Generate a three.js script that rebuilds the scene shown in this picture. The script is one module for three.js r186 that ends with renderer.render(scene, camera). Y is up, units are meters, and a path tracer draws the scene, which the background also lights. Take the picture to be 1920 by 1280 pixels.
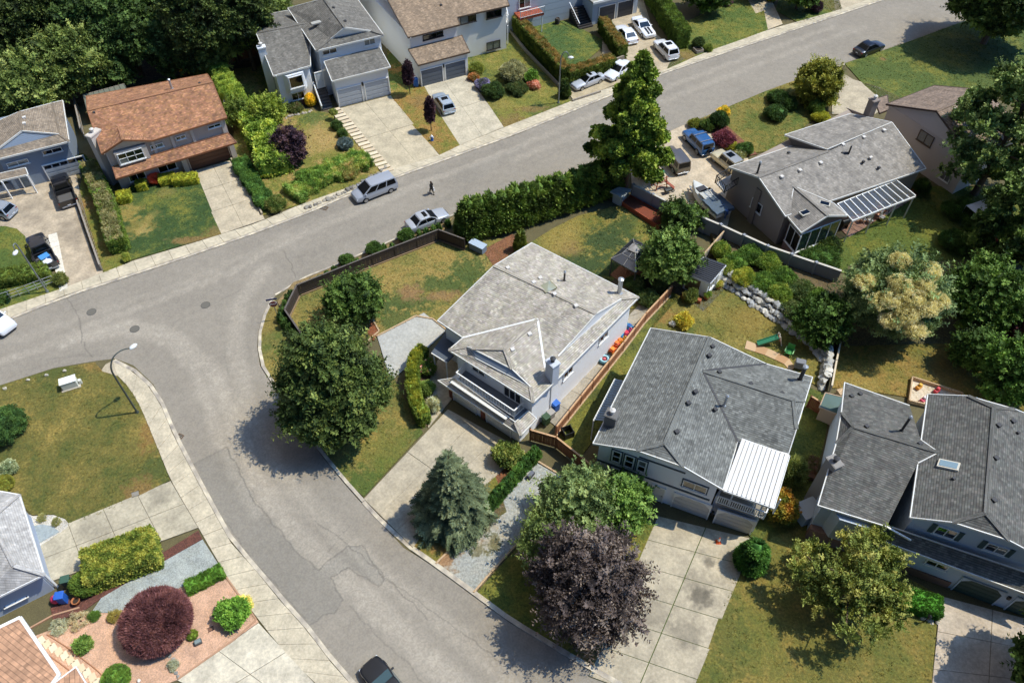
import*as THREE from 'three';
import{mergeGeometries,toCreasedNormals}from 'three/addons/utils/BufferGeometryUtils.js';
import{Sky}from 'three/addons/objects/Sky.js';
import{MarchingCubes}from 'three/addons/objects/MarchingCubes.js';
import{RoundedBoxGeometry}from 'three/addons/geometries/RoundedBoxGeometry.js';
import{FontLoader}from 'three/addons/loaders/FontLoader.js';
import{TextGeometry}from 'three/addons/geometries/TextGeometry.js';
import{createNoise2D,createNoise3D}from 'simplex-noise';
// ---------- camera, sky, sun, exposure ----------
const scene=new THREE.Scene();
const camera=new THREE.PerspectiveCamera(46.4,1.5,1,1500);
camera.position.set(0,57,47.83);
camera.rotation.set(-50*Math.PI/180,0,0);
const renderer=new THREE.WebGLRenderer();
renderer.toneMapping=THREE.LinearToneMapping;
renderer.toneMappingExposure=0.93;
renderer.shadowMap.enabled=true;
const SUN=new THREE.Vector3(0.4845,0.870,-0.0886).normalize();
const sky=new Sky();sky.name='sky';sky.scale.setScalar(1200);
Object.assign(sky.userData,{kind:'structure',label:'clear pale blue summer sky above the suburb'});
sky.material.uniforms.sunPosition.value.copy(SUN);
sky.material.uniforms.turbidity.value=8;sky.material.uniforms.rayleigh.value=0.6;sky.material.uniforms.mieCoefficient.value=0.006;
scene.add(sky);
scene.environmentIntensity=0.2;
const sun=new THREE.DirectionalLight(new THREE.Color(1,0.925,0.755),4.8);
sun.position.copy(SUN).multiplyScalar(200);sun.castShadow=true;sun.shadow.radius=1;
sun.shadow.mapSize.set(4096,4096);
Object.assign(sun.shadow.camera,{left:-90,right:90,top:90,bottom:-90,near:1,far:400});
scene.add(sun);
// ---------- helpers ----------
let seed=7;
const rnd=()=>{seed=(seed +0x6d2b79f5)|0;let t=Math.imul(seed ^(seed>>>15),1|seed);t=(t +Math.imul(t ^(t>>>7),61|t))^ t;return((t ^(t>>>14))>>>0)/4294967296;};
const rr=(a,b)=>a +(b - a)*rnd(),pick=(a)=>a[Math.floor(rnd()*a.length)];
const n2=createNoise2D(rnd),n3=createNoise3D(rnd);
const fbm=(x,y,o=4)=>{let s=0,a=0.5;for(let i=0;i<o;i++){s +=a*n2(x,y);x=x*2.03 +7.1;y=y*2.03 - 3.7;a*=0.5;}return s;};
const clamp=(v,a=0,b=1)=>Math.min(b,Math.max(a,v)),lerp=(a,b,t)=>a +(b - a)*t;
const smooth=(a,b,v)=>{const t=clamp((v - a)/(b - a));return t*t*(3 - 2*t);};
const mixc=(a,b,t)=>[lerp(a[0],b[0],t),lerp(a[1],b[1],t),lerp(a[2],b[2],t)];
const hex=(h)=>[(h>>16)&255,(h>>8)&255,h&255];
const names=new Map();
function numbered(n){const k=names.get(n)||0;names.set(n,k +1);return k?n +'_' +String(k).padStart(3,'0'):n;}
function tag(o,label,category,group,kind){
if(label)o.userData.label=label;
if(category)o.userData.category=category;
if(group)o.userData.group=group;
if(kind)o.userData.kind=kind;
return o;
}
function thing(name,label,category,[x,y,z]=[0,0,0],turn=0,group){
const o=new THREE.Group();o.name=numbered(name);scene.add(o);
o.position.set(x,y,z);o.rotation.y=turn;
return tag(o,label,category,group);
}
function obj(name,geo,m,parent=scene){
const g=Array.isArray(geo)?merge(geo):geo;
const o=new THREE.Mesh(g,m);o.name=numbered(name);o.castShadow=o.receiveShadow=true;parent.add(o);
return o;
}
function struct(name,geo,m,label,parent=scene){const o=obj(name,geo,m,parent);o.userData.kind='structure';if(label)o.userData.label=label;return o;}
function sgroup(name,label){const o=new THREE.Group();o.name=numbered(name);scene.add(o);o.userData.kind='structure';o.userData.label=label;return o;}
function merge(list){
if(list.length===1)return list[0];
return mergeGeometries(list.map((g)=>{
g=g.index?g.toNonIndexed():g;
for(const k of Object.keys(g.attributes))if(!['position','normal','uv'].includes(k))g.deleteAttribute(k);
if(!g.attributes.uv)g.setAttribute('uv',new THREE.BufferAttribute(new Float32Array(g.attributes.position.count*2),2));
return g;
}));
}
function M(h,rough=0.8,o={}){return new THREE.MeshStandardMaterial({color:h,roughness:rough,...o});}
function tex(w,h,fn,{repeat,srgb=true}={}){
const d=new Uint8Array(w*h*4);
for(let y=0,i=0;y<h;y++)for(let x=0;x<w;x++,i +=4){const c=fn(x,y);d[i]=clamp(c[0],0,255);d[i +1]=clamp(c[1],0,255);d[i +2]=clamp(c[2],0,255);d[i +3]=255;}
const t=new THREE.DataTexture(d,w,h);t.magFilter=THREE.LinearFilter;t.minFilter=THREE.LinearMipmapLinearFilter;t.generateMipmaps=true;
if(srgb)t.colorSpace=THREE.SRGBColorSpace;
t.wrapS=t.wrapT=repeat===false?THREE.ClampToEdgeWrapping:THREE.RepeatWrapping;t.needsUpdate=true;
return t;
}
class TB{
constructor(){this.p=[];this.u=[];}
tri(a,b,c,ua=[0,0],ub=[0,0],uc=[0,0]){this.p.push(...a,...b,...c);this.u.push(...ua,...ub,...uc);}
quad(a,b,c,d,ua,ub,uc,ud){this.tri(a,b,c,ua,ub,uc);this.tri(a,c,d,ua,uc,ud);}
geo(){
const g=new THREE.BufferGeometry();g.setAttribute('position',new THREE.Float32BufferAttribute(this.p,3));g.setAttribute('uv',new THREE.Float32BufferAttribute(this.u,2));
g.computeVertexNormals();return g;
}
}
const area2=(P)=>{let s=0;for(let i=0;i<P.length;i++){const a=P[i],b=P[(i +1)% P.length];s +=a[0]*b[1]- b[0]*a[1];}return s/2;};
function prism(poly,y0,y1,{bottom=false,top=true,off=[0,0],us=1}={}){
const P=area2(poly)<0?poly.slice().reverse():poly,t=new TB();
if(top||bottom){
const V=P.map(([x,z])=>new THREE.Vector2(x,-z));V.reverse();
const Q=P.slice().reverse(),tris=THREE.ShapeUtils.triangulateShape(THREE.ShapeUtils.isClockWise(V)?V.slice().reverse():V,[]);
const R=THREE.ShapeUtils.isClockWise(V)?Q.slice().reverse():Q;
for(const[a,b,c]of tris){
const k=[a,b,c].map((i)=>R[i]);
const nrm=(k[1][1]- k[0][1])*(k[2][0]- k[0][0])-(k[1][0]- k[0][0])*(k[2][1]- k[0][1]);
const o=nrm>0?k:[k[0],k[2],k[1]],uv=(p)=>[(p[0]+off[0])*us,(p[1]+off[1])*us];
if(top)t.tri([o[0][0],y1,o[0][1]],[o[1][0],y1,o[1][1]],[o[2][0],y1,o[2][1]],uv(o[0]),uv(o[1]),uv(o[2]));
if(bottom)t.tri([o[0][0],y0,o[0][1]],[o[2][0],y0,o[2][1]],[o[1][0],y0,o[1][1]],uv(o[0]),uv(o[2]),uv(o[1]));
}
}
for(let i=0,d=0;i<P.length;i++){
const a=P[i],b=P[(i +1)% P.length],l=Math.hypot(b[0]- a[0],b[1]- a[1]);
t.quad([b[0],y0,b[1]],[a[0],y0,a[1]],[a[0],y1,a[1]],[b[0],y1,b[1]],[d +l,y0],[d,y0],[d,y1],[d +l,y1]);d +=l;
}
return t.geo();
}
const V3=(a)=>new THREE.Vector3(...a);
function box(w,h,d,x=0,y=0,z=0,ry=0,rx=0,rz=0){const g=new THREE.BoxGeometry(w,h,d);if(rz)g.rotateZ(rz);if(rx)g.rotateX(rx);if(ry)g.rotateY(ry);g.translate(x,y,z);return g;}
function rbox(w,h,d,r,x=0,y=0,z=0,ry=0){const g=new RoundedBoxGeometry(w,h,d,2,r);if(ry)g.rotateY(ry);g.translate(x,y,z);return g;}
function beam(a,b,w,h,dy=-h/2,over=0){
const A=V3(a),B=V3(b),d=B.clone().sub(A),l=d.length(),m=A.clone().add(B).multiplyScalar(0.5);
const X=d.clone().normalize(),Z=new THREE.Vector3().crossVectors(X,new THREE.Vector3(0,1,0)).normalize(),Y=new THREE.Vector3().crossVectors(Z,X);
if(Z.length()<0.5){Z.set(0,0,1);Y.set(1,0,0);}
const g=new THREE.BoxGeometry(l +over,h,w);g.applyMatrix4(new THREE.Matrix4().makeBasis(X,Y,Z));g.translate(m.x,m.y +dy,m.z);return g;
}
function tube(pts,radii,seg=6,cap=true){
const t=new TB(),rings=[],P=pts.map(V3);
let ref=new THREE.Vector3(0.31,0.17,0.93).normalize();
for(let i=0;i<P.length;i++){
const d=(i<P.length - 1?P[i +1].clone().sub(P[i]):P[i].clone().sub(P[i - 1])).normalize();
if(i>0)d.add(P[i].clone().sub(P[i - 1]).normalize()).normalize();
const X=new THREE.Vector3().crossVectors(d,ref).normalize(),Y=new THREE.Vector3().crossVectors(d,X),r=Array.isArray(radii)?radii[i]:radii;
rings.push([...Array(seg)].map((_,k)=>{const a=k/seg*Math.PI*2;return P[i].clone().addScaledVector(X,Math.cos(a)*r).addScaledVector(Y,Math.sin(a)*r).toArray();}));
}
for(let i=0;i<rings.length - 1;i++)for(let k=0;k<seg;k++){const q=(k +1)% seg;t.quad(rings[i][k],rings[i][q],rings[i +1][q],rings[i +1][k],[k/seg,i],[k/seg +1/seg,i],[k/seg +1/seg,i +1],[k/seg,i +1]);}
if(cap)for(const[ring,c,f]of[[rings[0],P[0],1],[rings[rings.length - 1],P[P.length - 1],0]])for(let k=0;k<seg;k++){const q=(k +1)% seg;if(f)t.tri(c.toArray(),ring[q],ring[k]);else t.tri(c.toArray(),ring[k],ring[q]);}
const g=t.geo();return seg>=6?toCreasedNormals(g,0.9):g;
}
function cyl(r0,r1,h,x=0,y=0,z=0,seg=12){const g=new THREE.CylinderGeometry(r1,r0,h,seg);g.translate(x,y +h/2,z);return g;}
function rock(sx,sy,sz,sd=rnd()*99){
const g=new THREE.IcosahedronGeometry(1,1),p=g.attributes.position;
for(let i=0;i<p.count;i++){const x=p.getX(i),y=p.getY(i),z=p.getZ(i),k=0.86 +0.3*n3(x*0.9 +sd,y*0.9,z*0.9);p.setXYZ(i,x*k*sx,y*k*sy,z*k*sz);}
g.computeVertexNormals();return toCreasedNormals(g,0.6);
}
const inPoly=(P,x,z)=>{let c=false;for(let i=0,j=P.length - 1;i<P.length;j=i++)if((P[i][1]>z)!==(P[j][1]>z)&&x<(P[j][0]- P[i][0])*(z - P[i][1])/(P[j][1]- P[i][1])+P[i][0])c=!c;return c;};
const bbox=(P)=>[Math.min(...P.map((p)=>p[0])),Math.min(...P.map((p)=>p[1])),Math.max(...P.map((p)=>p[0])),Math.max(...P.map((p)=>p[1]))];
function along(P,n){
const L=[0];for(let i=1;i<P.length;i++)L.push(L[i - 1]+Math.hypot(P[i][0]- P[i - 1][0],P[i][1]- P[i - 1][1]));
const out=[];
for(let k=0;k<=n;k++){const s=L[L.length - 1]*k/n;let i=1;while(i<P.length - 1&&L[i]<s)i++;const t=(s - L[i - 1])/((L[i]- L[i - 1])||1);out.push([lerp(P[i - 1][0],P[i][0],t),lerp(P[i - 1][1],P[i][1],t)]);}
return out;
}
const plen=(P)=>{let s=0;for(let i=1;i<P.length;i++)s +=Math.hypot(P[i][0]- P[i - 1][0],P[i][1]- P[i - 1][1]);return s;};
// ---------- shared materials ----------
const speck=(w,h,base,amp,big,o={})=>tex(w,h,(x,y)=>{const u=x/w*Math.PI*2,v=y/h*Math.PI*2,a=n3(Math.cos(u)*1.4 +5,Math.sin(u)*1.4,Math.cos(v)*1.4)+n3(Math.cos(v)*1.1,Math.sin(v)*1.6,Math.sin(u)*1.3 +9),f=rnd()- 0.5;const k=1 +a*big +f*amp;return[base[0]*k,base[1]*k,base[2]*(k - a*big*0.15)];},o);
const gray=(w,h,fn)=>tex(w,h,(x,y)=>{const v=fn(x,y);return[v,v,v];},{srgb:false});
const sidingBump=gray(8,64,(x,y)=>255*Math.pow(1 -(y % 64)/64,1)*(y % 64<60?1:0.1));sidingBump.repeat.set(1,1/0.16);
const siding=(h,o={})=>M(h,0.7,{bumpMap:sidingBump,bumpScale:0.012,...o});
const stuccoBump=gray(256,256,()=>128 +90*(rnd()- 0.5));stuccoBump.repeat.set(0.5,0.5);
const stucco=(h)=>M(h,0.92,{bumpMap:stuccoBump,bumpScale:0.006});
const mWhite=M(0xe9e8e2,0.55),mWhitePaint=M(0xdedcd2,0.6),mGlass=new THREE.MeshPhysicalMaterial({color:0x0d1114,roughness:0.04,metalness:0,clearcoat:1,clearcoatRoughness:0.02}),mBlack=M(0x151515,0.5),mMetal=M(0x9a9c9c,0.35,{metalness:0.8}),mDarkMetal=M(0x3a3b3c,0.5,{metalness:0.4}),mPvc=M(0xd6d4cb,0.5),mGalv=M(0xb4b7b8,0.4,{metalness:0.55});
const woodTex=(c,w=256)=>tex(w,w,(x,y)=>{const k=1 +0.22*n2(x*0.09,y*0.012)+0.16*(rnd()- 0.5)+0.12*n2(x*0.02 +30,y*0.01);return[c[0]*k,c[1]*k,c[2]*k];});
const mCedar=M(0xffffff,0.85,{map:woodTex([146,98,66])}),mCedarTop=M(0xffffff,0.85,{map:woodTex([190,152,112])}),mDarkFence=M(0xffffff,0.8,{map:woodTex([66,56,50])}),mGreyWood=M(0xffffff,0.9,{map:woodTex([150,140,126])}),mPaleTimber=M(0xffffff,0.9,{map:woodTex([186,158,122])}),mRedWood=M(0xffffff,0.85,{map:woodTex([150,72,44])});
// ---------- ground, road, pavements, lawns ----------
const soil=speck(512,512,[96,88,58],0.5,0.03);soil.repeat.set(1/9,1/9);
const groundMat=M(0xffffff,0.96,{map:soil});
{const g=new THREE.PlaneGeometry(900,900,1,1);g.rotateX(-Math.PI/2);const u=g.attributes.uv,p=g.attributes.position;for(let i=0;i<u.count;i++)u.setXY(i,p.getX(i),p.getZ(i));struct('ground',g,groundMat,'bare dry soil and thin grass beneath the gardens');}
const RX0=-85,RZ0=-78,RW=170,RD=125,TW=2048,TH=1506,TS=TW/RW;
const roadMark=new Float32Array(TW*TH),roadTint=new Float32Array(TW*TH);
function stroke(P,wid,k,wob=0.12,arr=roadMark){
const A=along(P,Math.ceil(plen(P)/0.05));
A.forEach(([x,z],i)=>{
const jx=x +wob*n2(i*0.03,P[0][0]),jz=z +wob*n2(i*0.03 +50,P[0][1]),cx=(jx - RX0)*TS,cz=(jz - RZ0)*TS,r=Math.max(0.7,wid*TS);
for(let yy=Math.floor(cz - r);yy<=cz +r;yy++)for(let xx=Math.floor(cx - r);xx<=cx +r;xx++)if(xx>=0&&yy>=0&&xx<TW&&yy<TH){const d=Math.hypot(xx - cx,yy - cz)/r;if(d<=1){const v=k*(r>3?1 - smooth(0.2,1,d):1 - d*0.4);const q=yy*TW +xx;if(Math.abs(v)>Math.abs(arr[q]))arr[q]=v;}}
});
}
function fillPoly(P,k,arr){const[a,b,c,d]=bbox(P);for(let y=Math.max(0,(b - RZ0)*TS|0);y<Math.min(TH,(d - RZ0)*TS);y++)for(let x=Math.max(0,(a - RX0)*TS|0);x<Math.min(TW,(c - RX0)*TS);x++){const wx=x/TS +RX0 +0.1*n2(x*0.05,y*0.05),wz=y/TS +RZ0 +0.1*n2(x*0.05 +9,y*0.05);if(inPoly(P,wx,wz))arr[y*TW +x]=k;}}
const patchA=[[-26.42,13.15],[-23.99,11.59],[-22.97,13.15],[-20.42,16.94],[-18.06,19.34],[-16.28,21.25],[-14.67,22.4],[-12.72,20.46],[-11.61,20.46],[-9.57,23.16],[-9.9,23.78],[-12.41,22.19],[-13.69,23.03],[-12.45,24.79],[-12.92,25.67],[-13.74,25.87],[-14.58,26.64],[-16.22,25],[-19.89,21.46],[-23.77,17.18]];
fillPoly(patchA,1,roadTint);
fillPoly([[-7.24,-24.42],[-1.86,-28.35],[1.58,-30.6],[0,-27.35],[-4.78,-23.01]],0.5,roadTint);
for(const[P,w,k]of[
[patchA.concat([patchA[0]]),0.05,-0.16],[[[-43.65,-5.66],[-41.3,-2.66],[-40.27,0]],0.03,-0.2],[[[-40.02,0],[-39.54,0.97],[-38.66,1.79]],0.03,-0.22],[[[-23.69,-12.23],[-22.52,-10.27],[-21.64,-8.37]],0.03,-0.22],
[[[-15.03,18.8],[-13.2,19.93],[-10.48,22.11],[-8.06,24.39],[-6.17,26.18]],0.03,-0.13],[[[-11.89,25.19],[-9.92,27.14],[-7.45,29.19],[-5.84,30.97]],0.03,-0.14],[[[-9.57,23.16],[-7.47,24.39],[-5.01,26.18],[-2.07,28.27],[-0.75,29.19]],0.03,-0.12],[[[-15.05,22.53],[-13.26,19.48],[-12.73,18.8]],0.03,-0.1],
[[[-22.73,13.25],[-21.1,15.74],[-18.83,18.57]],0.03,-0.1],[[[-26.29,-11.44],[-22.46,-14.66],[-18.2,-16.33]],0.03,-0.08],[[[-32.71,0.65],[-32.12,-2.66],[-28.18,-5.45],[-23.8,-9.89]],0.03,-0.06],[[[18.96,-41.55],[26.55,-46.51],[32.78,-49.77]],0.03,-0.07],[[[-0.6,-24.42],[5.62,-29.36],[10.85,-32.5]],0.03,-0.08],
[[[-13.19,20.02],[-15.03,18.8],[-17.06,16.7],[-20.4,12.74]],0.03,-0.09],[[[-26.91,0],[-25.01,6.16],[-21.73,12.74]],0.03,-0.05],
[[[-42.1,2.05],[-40.32,1.54],[-36.55,1.79]],0.12,-0.07],[[[-43.63,3.16],[-40.23,1.79],[-37.33,1.67]],0.1,-0.06]])stroke(P,w,k);
for(const[P,w,k]of[
[[[-48.48,3.16],[-44.36,1.29],[-40.05,-1.99],[-34.44,-5.45],[-28.5,-9.12],[-24.4,-13.03],[-18.32,-17.18],[-9.59,-23.48],[0,-29.36],[12.58,-38.03],[26.55,-46.51],[44.74,-57.43]],0.7,0.08],[[[-49.56,0.65],[-45.16,-0.79],[-40.11,-3.69],[-33.37,-7.26],[-26.45,-12.23],[-18.43,-18.05],[-9.62,-23.95]],0.6,0.05],
[[[-41.86,0],[-37.01,-1.99],[-31.58,-0.65],[-27,3.78],[-23.78,9.55],[-20.87,14.76],[-17.57,18.57],[-12.79,22.95],[-7.61,27.33],[-3.65,30.97]],1.3,0.12],[[[-37.66,-1.65],[-31.9,0],[-28.45,3.78],[-25.74,9],[-23.51,12.74],[-20.28,17.65]],0.9,0.1],[[[-24.88,-9.89],[-26.61,-5.45],[-25.77,0.65],[-23.34,7.31],[-19.32,13.76],[-15.13,18.11],[-9.59,22.95],[-3.81,27.33],[0,30.97]],1.2,0.09],
[[[0,-27.35],[8.97,-33.03],[18.68,-39.19],[32.39,-47.8],[49.21,-57.43]],0.8,0.06],[[[-21.9,-11.44],[-14.69,-15.49],[-7.61,-20.26],[-1.21,-24.9]],0.7,-0.04],[[[-25.99,-15.49],[-18.62,-19.37],[-10.83,-23.95],[-1.25,-29.88]],0.9,-0.05]])stroke(P,w,k,0.25);
const asphalt=tex(TW,TH,(x,y)=>{
const q=y*TW +x,wx=x/TS,wz=y/TS,a=fbm(wx*0.12,wz*0.12,3),b=fbm(wx*0.9 +40,wz*0.9,3),g=rnd()- 0.5;
let k=1 +0.05*a +0.05*b +0.12*g +(roadMark[q]<-0.0001?roadMark[q]*0.75:roadMark[q]*(0.75 +0.9*Math.abs(b)+0.5*g));
const c=mixc([141,133,119],[132,126,114],roadTint[q]*(0.8 +0.3*b));
return[c[0]*k,c[1]*k,c[2]*k];
},{repeat:false});
const asphaltBump=gray(256,256,()=>255*rnd());asphaltBump.repeat.set(1/3*RW,1/3*RD);
const mAsphalt=M(0xffffff,0.9,{map:asphalt,bumpMap:asphaltBump,bumpScale:0.006});
const roadPoly=[[-52.33,0],[-48.12,-2.53],[-43.64,-5.63],[-38.01,-8.6],[-32.51,-11.6],[-26.99,-14.82],[-21.89,-18.05],[-17.96,-20.98],[-10.93,-25.29],[0,-31.86],[10.81,-39.19],[19.55,-45.24],[27.04,-49.51],[35.08,-54],[44.48,-59.34],[54.48,-65.03],[66.27,-71.95],[79.44,-80.53],[80.67,-71.61],[65,-59.79],[53.46,-53.17],[43.83,-47.93],[35.79,-43.5],[32.15,-41.43],[21.71,-34.77],[13.76,-29.57],[2.99,-23.01],[-6.33,-17.88],[-11.5,-14.49],[-17.29,-10.5],[-21.55,-7.85],[-23.21,-5.95],[-23.91,-3.69],[-23.99,-1.32],[-23.69,0.65],[-22.99,2.86],[-21.32,5.22],[-18.62,9],[-15.77,12.58],[-13.66,15.01],[-11.67,17.18],[-8.31,20.68],[-6.05,22.11],[-2.95,24.39],[-0.19,26.45],[4.47,29.26],[8,31.25],[10.03,32.52],[-4.54,34.65],[-7.14,32.85],[-9.45,31.32],[-11.01,30.52],[-14.75,26.76],[-19.32,22.28],[-23.57,17.65],[-26.67,13.35],[-29.32,9],[-32.1,4.98],[-34.51,2.86],[-36.47,2.05],[-38.33,2.36],[-41.69,3.16],[-45.74,5.1],[-49.23,6.86]];
{const g=prism(roadPoly,-0.05,0.012);const u=g.attributes.uv,p=g.attributes.position;for(let i=0;i<u.count;i++)u.setXY(i,(p.getX(i)- RX0)/RW,(p.getZ(i)- RZ0)/RD);struct('road',g,mAsphalt,'worn grey asphalt street with a curving side road');}
function bboxTex(P,px,fn){const[a,b,c,d]=bbox(P),w=Math.max(32,Math.min(640,Math.ceil((c - a)*px))),h=Math.max(32,Math.min(640,Math.ceil((d - b)*px)));const t=tex(w,h,(x,y)=>fn(a +(x +0.5)/w*(c - a),b +(y +0.5)/h*(d - b)),{repeat:false});return{t,a,b,w:c - a,h:d - b};}
function bboxUV(g,B){const u=g.attributes.uv,p=g.attributes.position;for(let i=0;i<u.count;i++)u.setXY(i,(p.getX(i)- B.a)/B.w,(p.getZ(i)- B.b)/B.h);return g;}
const concBump=gray(256,256,()=>100 +155*rnd());concBump.repeat.set(40,40);
function concrete(P,base,stains=[],blot=0.12){
const o=rnd()*100,B=bboxTex(P,16,(x,z)=>{
let k=1 +blot*fbm(x*0.45 +o,z*0.45,4)+0.1*fbm(x*2.5,z*2.5 +o,2)+0.1*(rnd()- 0.5);
for(const[sx,sz,r,s]of stains){const d=Math.hypot(x - sx,z - sz)+0.35*r*fbm(x*1.7 +sx,z*1.7,3);k*=1 - 0.6*s*(1 - smooth(0.35*r,r,d));}
return[base[0]*k,base[1]*k,base[2]*(k*0.98)];
});
return{B,m:M(0xffffff,0.88,{map:B.t,bumpMap:concBump,bumpScale:0.004})};
}
const CONC=[176,163,140];
const shrink=(q,g)=>{const c=[(q[0][0]+q[1][0]+q[2][0]+q[3][0])/4,(q[0][1]+q[1][1]+q[2][1]+q[3][1])/4];return q.map(([x,z])=>{const d=Math.hypot(x - c[0],z - c[1])||1;return[x -(x - c[0])/d*g*1.3,z -(z - c[1])/d*g*1.3];});};
function slabQuad(name,label,q,nx,ny,{y=0.1,gap=0.02,base=CONC,stains,blot,joint}={}){
const g=sgroup(name,label),C=concrete(q,base,stains,blot);
struct('joint_bed',bboxUV(prism(q,-0.05,y - 0.03),C.B),joint||M(0x5d5645,1),null,g);
const at=(u,v)=>[lerp(lerp(q[0][0],q[1][0],u),lerp(q[3][0],q[2][0],u),v),lerp(lerp(q[0][1],q[1][1],u),lerp(q[3][1],q[2][1],u),v)];
for(let i=0;i<nx;i++)for(let j=0;j<ny;j++){const s=shrink([at(i/nx,j/ny),at((i +1)/nx,j/ny),at((i +1)/nx,(j +1)/ny),at(i/nx,(j +1)/ny)],gap);const o=obj('slab',bboxUV(prism(s,y - 0.08,y +rr(-0.004,0.004)),C.B),C.m,g);o.userData.kind='structure';}
return g;
}
function slabPoly(name,label,P,{y=0.1,base=CONC,stains,blot}={}){const C=concrete(P,base,stains,blot);return struct(name,bboxUV(prism(P,-0.05,y),C.B),C.m,label);}
function slabStrip(name,label,A,B,n,y,base=CONC,gap=0.016){
const g=sgroup(name,label),a=along(A,n),b=along(B,n),kerb=name==='kerb',C=kerb?null:concrete(A.concat(B),base),km=kerb?M(0xffffff,0.9,{map:kerbTex,bumpMap:concBump,bumpScale:0.004}):null;
for(let i=0;i<n;i++){const s=shrink([a[i],a[i +1],b[i +1],b[i]],gap);const p=prism(s,-0.05,y +rr(-0.004,0.004)),o=obj(kerb?'kerb_stone':'slab',kerb?p:bboxUV(p,C.B),kerb?km:C.m,g);o.userData.kind='structure';}
return g;
}
function offset(P,d){return P.map((p,i)=>{const a=P[Math.max(0,i - 1)],b=P[Math.min(P.length - 1,i +1)],l=Math.hypot(b[0]- a[0],b[1]- a[1])||1;return[p[0]-(b[1]- a[1])/l*d,p[1]+(b[0]- a[0])/l*d];});}
const kerbTex=speck(512,512,[184,173,153],0.22,0.13);kerbTex.repeat.set(1/7,1/7);
const WALKC=[190,178,155];
const northOut=[[-51.18,-0.79],[-48.12,-2.53],[-43.64,-5.63],[-38.01,-8.6],[-32.51,-11.6],[-26.99,-14.82],[-21.89,-18.05],[-17.96,-20.98],[-10.93,-25.29],[0,-31.86],[10.81,-39.19],[19.55,-45.24],[27.04,-49.51],[35.08,-54],[44.48,-59.34],[54.48,-65.03],[66.27,-71.95]];
const northIn=[[-51.94,-2.53],[-48.98,-4.25],[-44.12,-6.97],[-38.64,-10.66],[-32.98,-13.43],[-27.3,-16.33],[-23.15,-19.37],[-18.14,-22.36],[-13.4,-25.67],[-8.36,-28.15],[-6.15,-30.08],[-0.96,-33.57],[7.33,-39.07],[11.17,-41.43],[20.24,-46.38],[25.76,-50.44],[32.21,-54.28],[35.58,-56.41],[46.2,-61.6],[52.15,-65.03],[63.84,-71.95]];
slabStrip('sidewalk','pale concrete sidewalk along the far side of the upper street',northIn,northOut.map((p,i)=>{const a=northOut[Math.max(0,i - 1)],b=northOut[Math.min(northOut.length - 1,i +1)],l=Math.hypot(b[0]- a[0],b[1]- a[1]);return[p[0]+(b[1]- a[1])/l*0.3,p[1]-(b[0]- a[0])/l*0.3];}),78,0.11,WALKC);
slabStrip('kerb','low concrete kerb along the far side of the upper street',northOut.map((p,i)=>{const a=northOut[Math.max(0,i - 1)],b=northOut[Math.min(northOut.length - 1,i +1)],l=Math.hypot(b[0]- a[0],b[1]- a[1]);return[p[0]+(b[1]- a[1])/l*0.29,p[1]-(b[0]- a[0])/l*0.29];}),northOut,40,0.095,[168,154,130],0.006);
const cornerOut=[[-36.34,2.17],[-34.46,3.04],[-32.19,4.98],[-30.52,7.03],[-28.54,10.2],[-26.19,13.51],[-23.37,17.41],[-21.43,20.02],[-18.99,22.32],[-16.9,24.47],[-14.39,26.84],[-12.4,29.01],[-10.7,30.62],[-9.01,32.01]];
const cornerIn=[[-35.58,4.08],[-34.25,5.28],[-33.27,6.45],[-32.33,7.71],[-29.79,11.7],[-27.82,14.81],[-24.49,19.03],[-22.92,21.03],[-21.37,22.99],[-19.54,25],[-17.57,27.03],[-15.49,29.08],[-13.56,30.62],[-12.31,31.67]];
slabStrip('sidewalk','pale concrete sidewalk curving round the corner lot with the street lamp',cornerIn,cornerOut.map((p,i)=>{const a=cornerOut[Math.max(0,i - 1)],b=cornerOut[Math.min(cornerOut.length - 1,i +1)],l=Math.hypot(b[0]- a[0],b[1]- a[1]);return[p[0]-(b[1]- a[1])/l*0.34,p[1]+(b[0]- a[0])/l*0.34];}),26,0.1,WALKC);
slabStrip('kerb','concrete kerb round the corner lot with the street lamp',offset(cornerOut,0.33),offset(cornerOut,0.02),16,0.12,[186,170,142],0.006);
slabPoly('ramp','short concrete ramp at the end of the corner sidewalk',[[-37.26,3.65],[-37.06,2.79],[-36.34,2.17],[-35.51,4.14]],{y:0.09});
const eastKerb=[[-23.48,-5.45],[-23.81,-3.69],[-23.89,-1.32],[-23.59,0.65],[-22.89,2.86],[-21.23,5.22],[-18.52,9],[-15.68,12.58],[-13.58,15.01],[-11.93,16.8]];
slabStrip('kerb','concrete kerb beside the big round tree on the inside of the bend',offset(eastKerb,0.04),offset(eastKerb,-0.24),12,0.14,[170,156,132],0.006);
const eastKerb2=[[-7.69,20.81],[-5.97,22.02],[-2.87,24.31],[-0.12,26.37],[4.55,29.19],[8.01,31.18],[10.04,32.45]];
slabStrip('kerb','concrete kerb in front of the gravel strip and the plum tree lawn',offset(eastKerb2,0.1),offset(eastKerb2,-0.26),12,0.13,[182,166,140],0.006);
slabStrip('kerb','flush concrete kerb across the mouth of the driveway beside the spruce',offset([[-11.93,16.8],[-10.02,18.8],[-7.69,20.81]],0.1),offset([[-11.93,16.8],[-10.02,18.8],[-7.69,20.81]],-0.24),3,0.06,[178,164,138],0.006);
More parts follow.
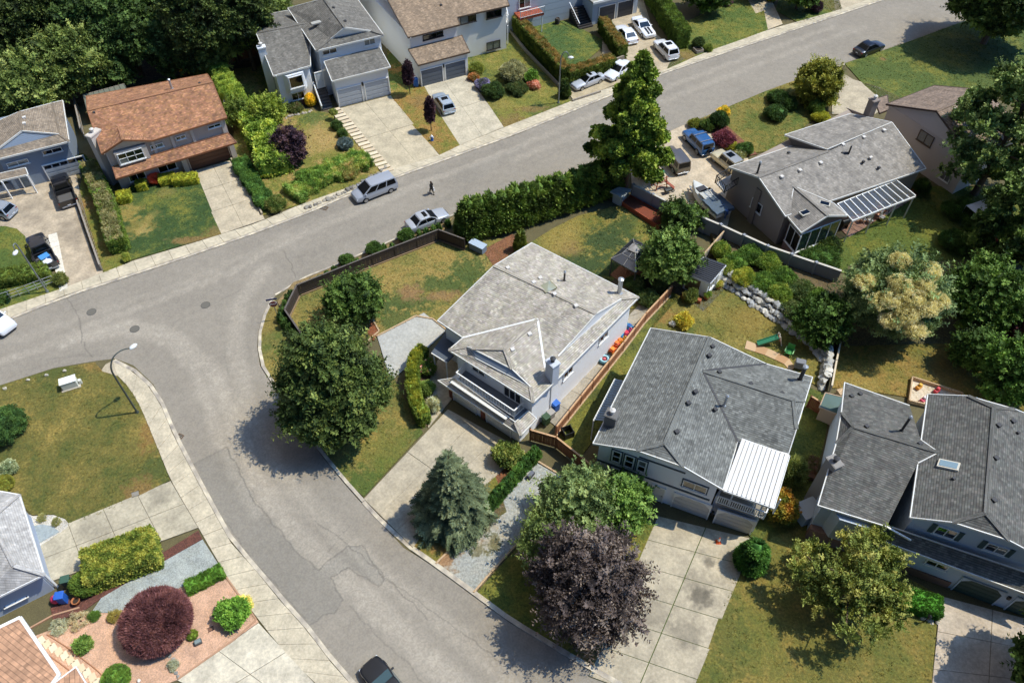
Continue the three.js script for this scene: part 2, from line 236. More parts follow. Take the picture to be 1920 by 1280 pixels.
slabStrip('kerb','narrow concrete edging of the street beside the hedge and the fence',offset([[13.76,-29.46],[2.99,-22.91],[-6.32,-17.79],[-11.49,-14.41],[-17.28,-10.42],[-21.54,-7.78],[-23.2,-5.88]],0.2),[[13.76,-29.46],[2.99,-22.91],[-6.32,-17.79],[-11.49,-14.41],[-17.28,-10.42],[-21.54,-7.78],[-23.2,-5.88]],12,0.05,[168,152,122],0.006);
slabStrip('kerb','narrow concrete edging of the street beside the black car',offset([[80.52,-71.27],[64.94,-59.64],[53.41,-53.03],[43.8,-47.8],[35.76,-43.38],[32.12,-41.31],[21.69,-34.66]],-0.22),[[80.52,-71.27],[64.94,-59.64],[53.41,-53.03],[43.8,-47.8],[35.76,-43.38],[32.12,-41.31],[21.69,-34.66]],14,0.05,[176,160,130],0.006);
const PG=[74,96,33],PO=[118,118,44],PT=[160,136,68],PB=[136,108,64];
const TUFT=(()=>{const t=new TB();for(let i=0;i<10;i++){const a=rnd()*6.28,x=rr(-0.09,0.09),z=rr(-0.09,0.09),h=rr(0.05,0.11),dx=Math.cos(a)*0.02,dz=Math.sin(a)*0.02;t.tri([x - dx,0,z - dz],[x +dx,0,z +dz],[x +rr(-0.06,0.06),h,z +rr(-0.06,0.06)]);}return t.geo();})(),mTuft=M(0xffffff,0.85,{side:THREE.DoubleSide});
const lawnBump=gray(256,256,()=>255*rnd());lawnBump.repeat.set(30,30);
function lawn(name,label,P,{dry=0.5,g=PG,o=PO,t=PT,patches=[],y=0.1,sc=1,kind}={}){
const of=rnd()*200,colour=(x,z)=>{
const a=fbm((x +of)*0.16*sc,z*0.16*sc,4),b=fbm(x*0.75*sc +of,z*0.75*sc,3),c=fbm(x*3.1,z*3.1 +of,3),r=rnd()- 0.5;
let v=dry - 0.06 +0.5*a +0.3*b +0.2*c,col=v<0.5?mixc(g,o,smooth(0.0,0.55,v)):mixc(o,t,smooth(0.45,1.05,v));
for(const[px,pz,rx,pc,s,rz=rx]of patches){const d=Math.hypot((x - px)/rx,(z - pz)/rz)+0.75*b +0.45*c;if(d<1.15)col=mixc(col,pc,s*(1 - smooth(0.45,1.15,d)));}
const k=1 +0.22*r +0.16*c;if(name !=='gravel_strip')col=mixc(col,[100,102,50],0.14);return[col[0]*k,col[1]*k,col[2]*k];
},B=bboxTex(P,15,colour);
const m=M(0xffffff,0.95,{map:B.t,bumpMap:lawnBump,bumpScale:0.02});
const sheetMesh=struct(name,bboxUV(prism(P,-0.05,y),B),m,label);
if(name !=='gravel_strip'){
const[x0,z0,x1,z1]=bbox(P),pts=[];for(let i=0,n=(x1 - x0)*(z1 - z0)*9;i<n&&pts.length<2600;i++){const x=rr(Math.max(x0,-75),Math.min(x1,72)),z=rr(z0,z1);if(inPoly(P,x,z))pts.push([x,z]);}
const im=new THREE.InstancedMesh(TUFT,mTuft,pts.length),mm=new THREE.Matrix4(),c=new THREE.Color();im.name=numbered('grass');im.userData.kind='stuff';im.castShadow=im.receiveShadow=true;
pts.forEach(([x,z],i)=>{const s=rr(0.6,1.5);mm.makeRotationY(rnd()*6.28).scale(new THREE.Vector3(s,s*rr(0.35,0.8),s)).setPosition(x,y,z);im.setMatrixAt(i,mm);const k=colour(x,z);c.setRGB(k[0]/255,k[1]/255,k[2]/255,THREE.SRGBColorSpace).multiplyScalar(rr(1.0,1.45));im.setColorAt(i,c);});sheetMesh.add(im);
}
return sheetMesh;
}
lawn('lawn','small green lawn behind the clipped hedge beside the parked pickups',[[-57.71,-15.66],[-53.85,-15.91],[-52.44,-15.49],[-51.05,-14.25],[-49.6,-11.83],[-48.43,-9.5],[-45.56,-8],[-44.23,-6.53],[-48.95,-4.18],[-51.94,-2.53]],{dry:0.3});
lawn('verge','dry brown verge between the long driveway hedge and the square lawn',[[-47.37,-18.92],[-49.29,-27.35],[-45.9,-27.35],[-40.49,-13.43],[-38.85,-10.81],[-40.93,-8.67],[-43.53,-12.23]],{dry:0.75,t:[150,116,66]});
lawn('lawn','square green lawn with dry edges in front of the orange-roofed house',[[-44.69,-23.01],[-39.56,-23.48],[-35.99,-25.19],[-30.6,-14.66],[-38.85,-10.81],[-40.46,-13.68],[-42.85,-19.1]],{dry:0.2,g:[48,74,30],patches:[[-41.48,-18.05,1.6,PT,0.9],[-39.05,-15.32,0.9,[170,150,100],1],[-39.57,-15.91,2,PT,0.7],[-33.44,-13.68,2.6,PB,0.95,0.7],[-38.39,-21.44,1.2,PT,0.6],[-31.16,-14.66,1.5,PB,0.8],[-38.76,-17.62,1.0,PT,0.5]]});
lawn('lawn','straw-coloured lawn in front of the grey gabled house',[[-36.33,-46.51],[-30.28,-47.8],[-27.81,-38.03],[-22.84,-36.66],[-20.85,-35.55],[-13.69,-25.58],[-18.14,-22.36],[-23.15,-19.37],[-26.87,-17.62],[-32.18,-27.15]],{dry:0.72,g:[84,92,40],t:[176,142,86],sc:1.5,patches:[[-24.1,-35.55,2,[80,96,40],0.8],[-22.81,-31.44,3,[180,146,92],0.7]]});
lawn('lawn','brown sloping verge with two slim purple trees between the driveways',[[-15.65,-40.96],[-17.38,-55.98],[-12.57,-55.98],[-11.24,-42.52],[-8.76,-36.1],[-6.15,-30.08],[-8.36,-28.15],[-12.29,-34.44]],{dry:0.85,t:[160,120,62],g:[70,82,36],patches:[[-14.79,-43.99,2.2,PG,0.9],[-15.62,-49.11,2.5,PG,0.9],[-11.34,-39.19,1.6,PB,0.7]]});
lawn('lawn','sloping lawn with planted bushes beside the tan driveway',[[-5.68,-45.24],[-6.65,-55.98],[0,-55.98],[3.55,-49.11],[6.25,-42.16],[7.33,-39.07],[-0.96,-33.57]],{dry:0.5,g:[60,80,34],patches:[[2.64,-37.46,2.5,PB,0.8,0.8],[0,-34.66,2,PB,0.8],[-1.99,-38.61,2,PT,0.6]]});
lawn('lawn','small green lawn enclosed by the clipped brown-topped hedge',[[0.38,-58.9],[3.01,-58.9],[7.52,-58.9],[12.41,-53.86],[12.12,-51.79],[6.88,-43.99],[2.89,-51.79]],{dry:0.25,g:[62,88,36]});
lawn('lawn','green lawn beside the tall clipped hedge at the top of the street',[[24.81,-58.9],[28.68,-61.91],[37.11,-71.61],[35.58,-56.41],[32.21,-54.28],[25.76,-50.44],[20.24,-46.38]],{dry:0.4,patches:[[23.52,-49.77,1.5,PB,0.8]]});
lawn('lawn','shaded lawn with dark shrubs at the top of the street',[[41.14,-71.61],[48.4,-71.61],[47.43,-61.91],[40.43,-58.16],[37.86,-61.91]],{dry:0.4});
lawn('lawn','front lawn with a curved shrub bed beside the jeep driveway',[[21.89,-34.66],[32.12,-41.31],[35.76,-43.38],[42.08,-47.15],[41.18,-39.77],[34.59,-33.03],[29.88,-28.85],[26.68,-28.35],[23.94,-32.5]],{dry:0.45,o:[122,112,48],patches:[[30.97,-34.11,3,[90,98,34],0.6]]});
lawn('lawn','tree-shaded front lawn beside the black car',[[43.94,-47.8],[53.37,-52.89],[64.89,-59.49],[80.37,-70.93],[67.73,-41.55],[53.37,-39.19],[46.52,-38.61],[45.04,-42.77]],{dry:0.2,g:[74,92,34],patches:[[49.25,-48.85,0.5,PB,0.9]]});
lawn('lawn','bright green back lawn below the glass patio cover',[[29.57,-16.33],[34.04,-13.84],[35.94,-14.66],[44.3,-20.53],[46.74,-22.54],[57.16,-22.54],[53.44,-8.37],[35.27,-8.37],[30.29,-9.89]],{dry:0.22,g:[80,96,28],o:[116,114,38],patches:[[44.92,-14.66,2,PO,0.6]]});
lawn('lawn','fenced yellowing lawn with green streaks beside the pale-roofed house',[[-21.44,-2.8],[-20.86,-5.95],[-17.17,-8.9],[-14.18,-10.89],[-7.5,-14.25],[-5.05,-14.66],[1.67,-13.43],[-3.13,-5.45],[-6.31,-1.45],[-8.48,-3.55],[-12.67,-0.52],[-15.95,0],[-19.1,0.52]],{dry:0.8,g:[66,84,34],o:[122,116,54],t:[158,132,70],patches:[[-10.41,-5.09,3.6,[66,84,34],0.85,1.6],[-6.36,-7.26,4,[66,84,34],0.85,1.5],[-4.3,-9.12,2.5,[66,84,34],0.8],[-9.97,-6.17,1.4,[150,112,76],0.9],[-6.8,-5.81,2.2,[150,112,76],0.8,0.8],[-10.96,-2.66,2.2,[66,84,34],0.7],[-5.01,-13.43,1.5,[60,80,34],0.7]]});
lawn('lawn','back lawn with a dark mown stripe behind the pale-roofed house',[[-0.54,-10.66],[1.38,-12.87],[4.24,-15.49],[7.18,-17.62],[11.93,-19.37],[13.23,-17.88],[16.84,-14.66],[15.96,-9.89],[10.15,-8.37],[12.52,-5.45],[15.58,-6.89],[14.48,-4.39],[11.35,-4.04],[6.71,-4.04],[1.6,-8.37]],{dry:0.55,o:[124,114,48],patches:[[7.03,-9.89,5.2,[52,70,30],1,2.6],[10.04,-13.84,3.2,[52,70,30],1,2.2],[12.19,-15.91,2.2,[56,74,30],0.9],[5.8,-12.63,1.6,PB,0.8],[4.45,-13.43,2,PT,0.7],[5.67,-15.91,2.4,PT,0.6],[14.13,-15.49,1.6,PO,0.8]]});
lawn('lawn','dry corner verge between the street bend and the round tree',[[-23.25,-5.31],[-21.67,-2.66],[-18.83,0.65],[-15.9,0.32],[-13.16,2.55],[-10.82,4.08],[-9.1,7.31],[-7.59,10.2],[-11.9,16.32],[-13.5,14.91],[-15.61,12.48],[-18.45,8.89],[-21.15,5.1],[-22.76,2.79],[-23.39,0.65],[-23.66,-1.18],[-23.67,-3.48]],{dry:0.6,o:[116,110,52],patches:[[-10.7,12.22,3,PO,0.5],[-12.15,15.01,1.6,PG,0.7],[-23.45,-2.66,2,[150,120,62],0.6],[-7.71,10.37,1,PG,0.6]]});
lawn('verge','small dry patch of grass between the spruce and the gravel strip',[[-7.61,20.77],[-6.66,19.03],[-4.65,17.65],[-2.39,15.01],[-1.54,13.76],[-0.42,17.65],[-3.3,19.93],[-5.85,21.98]],{dry:0.8,t:[150,112,62]});
lawn('lawn','narrow lawn strip between the cedar fence and the dark-roofed house',[[15.43,-6.53],[16.48,-5.74],[13.22,-1.45],[9.44,6.16],[6.66,11.27],[5.54,12.84],[3.69,11.33],[4.08,10.37]],{dry:0.42,g:[76,84,34],patches:[[4.53,10.63,0.8,PO,0.7]]});
lawn('lawn','back lawn behind the dark-roofed house below the boulder wall',[[15.95,-6.89],[17.22,-5.45],[21.31,-8],[24.61,-3.35],[26.99,-0.33],[28.83,1.29],[27.35,5.28],[25.07,3.78],[18.44,0],[12.82,-0.98]],{dry:0.58,o:[122,112,48],g:[78,92,32],patches:[[14.36,-3.35,1.6,[158,118,62],0.8],[22.43,-2.66,2.5,[140,114,50],0.6]]});
lawn('lawn','grass patch under the plum tree beside the wide driveway',[[-2.75,24.43],[-0.81,22.11],[2.09,18.8],[5.22,14.76],[10.14,17.65],[11.19,18.8],[5.63,29.7],[4.66,29.19],[-0.12,26.37]],{dry:0.55,patches:[[10.02,18.8,1.5,[88,98,36],0.7],[5.6,29.01,1.5,PB,0.8]]});
lawn('lawn','wide yellowing front lawn with the olive-green tree',[[16.64,22.82],[18.89,20.37],[20.41,19.03],[23.79,18.8],[27.54,21.68],[31.71,24.59],[30.67,26.37],[28.08,32.35],[11.53,32.85]],{dry:0.62,o:[118,113,48],t:[150,127,62],g:[84,98,36],sc:1.2,patches:[[15.29,26.95,1.6,[92,96,40],0.6,4],[22.18,29.91,3,[112,108,48],0.5]]});
lawn('lawn','shaded grass passage between the two dark-roofed houses',[[25.75,4.98],[28.24,6.45],[26.34,11.17],[22.49,19.03],[18.89,20.37],[18.24,19.48],[20.8,17.18],[23.18,12.22]],{dry:0.35,g:[70,84,30],patches:[[24.99,9.28,1,[120,118,44],0.9]]});
lawn('lawn','sunny back lawn behind the slate-roofed house',[[30.4,0],[50.4,-1.32],[46.2,8.44],[39.22,7.31],[30.36,5.57],[28.4,5.46]],{dry:0.68,o:[124,112,46],t:[160,124,62],patches:[[31.48,4.98,1.6,PT,0.6],[38.78,3.16,2,PB,0.5]]});
lawn('lawn','large mottled corner lawn with the white utility box',[[-48.47,6.45],[-45.69,5.22],[-41.64,3.29],[-38.12,2.55],[-37.09,3.59],[-35.56,4.14],[-34.23,5.34],[-33.25,6.51],[-32.31,7.77],[-29.78,11.75],[-27.86,14.81],[-31.92,17.55],[-34.73,18.8],[-35.36,18.2],[-36.24,17.88],[-37.91,17.93],[-39.76,16.46],[-44.35,15.74]],{dry:0.56,o:[112,104,46],g:[78,88,34],patches:[[-28.98,13.76,1.6,[70,84,34],0.7],[-37.81,3.16,2.5,[150,116,60],0.8,0.8],[-30.87,9.55,1,[150,112,60],0.8,3],[-41.46,3.78,4,[80,88,36],0.6,1.4],[-30.14,15.74,1.4,[150,110,66],0.7]]});
const greenJoint=M(0x4b5a26,1);
slabPoly('driveway','large concrete forecourt with two dark pickups beside the blue house',[[-60.33,-21.62],[-57.08,-22.36],[-52.03,-23.95],[-49.9,-25.58],[-46.09,-18.05],[-40.95,-8.75],[-44.04,-6.89],[-46.15,-10.66],[-48.98,-10.66],[-49.81,-12.23],[-51.13,-14.33],[-52.44,-15.49],[-53.85,-15.91],[-57.71,-15.66]],{base:[176,160,138],blot:0.17,stains:[[-46.34,-15.49,3,0.2],[-51.85,-18.05,3,0.12]]});
slabQuad('concrete_strip','bright new concrete strip beside the second pickup',[[-48.79,-14.49],[-47.99,-14.91],[-43.91,-6.82],[-44.57,-6.31]],1,4,{y:0.125,base:[214,206,192]});
slabQuad('driveway','pale concrete driveway in front of the brown garage door',[[-36.41,-25.19],[-32.22,-27.35],[-26.47,-17.01],[-30.6,-14.66]],2,3,{base:[182,168,144]});
slabQuad('driveway','wide pale concrete driveway with stepping stones along its left side',[[-21.32,-37.57],[-15.33,-40.36],[-8.43,-28.15],[-13.47,-25.19]],2,2,{base:[182,169,144],blot:0.13});
slabQuad('driveway','pale concrete driveway where the silver hatchback is parked',[[-11.71,-42.4],[-5.82,-45.12],[-0.9,-33.68],[-6.15,-30.08]],2,2,{base:[186,175,153],blot:0.13});
slabPoly('driveway','concrete forecourt where the three white cars are parked',[[12.42,-55.98],[19.01,-68.26],[19.59,-55.98],[23.03,-48.85],[20.24,-46.38],[15.07,-43.38],[12.07,-49.11]],{base:[176,160,134],blot:0.13});
slabPoly('parking_bay','narrow concrete parking bay below the clipped hedge',[[6.91,-41.55],[6.93,-45.24],[15.03,-50.44],[15.88,-44.62],[11.31,-41.55],[7.68,-39.42]],{base:[172,156,126]});
slabQuad('driveway','concrete driveway beside the shaded shrubs at the top of the street',[[30.11,-68.26],[37.68,-72.46],[38.01,-58.01],[32.38,-54.42]],2,3,{base:[186,170,144]});
slabPoly('driveway','concrete driveway at the very top of the street',[[41.67,-63.45],[48.4,-71.61],[58.08,-71.61],[52.15,-65.03],[46.27,-61.6]],{base:[180,166,142]});
slabPoly('driveway','broad concrete driveway with the four-wheel drives and the boat',[[13.75,-29.36],[21.69,-34.66],[23.94,-32.5],[26.99,-28.35],[27.95,-25.38],[24.84,-21.62],[22.46,-14.66],[13.38,-22.36]],{base:[186,169,145],blot:0.14});
slabPoly('driveway','shaded concrete driveway beside the round golden-green bush',[[42.05,-47.02],[44.02,-43.99],[46.91,-42.16],[48.88,-39.77],[44.53,-36.33],[39.29,-36.33]],{});
slabQuad('parking_pad','smooth light grey parking pad between the lawn and the pale-roofed house',[[-12.67,-0.52],[-8.48,-3.55],[-6.15,-1.32],[-10.85,4.74]],1,1,{base:[172,170,164],blot:0.06});
slabQuad('driveway','concrete driveway leading to the pale-roofed house beside the spruce',[[-11.88,16.51],[-5.58,7.77],[1.12,12.01],[-7.61,20.72]],2,3,{base:[174,162,141],stains:[[-9.18,18.8,2,0.08]]});
slabPoly('entry_path','shaded concrete walk beside the cedar hedge and entrance steps',[[-7.17,3.16],[-6.14,0.78],[-3.88,3.16],[-5.18,6.45],[-7.17,9.71],[-7.43,7.88],[-7.47,5.28]],{y:0.106});
slabQuad('driveway','wide stained concrete driveway with a grassy centre joint',[[11.49,18.02],[18.76,20.02],[11.58,32.52],[5.3,30.2]],2,6,{base:[174,162,140],blot:0.14,joint:greenJoint,gap:0.03,stains:[[13.93,24.59,1.1,0.5],[14.95,21.89,0.55,0.45],[12.37,27.33,1.6,0.28],[10.46,25.79,1.5,0.25],[13.86,23.78,1.8,0.2]]});
slabQuad('driveway','concrete driveway of the slate-roofed house with the dark green garage doors',[[31.58,24.51],[38.4,26.57],[35.77,32.68],[28.08,32.35]],2,3,{base:[178,164,148]});
slabQuad('driveway','mottled concrete driveway beside the large corner lawn',[[-37.13,19.93],[-27.8,14.86],[-24.49,19.03],[-34.73,23.57]],4,2,{base:[176,166,145],blot:0.14,stains:[[-32.48,19.03,2,0.14],[-28.28,16.22,1.4,0.2]]});
slabQuad('driveway','pale concrete driveway at the bottom of the side road',[[-18.26,26.49],[-13.56,30.66],[-17.53,32.68],[-23.06,30.48]],2,2,{base:[200,190,170],blot:0.16});
slabQuad('side_path','concrete slab path between the pale-roofed house and the cedar fence',[[12.16,-4.39],[14.19,-5.45],[3.75,9.55],[2.32,8.16]],1,9,{base:[160,150,134]});
slabQuad('patio','pinkish paved patio under the glass cover',[[34.23,-16.76],[43.41,-22.36],[44.36,-20.53],[35.35,-14.17]],8,3,{base:[196,150,126]});
slabPoly('patio','small reddish brick paving at the end of the glass patio cover',[[44.06,-22.54],[46.04,-23.48],[46.38,-21.99],[44.36,-20.53]],{base:[160,104,80]});
slabPoly('patio','concrete patio with scattered toys behind the slate-roofed house',[[34.84,6.86],[35.83,4.5],[39.64,6.16],[38.45,8.16]],{base:[206,190,166],y:0.12});
const gravelBump=gray(256,256,()=>255*rnd());gravelBump.repeat.set(1/2.6,1/2.6);
const gravelBig=gray(256,256,()=>255*rnd());gravelBig.repeat.set(4,4);
function gravel(name,label,P,c,amp,y=0.09){const o=rnd()*90,B=bboxTex(P,20,(x,z)=>{const k=1 +amp*(rnd()- 0.5)+0.12*fbm(x*0.6 +o,z*0.6,3);return[c[0]*k,c[1]*k,c[2]*k];});return struct(name,bboxUV(prism(P,-0.05,y),B),M(0xffffff,0.95,{map:B.t,bumpMap:gravelBig,bumpScale:0.02}),label);}
lawn('gravel_strip','weedy grey gravel strip beside the cedar row',[[-5.85,22.06],[1.99,13.15],[4.52,14.81],[3.42,16.46],[1.03,19.7],[-1.01,21.89],[-2.91,24.31]],{g:[160,162,152],o:[172,171,160],t:[178,162,134],dry:0.45,patches:[[-5.27,21.68,1.2,[160,120,80],0.9],[-2.3,18.8,0.9,[110,104,66],0.8],[-1.44,20.37,0.8,[104,98,60],0.8],[-2.66,20.81,0.7,[112,104,66],0.7],[-4.12,20.15,2.5,[170,130,90],0.6,0.5]]});
gravel('mulch_bed','red-brown bark mulch bed beside the rhododendron',[[-2.42,13.76],[-1.11,12.63],[1.11,12.22],[1.77,13.15],[-1.49,17.18],[-2.23,16.22]],[128,84,54],0.6);
gravel('mulch_bed','strip of red-brown mulch under the round bush and mulch driveway edge',[[-24.43,19.25],[-23.96,19.97],[-25.63,21.25],[-28.77,23.57],[-30.2,24.67],[-31.43,25.87],[-33.1,26.37],[-33.65,25.39],[-30.23,23.37],[-26.86,21.25]],[104,66,54],0.5);
gravel('gravel_strip','pale blue-grey crushed gravel strip beside the red-leaved bush',[[-23.91,20.02],[-22.14,22.11],[-24.37,23.74],[-28.2,25.79],[-30.55,25.71],[-30.2,24.67],[-28.77,23.57],[-25.63,21.25]],[164,168,160],0.3);
gravel('gravel_bed','pink crushed gravel front garden with scattered shrubs',[[-22.08,22.19],[-21.36,23.03],[-18.26,26.45],[-23.07,30.45],[-27.29,32.35],[-32.32,32.35],[-34.19,27.52],[-31.24,26.18],[-30.54,25.75],[-28.19,25.83],[-24.35,23.78]],[200,160,130],0.24);
gravel('rock_bed','white pebble bed curving round the small grey patio',[[-38.86,17.65],[-37.79,18.02],[-36.22,17.93],[-35.16,18.3],[-34.61,18.8],[-34.97,19.3],[-36.71,21.03],[-38.55,19.48]],[206,198,182],0.3,0.105);
slabPoly('patio','small round-ended blue-grey patio slab beside the grey roof',[[-37.97,19.48],[-37.68,18.94],[-36.75,18.75],[-35.85,18.94],[-35.18,19.39],[-36.52,20.46],[-37.51,20.02]],{base:[150,158,160],blot:0.04,y:0.13});
gravel('mulch_bed','strip of red mulch along the inside of the dark fence end',[[-3.03,-12.23],[0,-14.66],[1.67,-13.43],[-1.89,-9.89]],[128,86,58],0.6,0.115);
gravel('planting_bed','brown mulch bed round the trunk of the dark round tree',[[-13.51,-2.66],[-12.49,-1.18],[-12.96,0],[-13.57,-0.98]],[140,84,54],0.5,0.115);
gravel('planting_bed','dark soil planting bed along the street in front of the fence',[[-21.78,-7.63],[-17.34,-10.12],[-11.46,-14.08],[-6.3,-17.36],[-7.52,-14.66],[-14.2,-11.12],[-20.95,-6.53],[-21.4,-4.04],[-22.05,-3.35],[-22.89,-5.09]],[132,112,74],0.5,0.085);
gravel('planting_bed','red soil shrub bed beside the parked four-wheel drives',[[21.99,-34.44],[24.88,-36.33],[27.69,-30.39],[28.54,-28.35],[26.57,-27.74],[24.68,-31.23]],[128,84,60],0.5,0.115);
gravel('planting_bed','dark soil bed of the overgrown garden above the boulder wall',[[20.78,-14.66],[26.45,-12.23],[32.67,-7.63],[31.4,0],[29.24,0.65],[27.3,-1.65],[24.9,-4.74],[21.44,-8.75]],[98,84,56],0.6,0.5);
gravel('planting_bed','dark bed with roses between the cedar hedge and the entrance',[[-8.97,3.16],[-8.03,1.29],[-7.22,3.16],[-7.52,5.28],[-7.22,9.55],[-7.54,9.55],[-8.38,7.6]],[106,88,64],0.6,0.115);
gravel('planting_bed','dark soil bed of the shaded corner behind the gazebo',[[9.83,-7.63],[14.05,-12.23],[18.62,-11.44],[17.22,-5.45],[15.27,-6.53],[12.41,-4.39]],[100,84,58],0.6,0.115);
gravel('forest_floor','dark leaf litter below the trees at the upper corner',[[-75.68,-35.77],[-92.22,-86.31],[-39.05,-90.36],[-32.53,-55.98],[-35.77,-43.99],[-40.52,-46.51],[-53.37,-39.19],[-61.28,-32.5]],[98,84,58],0.7,0.06);
gravel('planting_bed','deep shaded garden soil below the trees at the far side',[[34.08,-9.89],[54.76,-11.44],[49.84,0],[30.73,0.65]],[92,86,54],0.7,0.12);
// ---------- houses ----------
const shBump={};
function shingle(base,vary,{tint=[1,1,1],size=1024,m=8,row=0.17,tab=0.25,line=0.66}={}){
const px=size/m,rows=Math.round(m/row),tabs=Math.round(m/tab),T=new Float32Array(rows*tabs*3),U=new Float32Array(rows*tabs);
for(let i=0;i<rows*tabs;i++){const v=rnd(),k=v<0.16?1 - vary*rr(0.4,0.8):v>0.84?1 +vary*rr(0.5,0.95):1 +vary*rr(-0.35,0.35);T[i*3]=base[0]*k*(1 +(tint[0]- 1)*rnd());T[i*3 +1]=base[1]*k*(1 +(tint[1]- 1)*rnd());T[i*3 +2]=base[2]*k*(1 +(tint[2]- 1)*rnd());U[i]=rnd();}
const sh=[...Array(rows)].map(()=>rnd()*0.6),B=new Float32Array(size*size);
const t=tex(size,size,(x,y)=>{
const r=Math.min(rows - 1,Math.floor(y/size*rows)),fy=y/size*rows - r,fx=(x/size +sh[r]/tabs)*tabs,c=Math.floor(fx)% tabs,q=r*tabs +c,g=1 +0.2*(rnd()- 0.5),ed=fx - Math.floor(fx);
const A1=x/size*6.2832,A2=y/size*6.2832,w=1 +0.09*n3(Math.cos(A1)*1.3,Math.sin(A1)*1.3,Math.cos(A2)*1.1 +base[0])+0.06*n3(Math.cos(A1*2)*2,Math.sin(A2)*1.6,Math.cos(A2)+Math.sin(A1)*2);const k=w*g*(fy<0.16?line:1)*(ed<0.04?0.85:1);B[y*size +x]=(1 - fy)*170 +U[q]*85;  // dark band at each course edge paints its shadow line into the colour
return[T[q*3]*k,T[q*3 +1]*k,T[q*3 +2]*k];
});
const key=row +'_' +tab,b=shBump[key]||(shBump[key]=gray(size,size,(x,y)=>B[y*size +x]));
for(const k of[t,b])k.repeat.set(1/m,1/m);
return M(0xffffff,0.93,{map:t,bumpMap:b,bumpScale:0.014});
}
const shTan=shingle([173,167,153],0.13,{tint:[1,0.97,0.94]}),shGrey=shingle([113,114,108],0.2),shSlate=shingle([95,96,91],0.19,{tint:[1.05,1,0.97]}),shBrownGrey=shingle([140,126,108],0.14),shMoss=shingle([116,112,103],0.15),shTan2=shingle([146,126,103],0.16),shWarmGrey=shingle([140,134,124],0.12,{line:0.85}),shMauve=shingle([136,118,102],0.16),shOrange=shingle([160,118,88],0.2,{tint:[1,0.95,0.88]}),shLight=shingle([176,172,165],0.1,{line:0.88}),shTile=shingle([176,136,106],0.14,{row:0.3,tab:0.26,line:0.8});
const insetPoly=(P,d)=>{const n=P.length,s=area2(P)>0?1:-1;return P.map((p,i)=>{const a=P[(i +n - 1)% n],b=P[(i +1)% n],e=(u,v)=>{const l=Math.hypot(v[0]- u[0],v[1]- u[1]);return[-(v[1]- u[1])/l*s,(v[0]- u[0])/l*s];},m=e(a,p),q=e(p,b),k=1 +m[0]*q[0]+m[1]*q[1];return[p[0]+(m[0]+q[0])/Math.max(k,0.3)*d,p[1]+(m[1]+q[1])/Math.max(k,0.3)*d];});};
const xz=(V)=>V.map((v)=>[v[0],v[2]]);
const mir=(e,r)=>[2*r[0]- e[0],e[1],2*r[2]- e[2]];
function roof(parent,V,faces,mat,{t=0.16,fascia=mWhitePaint,name='roof',caps=true,fw=0.08,skip=[],valley=null}={}){
const up=new TB(),dn=new TB(),edges=new Map(),N=[];
faces.forEach((f,fi)=>{
const P=f.map((i)=>V[i]);
let n=new THREE.Vector3();for(let i=0;i<P.length;i++){const a=P[i],b=P[(i +1)% P.length];n.x +=(a[1]- b[1])*(a[2]+b[2]);n.y +=(a[2]- b[2])*(a[0]+b[0]);n.z +=(a[0]- b[0])*(a[1]+b[1]);}
n.normalize();if(n.y<0)n.negate();N.push(n);
const u=new THREE.Vector3(0,1,0).cross(n);if(u.length()<0.02)u.set(1,0,0);u.normalize();const w=new THREE.Vector3().crossVectors(n,u);
const uv=(p)=>[p[0]*u.x +p[1]*u.y +p[2]*u.z +fi*1.7,p[0]*w.x +p[1]*w.y +p[2]*w.z +fi*0.9];
let S=P.map((p)=>new THREE.Vector2(p[0],-p[2])),I=f.map((_,i)=>i);
if(THREE.ShapeUtils.isClockWise(S)){S.reverse();I.reverse();}
for(const[a,b,c]of THREE.ShapeUtils.triangulateShape(S,[])){
const[A,B,C]=[P[I[a]],P[I[b]],P[I[c]]],nn=(B[2]- A[2])*(C[0]- A[0])-(B[0]- A[0])*(C[2]- A[2]);
const Q=nn>0?[A,B,C]:[A,C,B];up.tri(...Q,...Q.map(uv));const D=Q.map((p)=>[p[0],p[1]- t,p[2]]);dn.tri(D[0],D[2],D[1],uv(D[0]),uv(D[2]),uv(D[1]));
}
f.forEach((i,k)=>{const j=f[(k +1)% f.length],key=i<j?i +'_' +j:j +'_' +i;if(!edges.has(key))edges.set(key,[]);edges.get(key).push(fi);});
});
const o=obj(name,up.geo(),mat,parent);obj('soffit',dn.geo(),fascia,parent);
const fs=[],cp=[],vl=[];
for(const[key,fl]of edges){
if(skip.includes(key))continue;
const[i,j]=key.split('_').map(Number),a=V[i],b=V[j];
if(fl.length===1)fs.push(beam([a[0],a[1]+0.03,a[2]],[b[0],b[1]+0.03,b[2]],fw,t +0.03));
else if(caps){
const c1=faces[fl[1]].map((k)=>V[k]).reduce((s,p)=>[s[0]+p[0],s[1]+p[1],s[2]+p[2]],[0,0,0]).map((s)=>s/faces[fl[1]].length),n0=N[fl[0]],d=(c1[0]- a[0])*n0.x +(c1[1]- a[1])*n0.y +(c1[2]- a[2])*n0.z;
if(N[fl[0]].angleTo(N[fl[1]])<0.09)continue;
if(d<0)cp.push(beam(a,b,0.3,0.05,0.012));else if(valley)vl.push(beam(a,b,0.16,0.04,0.025));
}
}
fs.forEach((c)=>obj('fascia',c,fascia,parent));
cp.forEach((c)=>obj('ridge_cap',c,mat,parent));
vl.forEach((c)=>obj('valley_flashing',c,valley,parent));
return{V,faces};
}
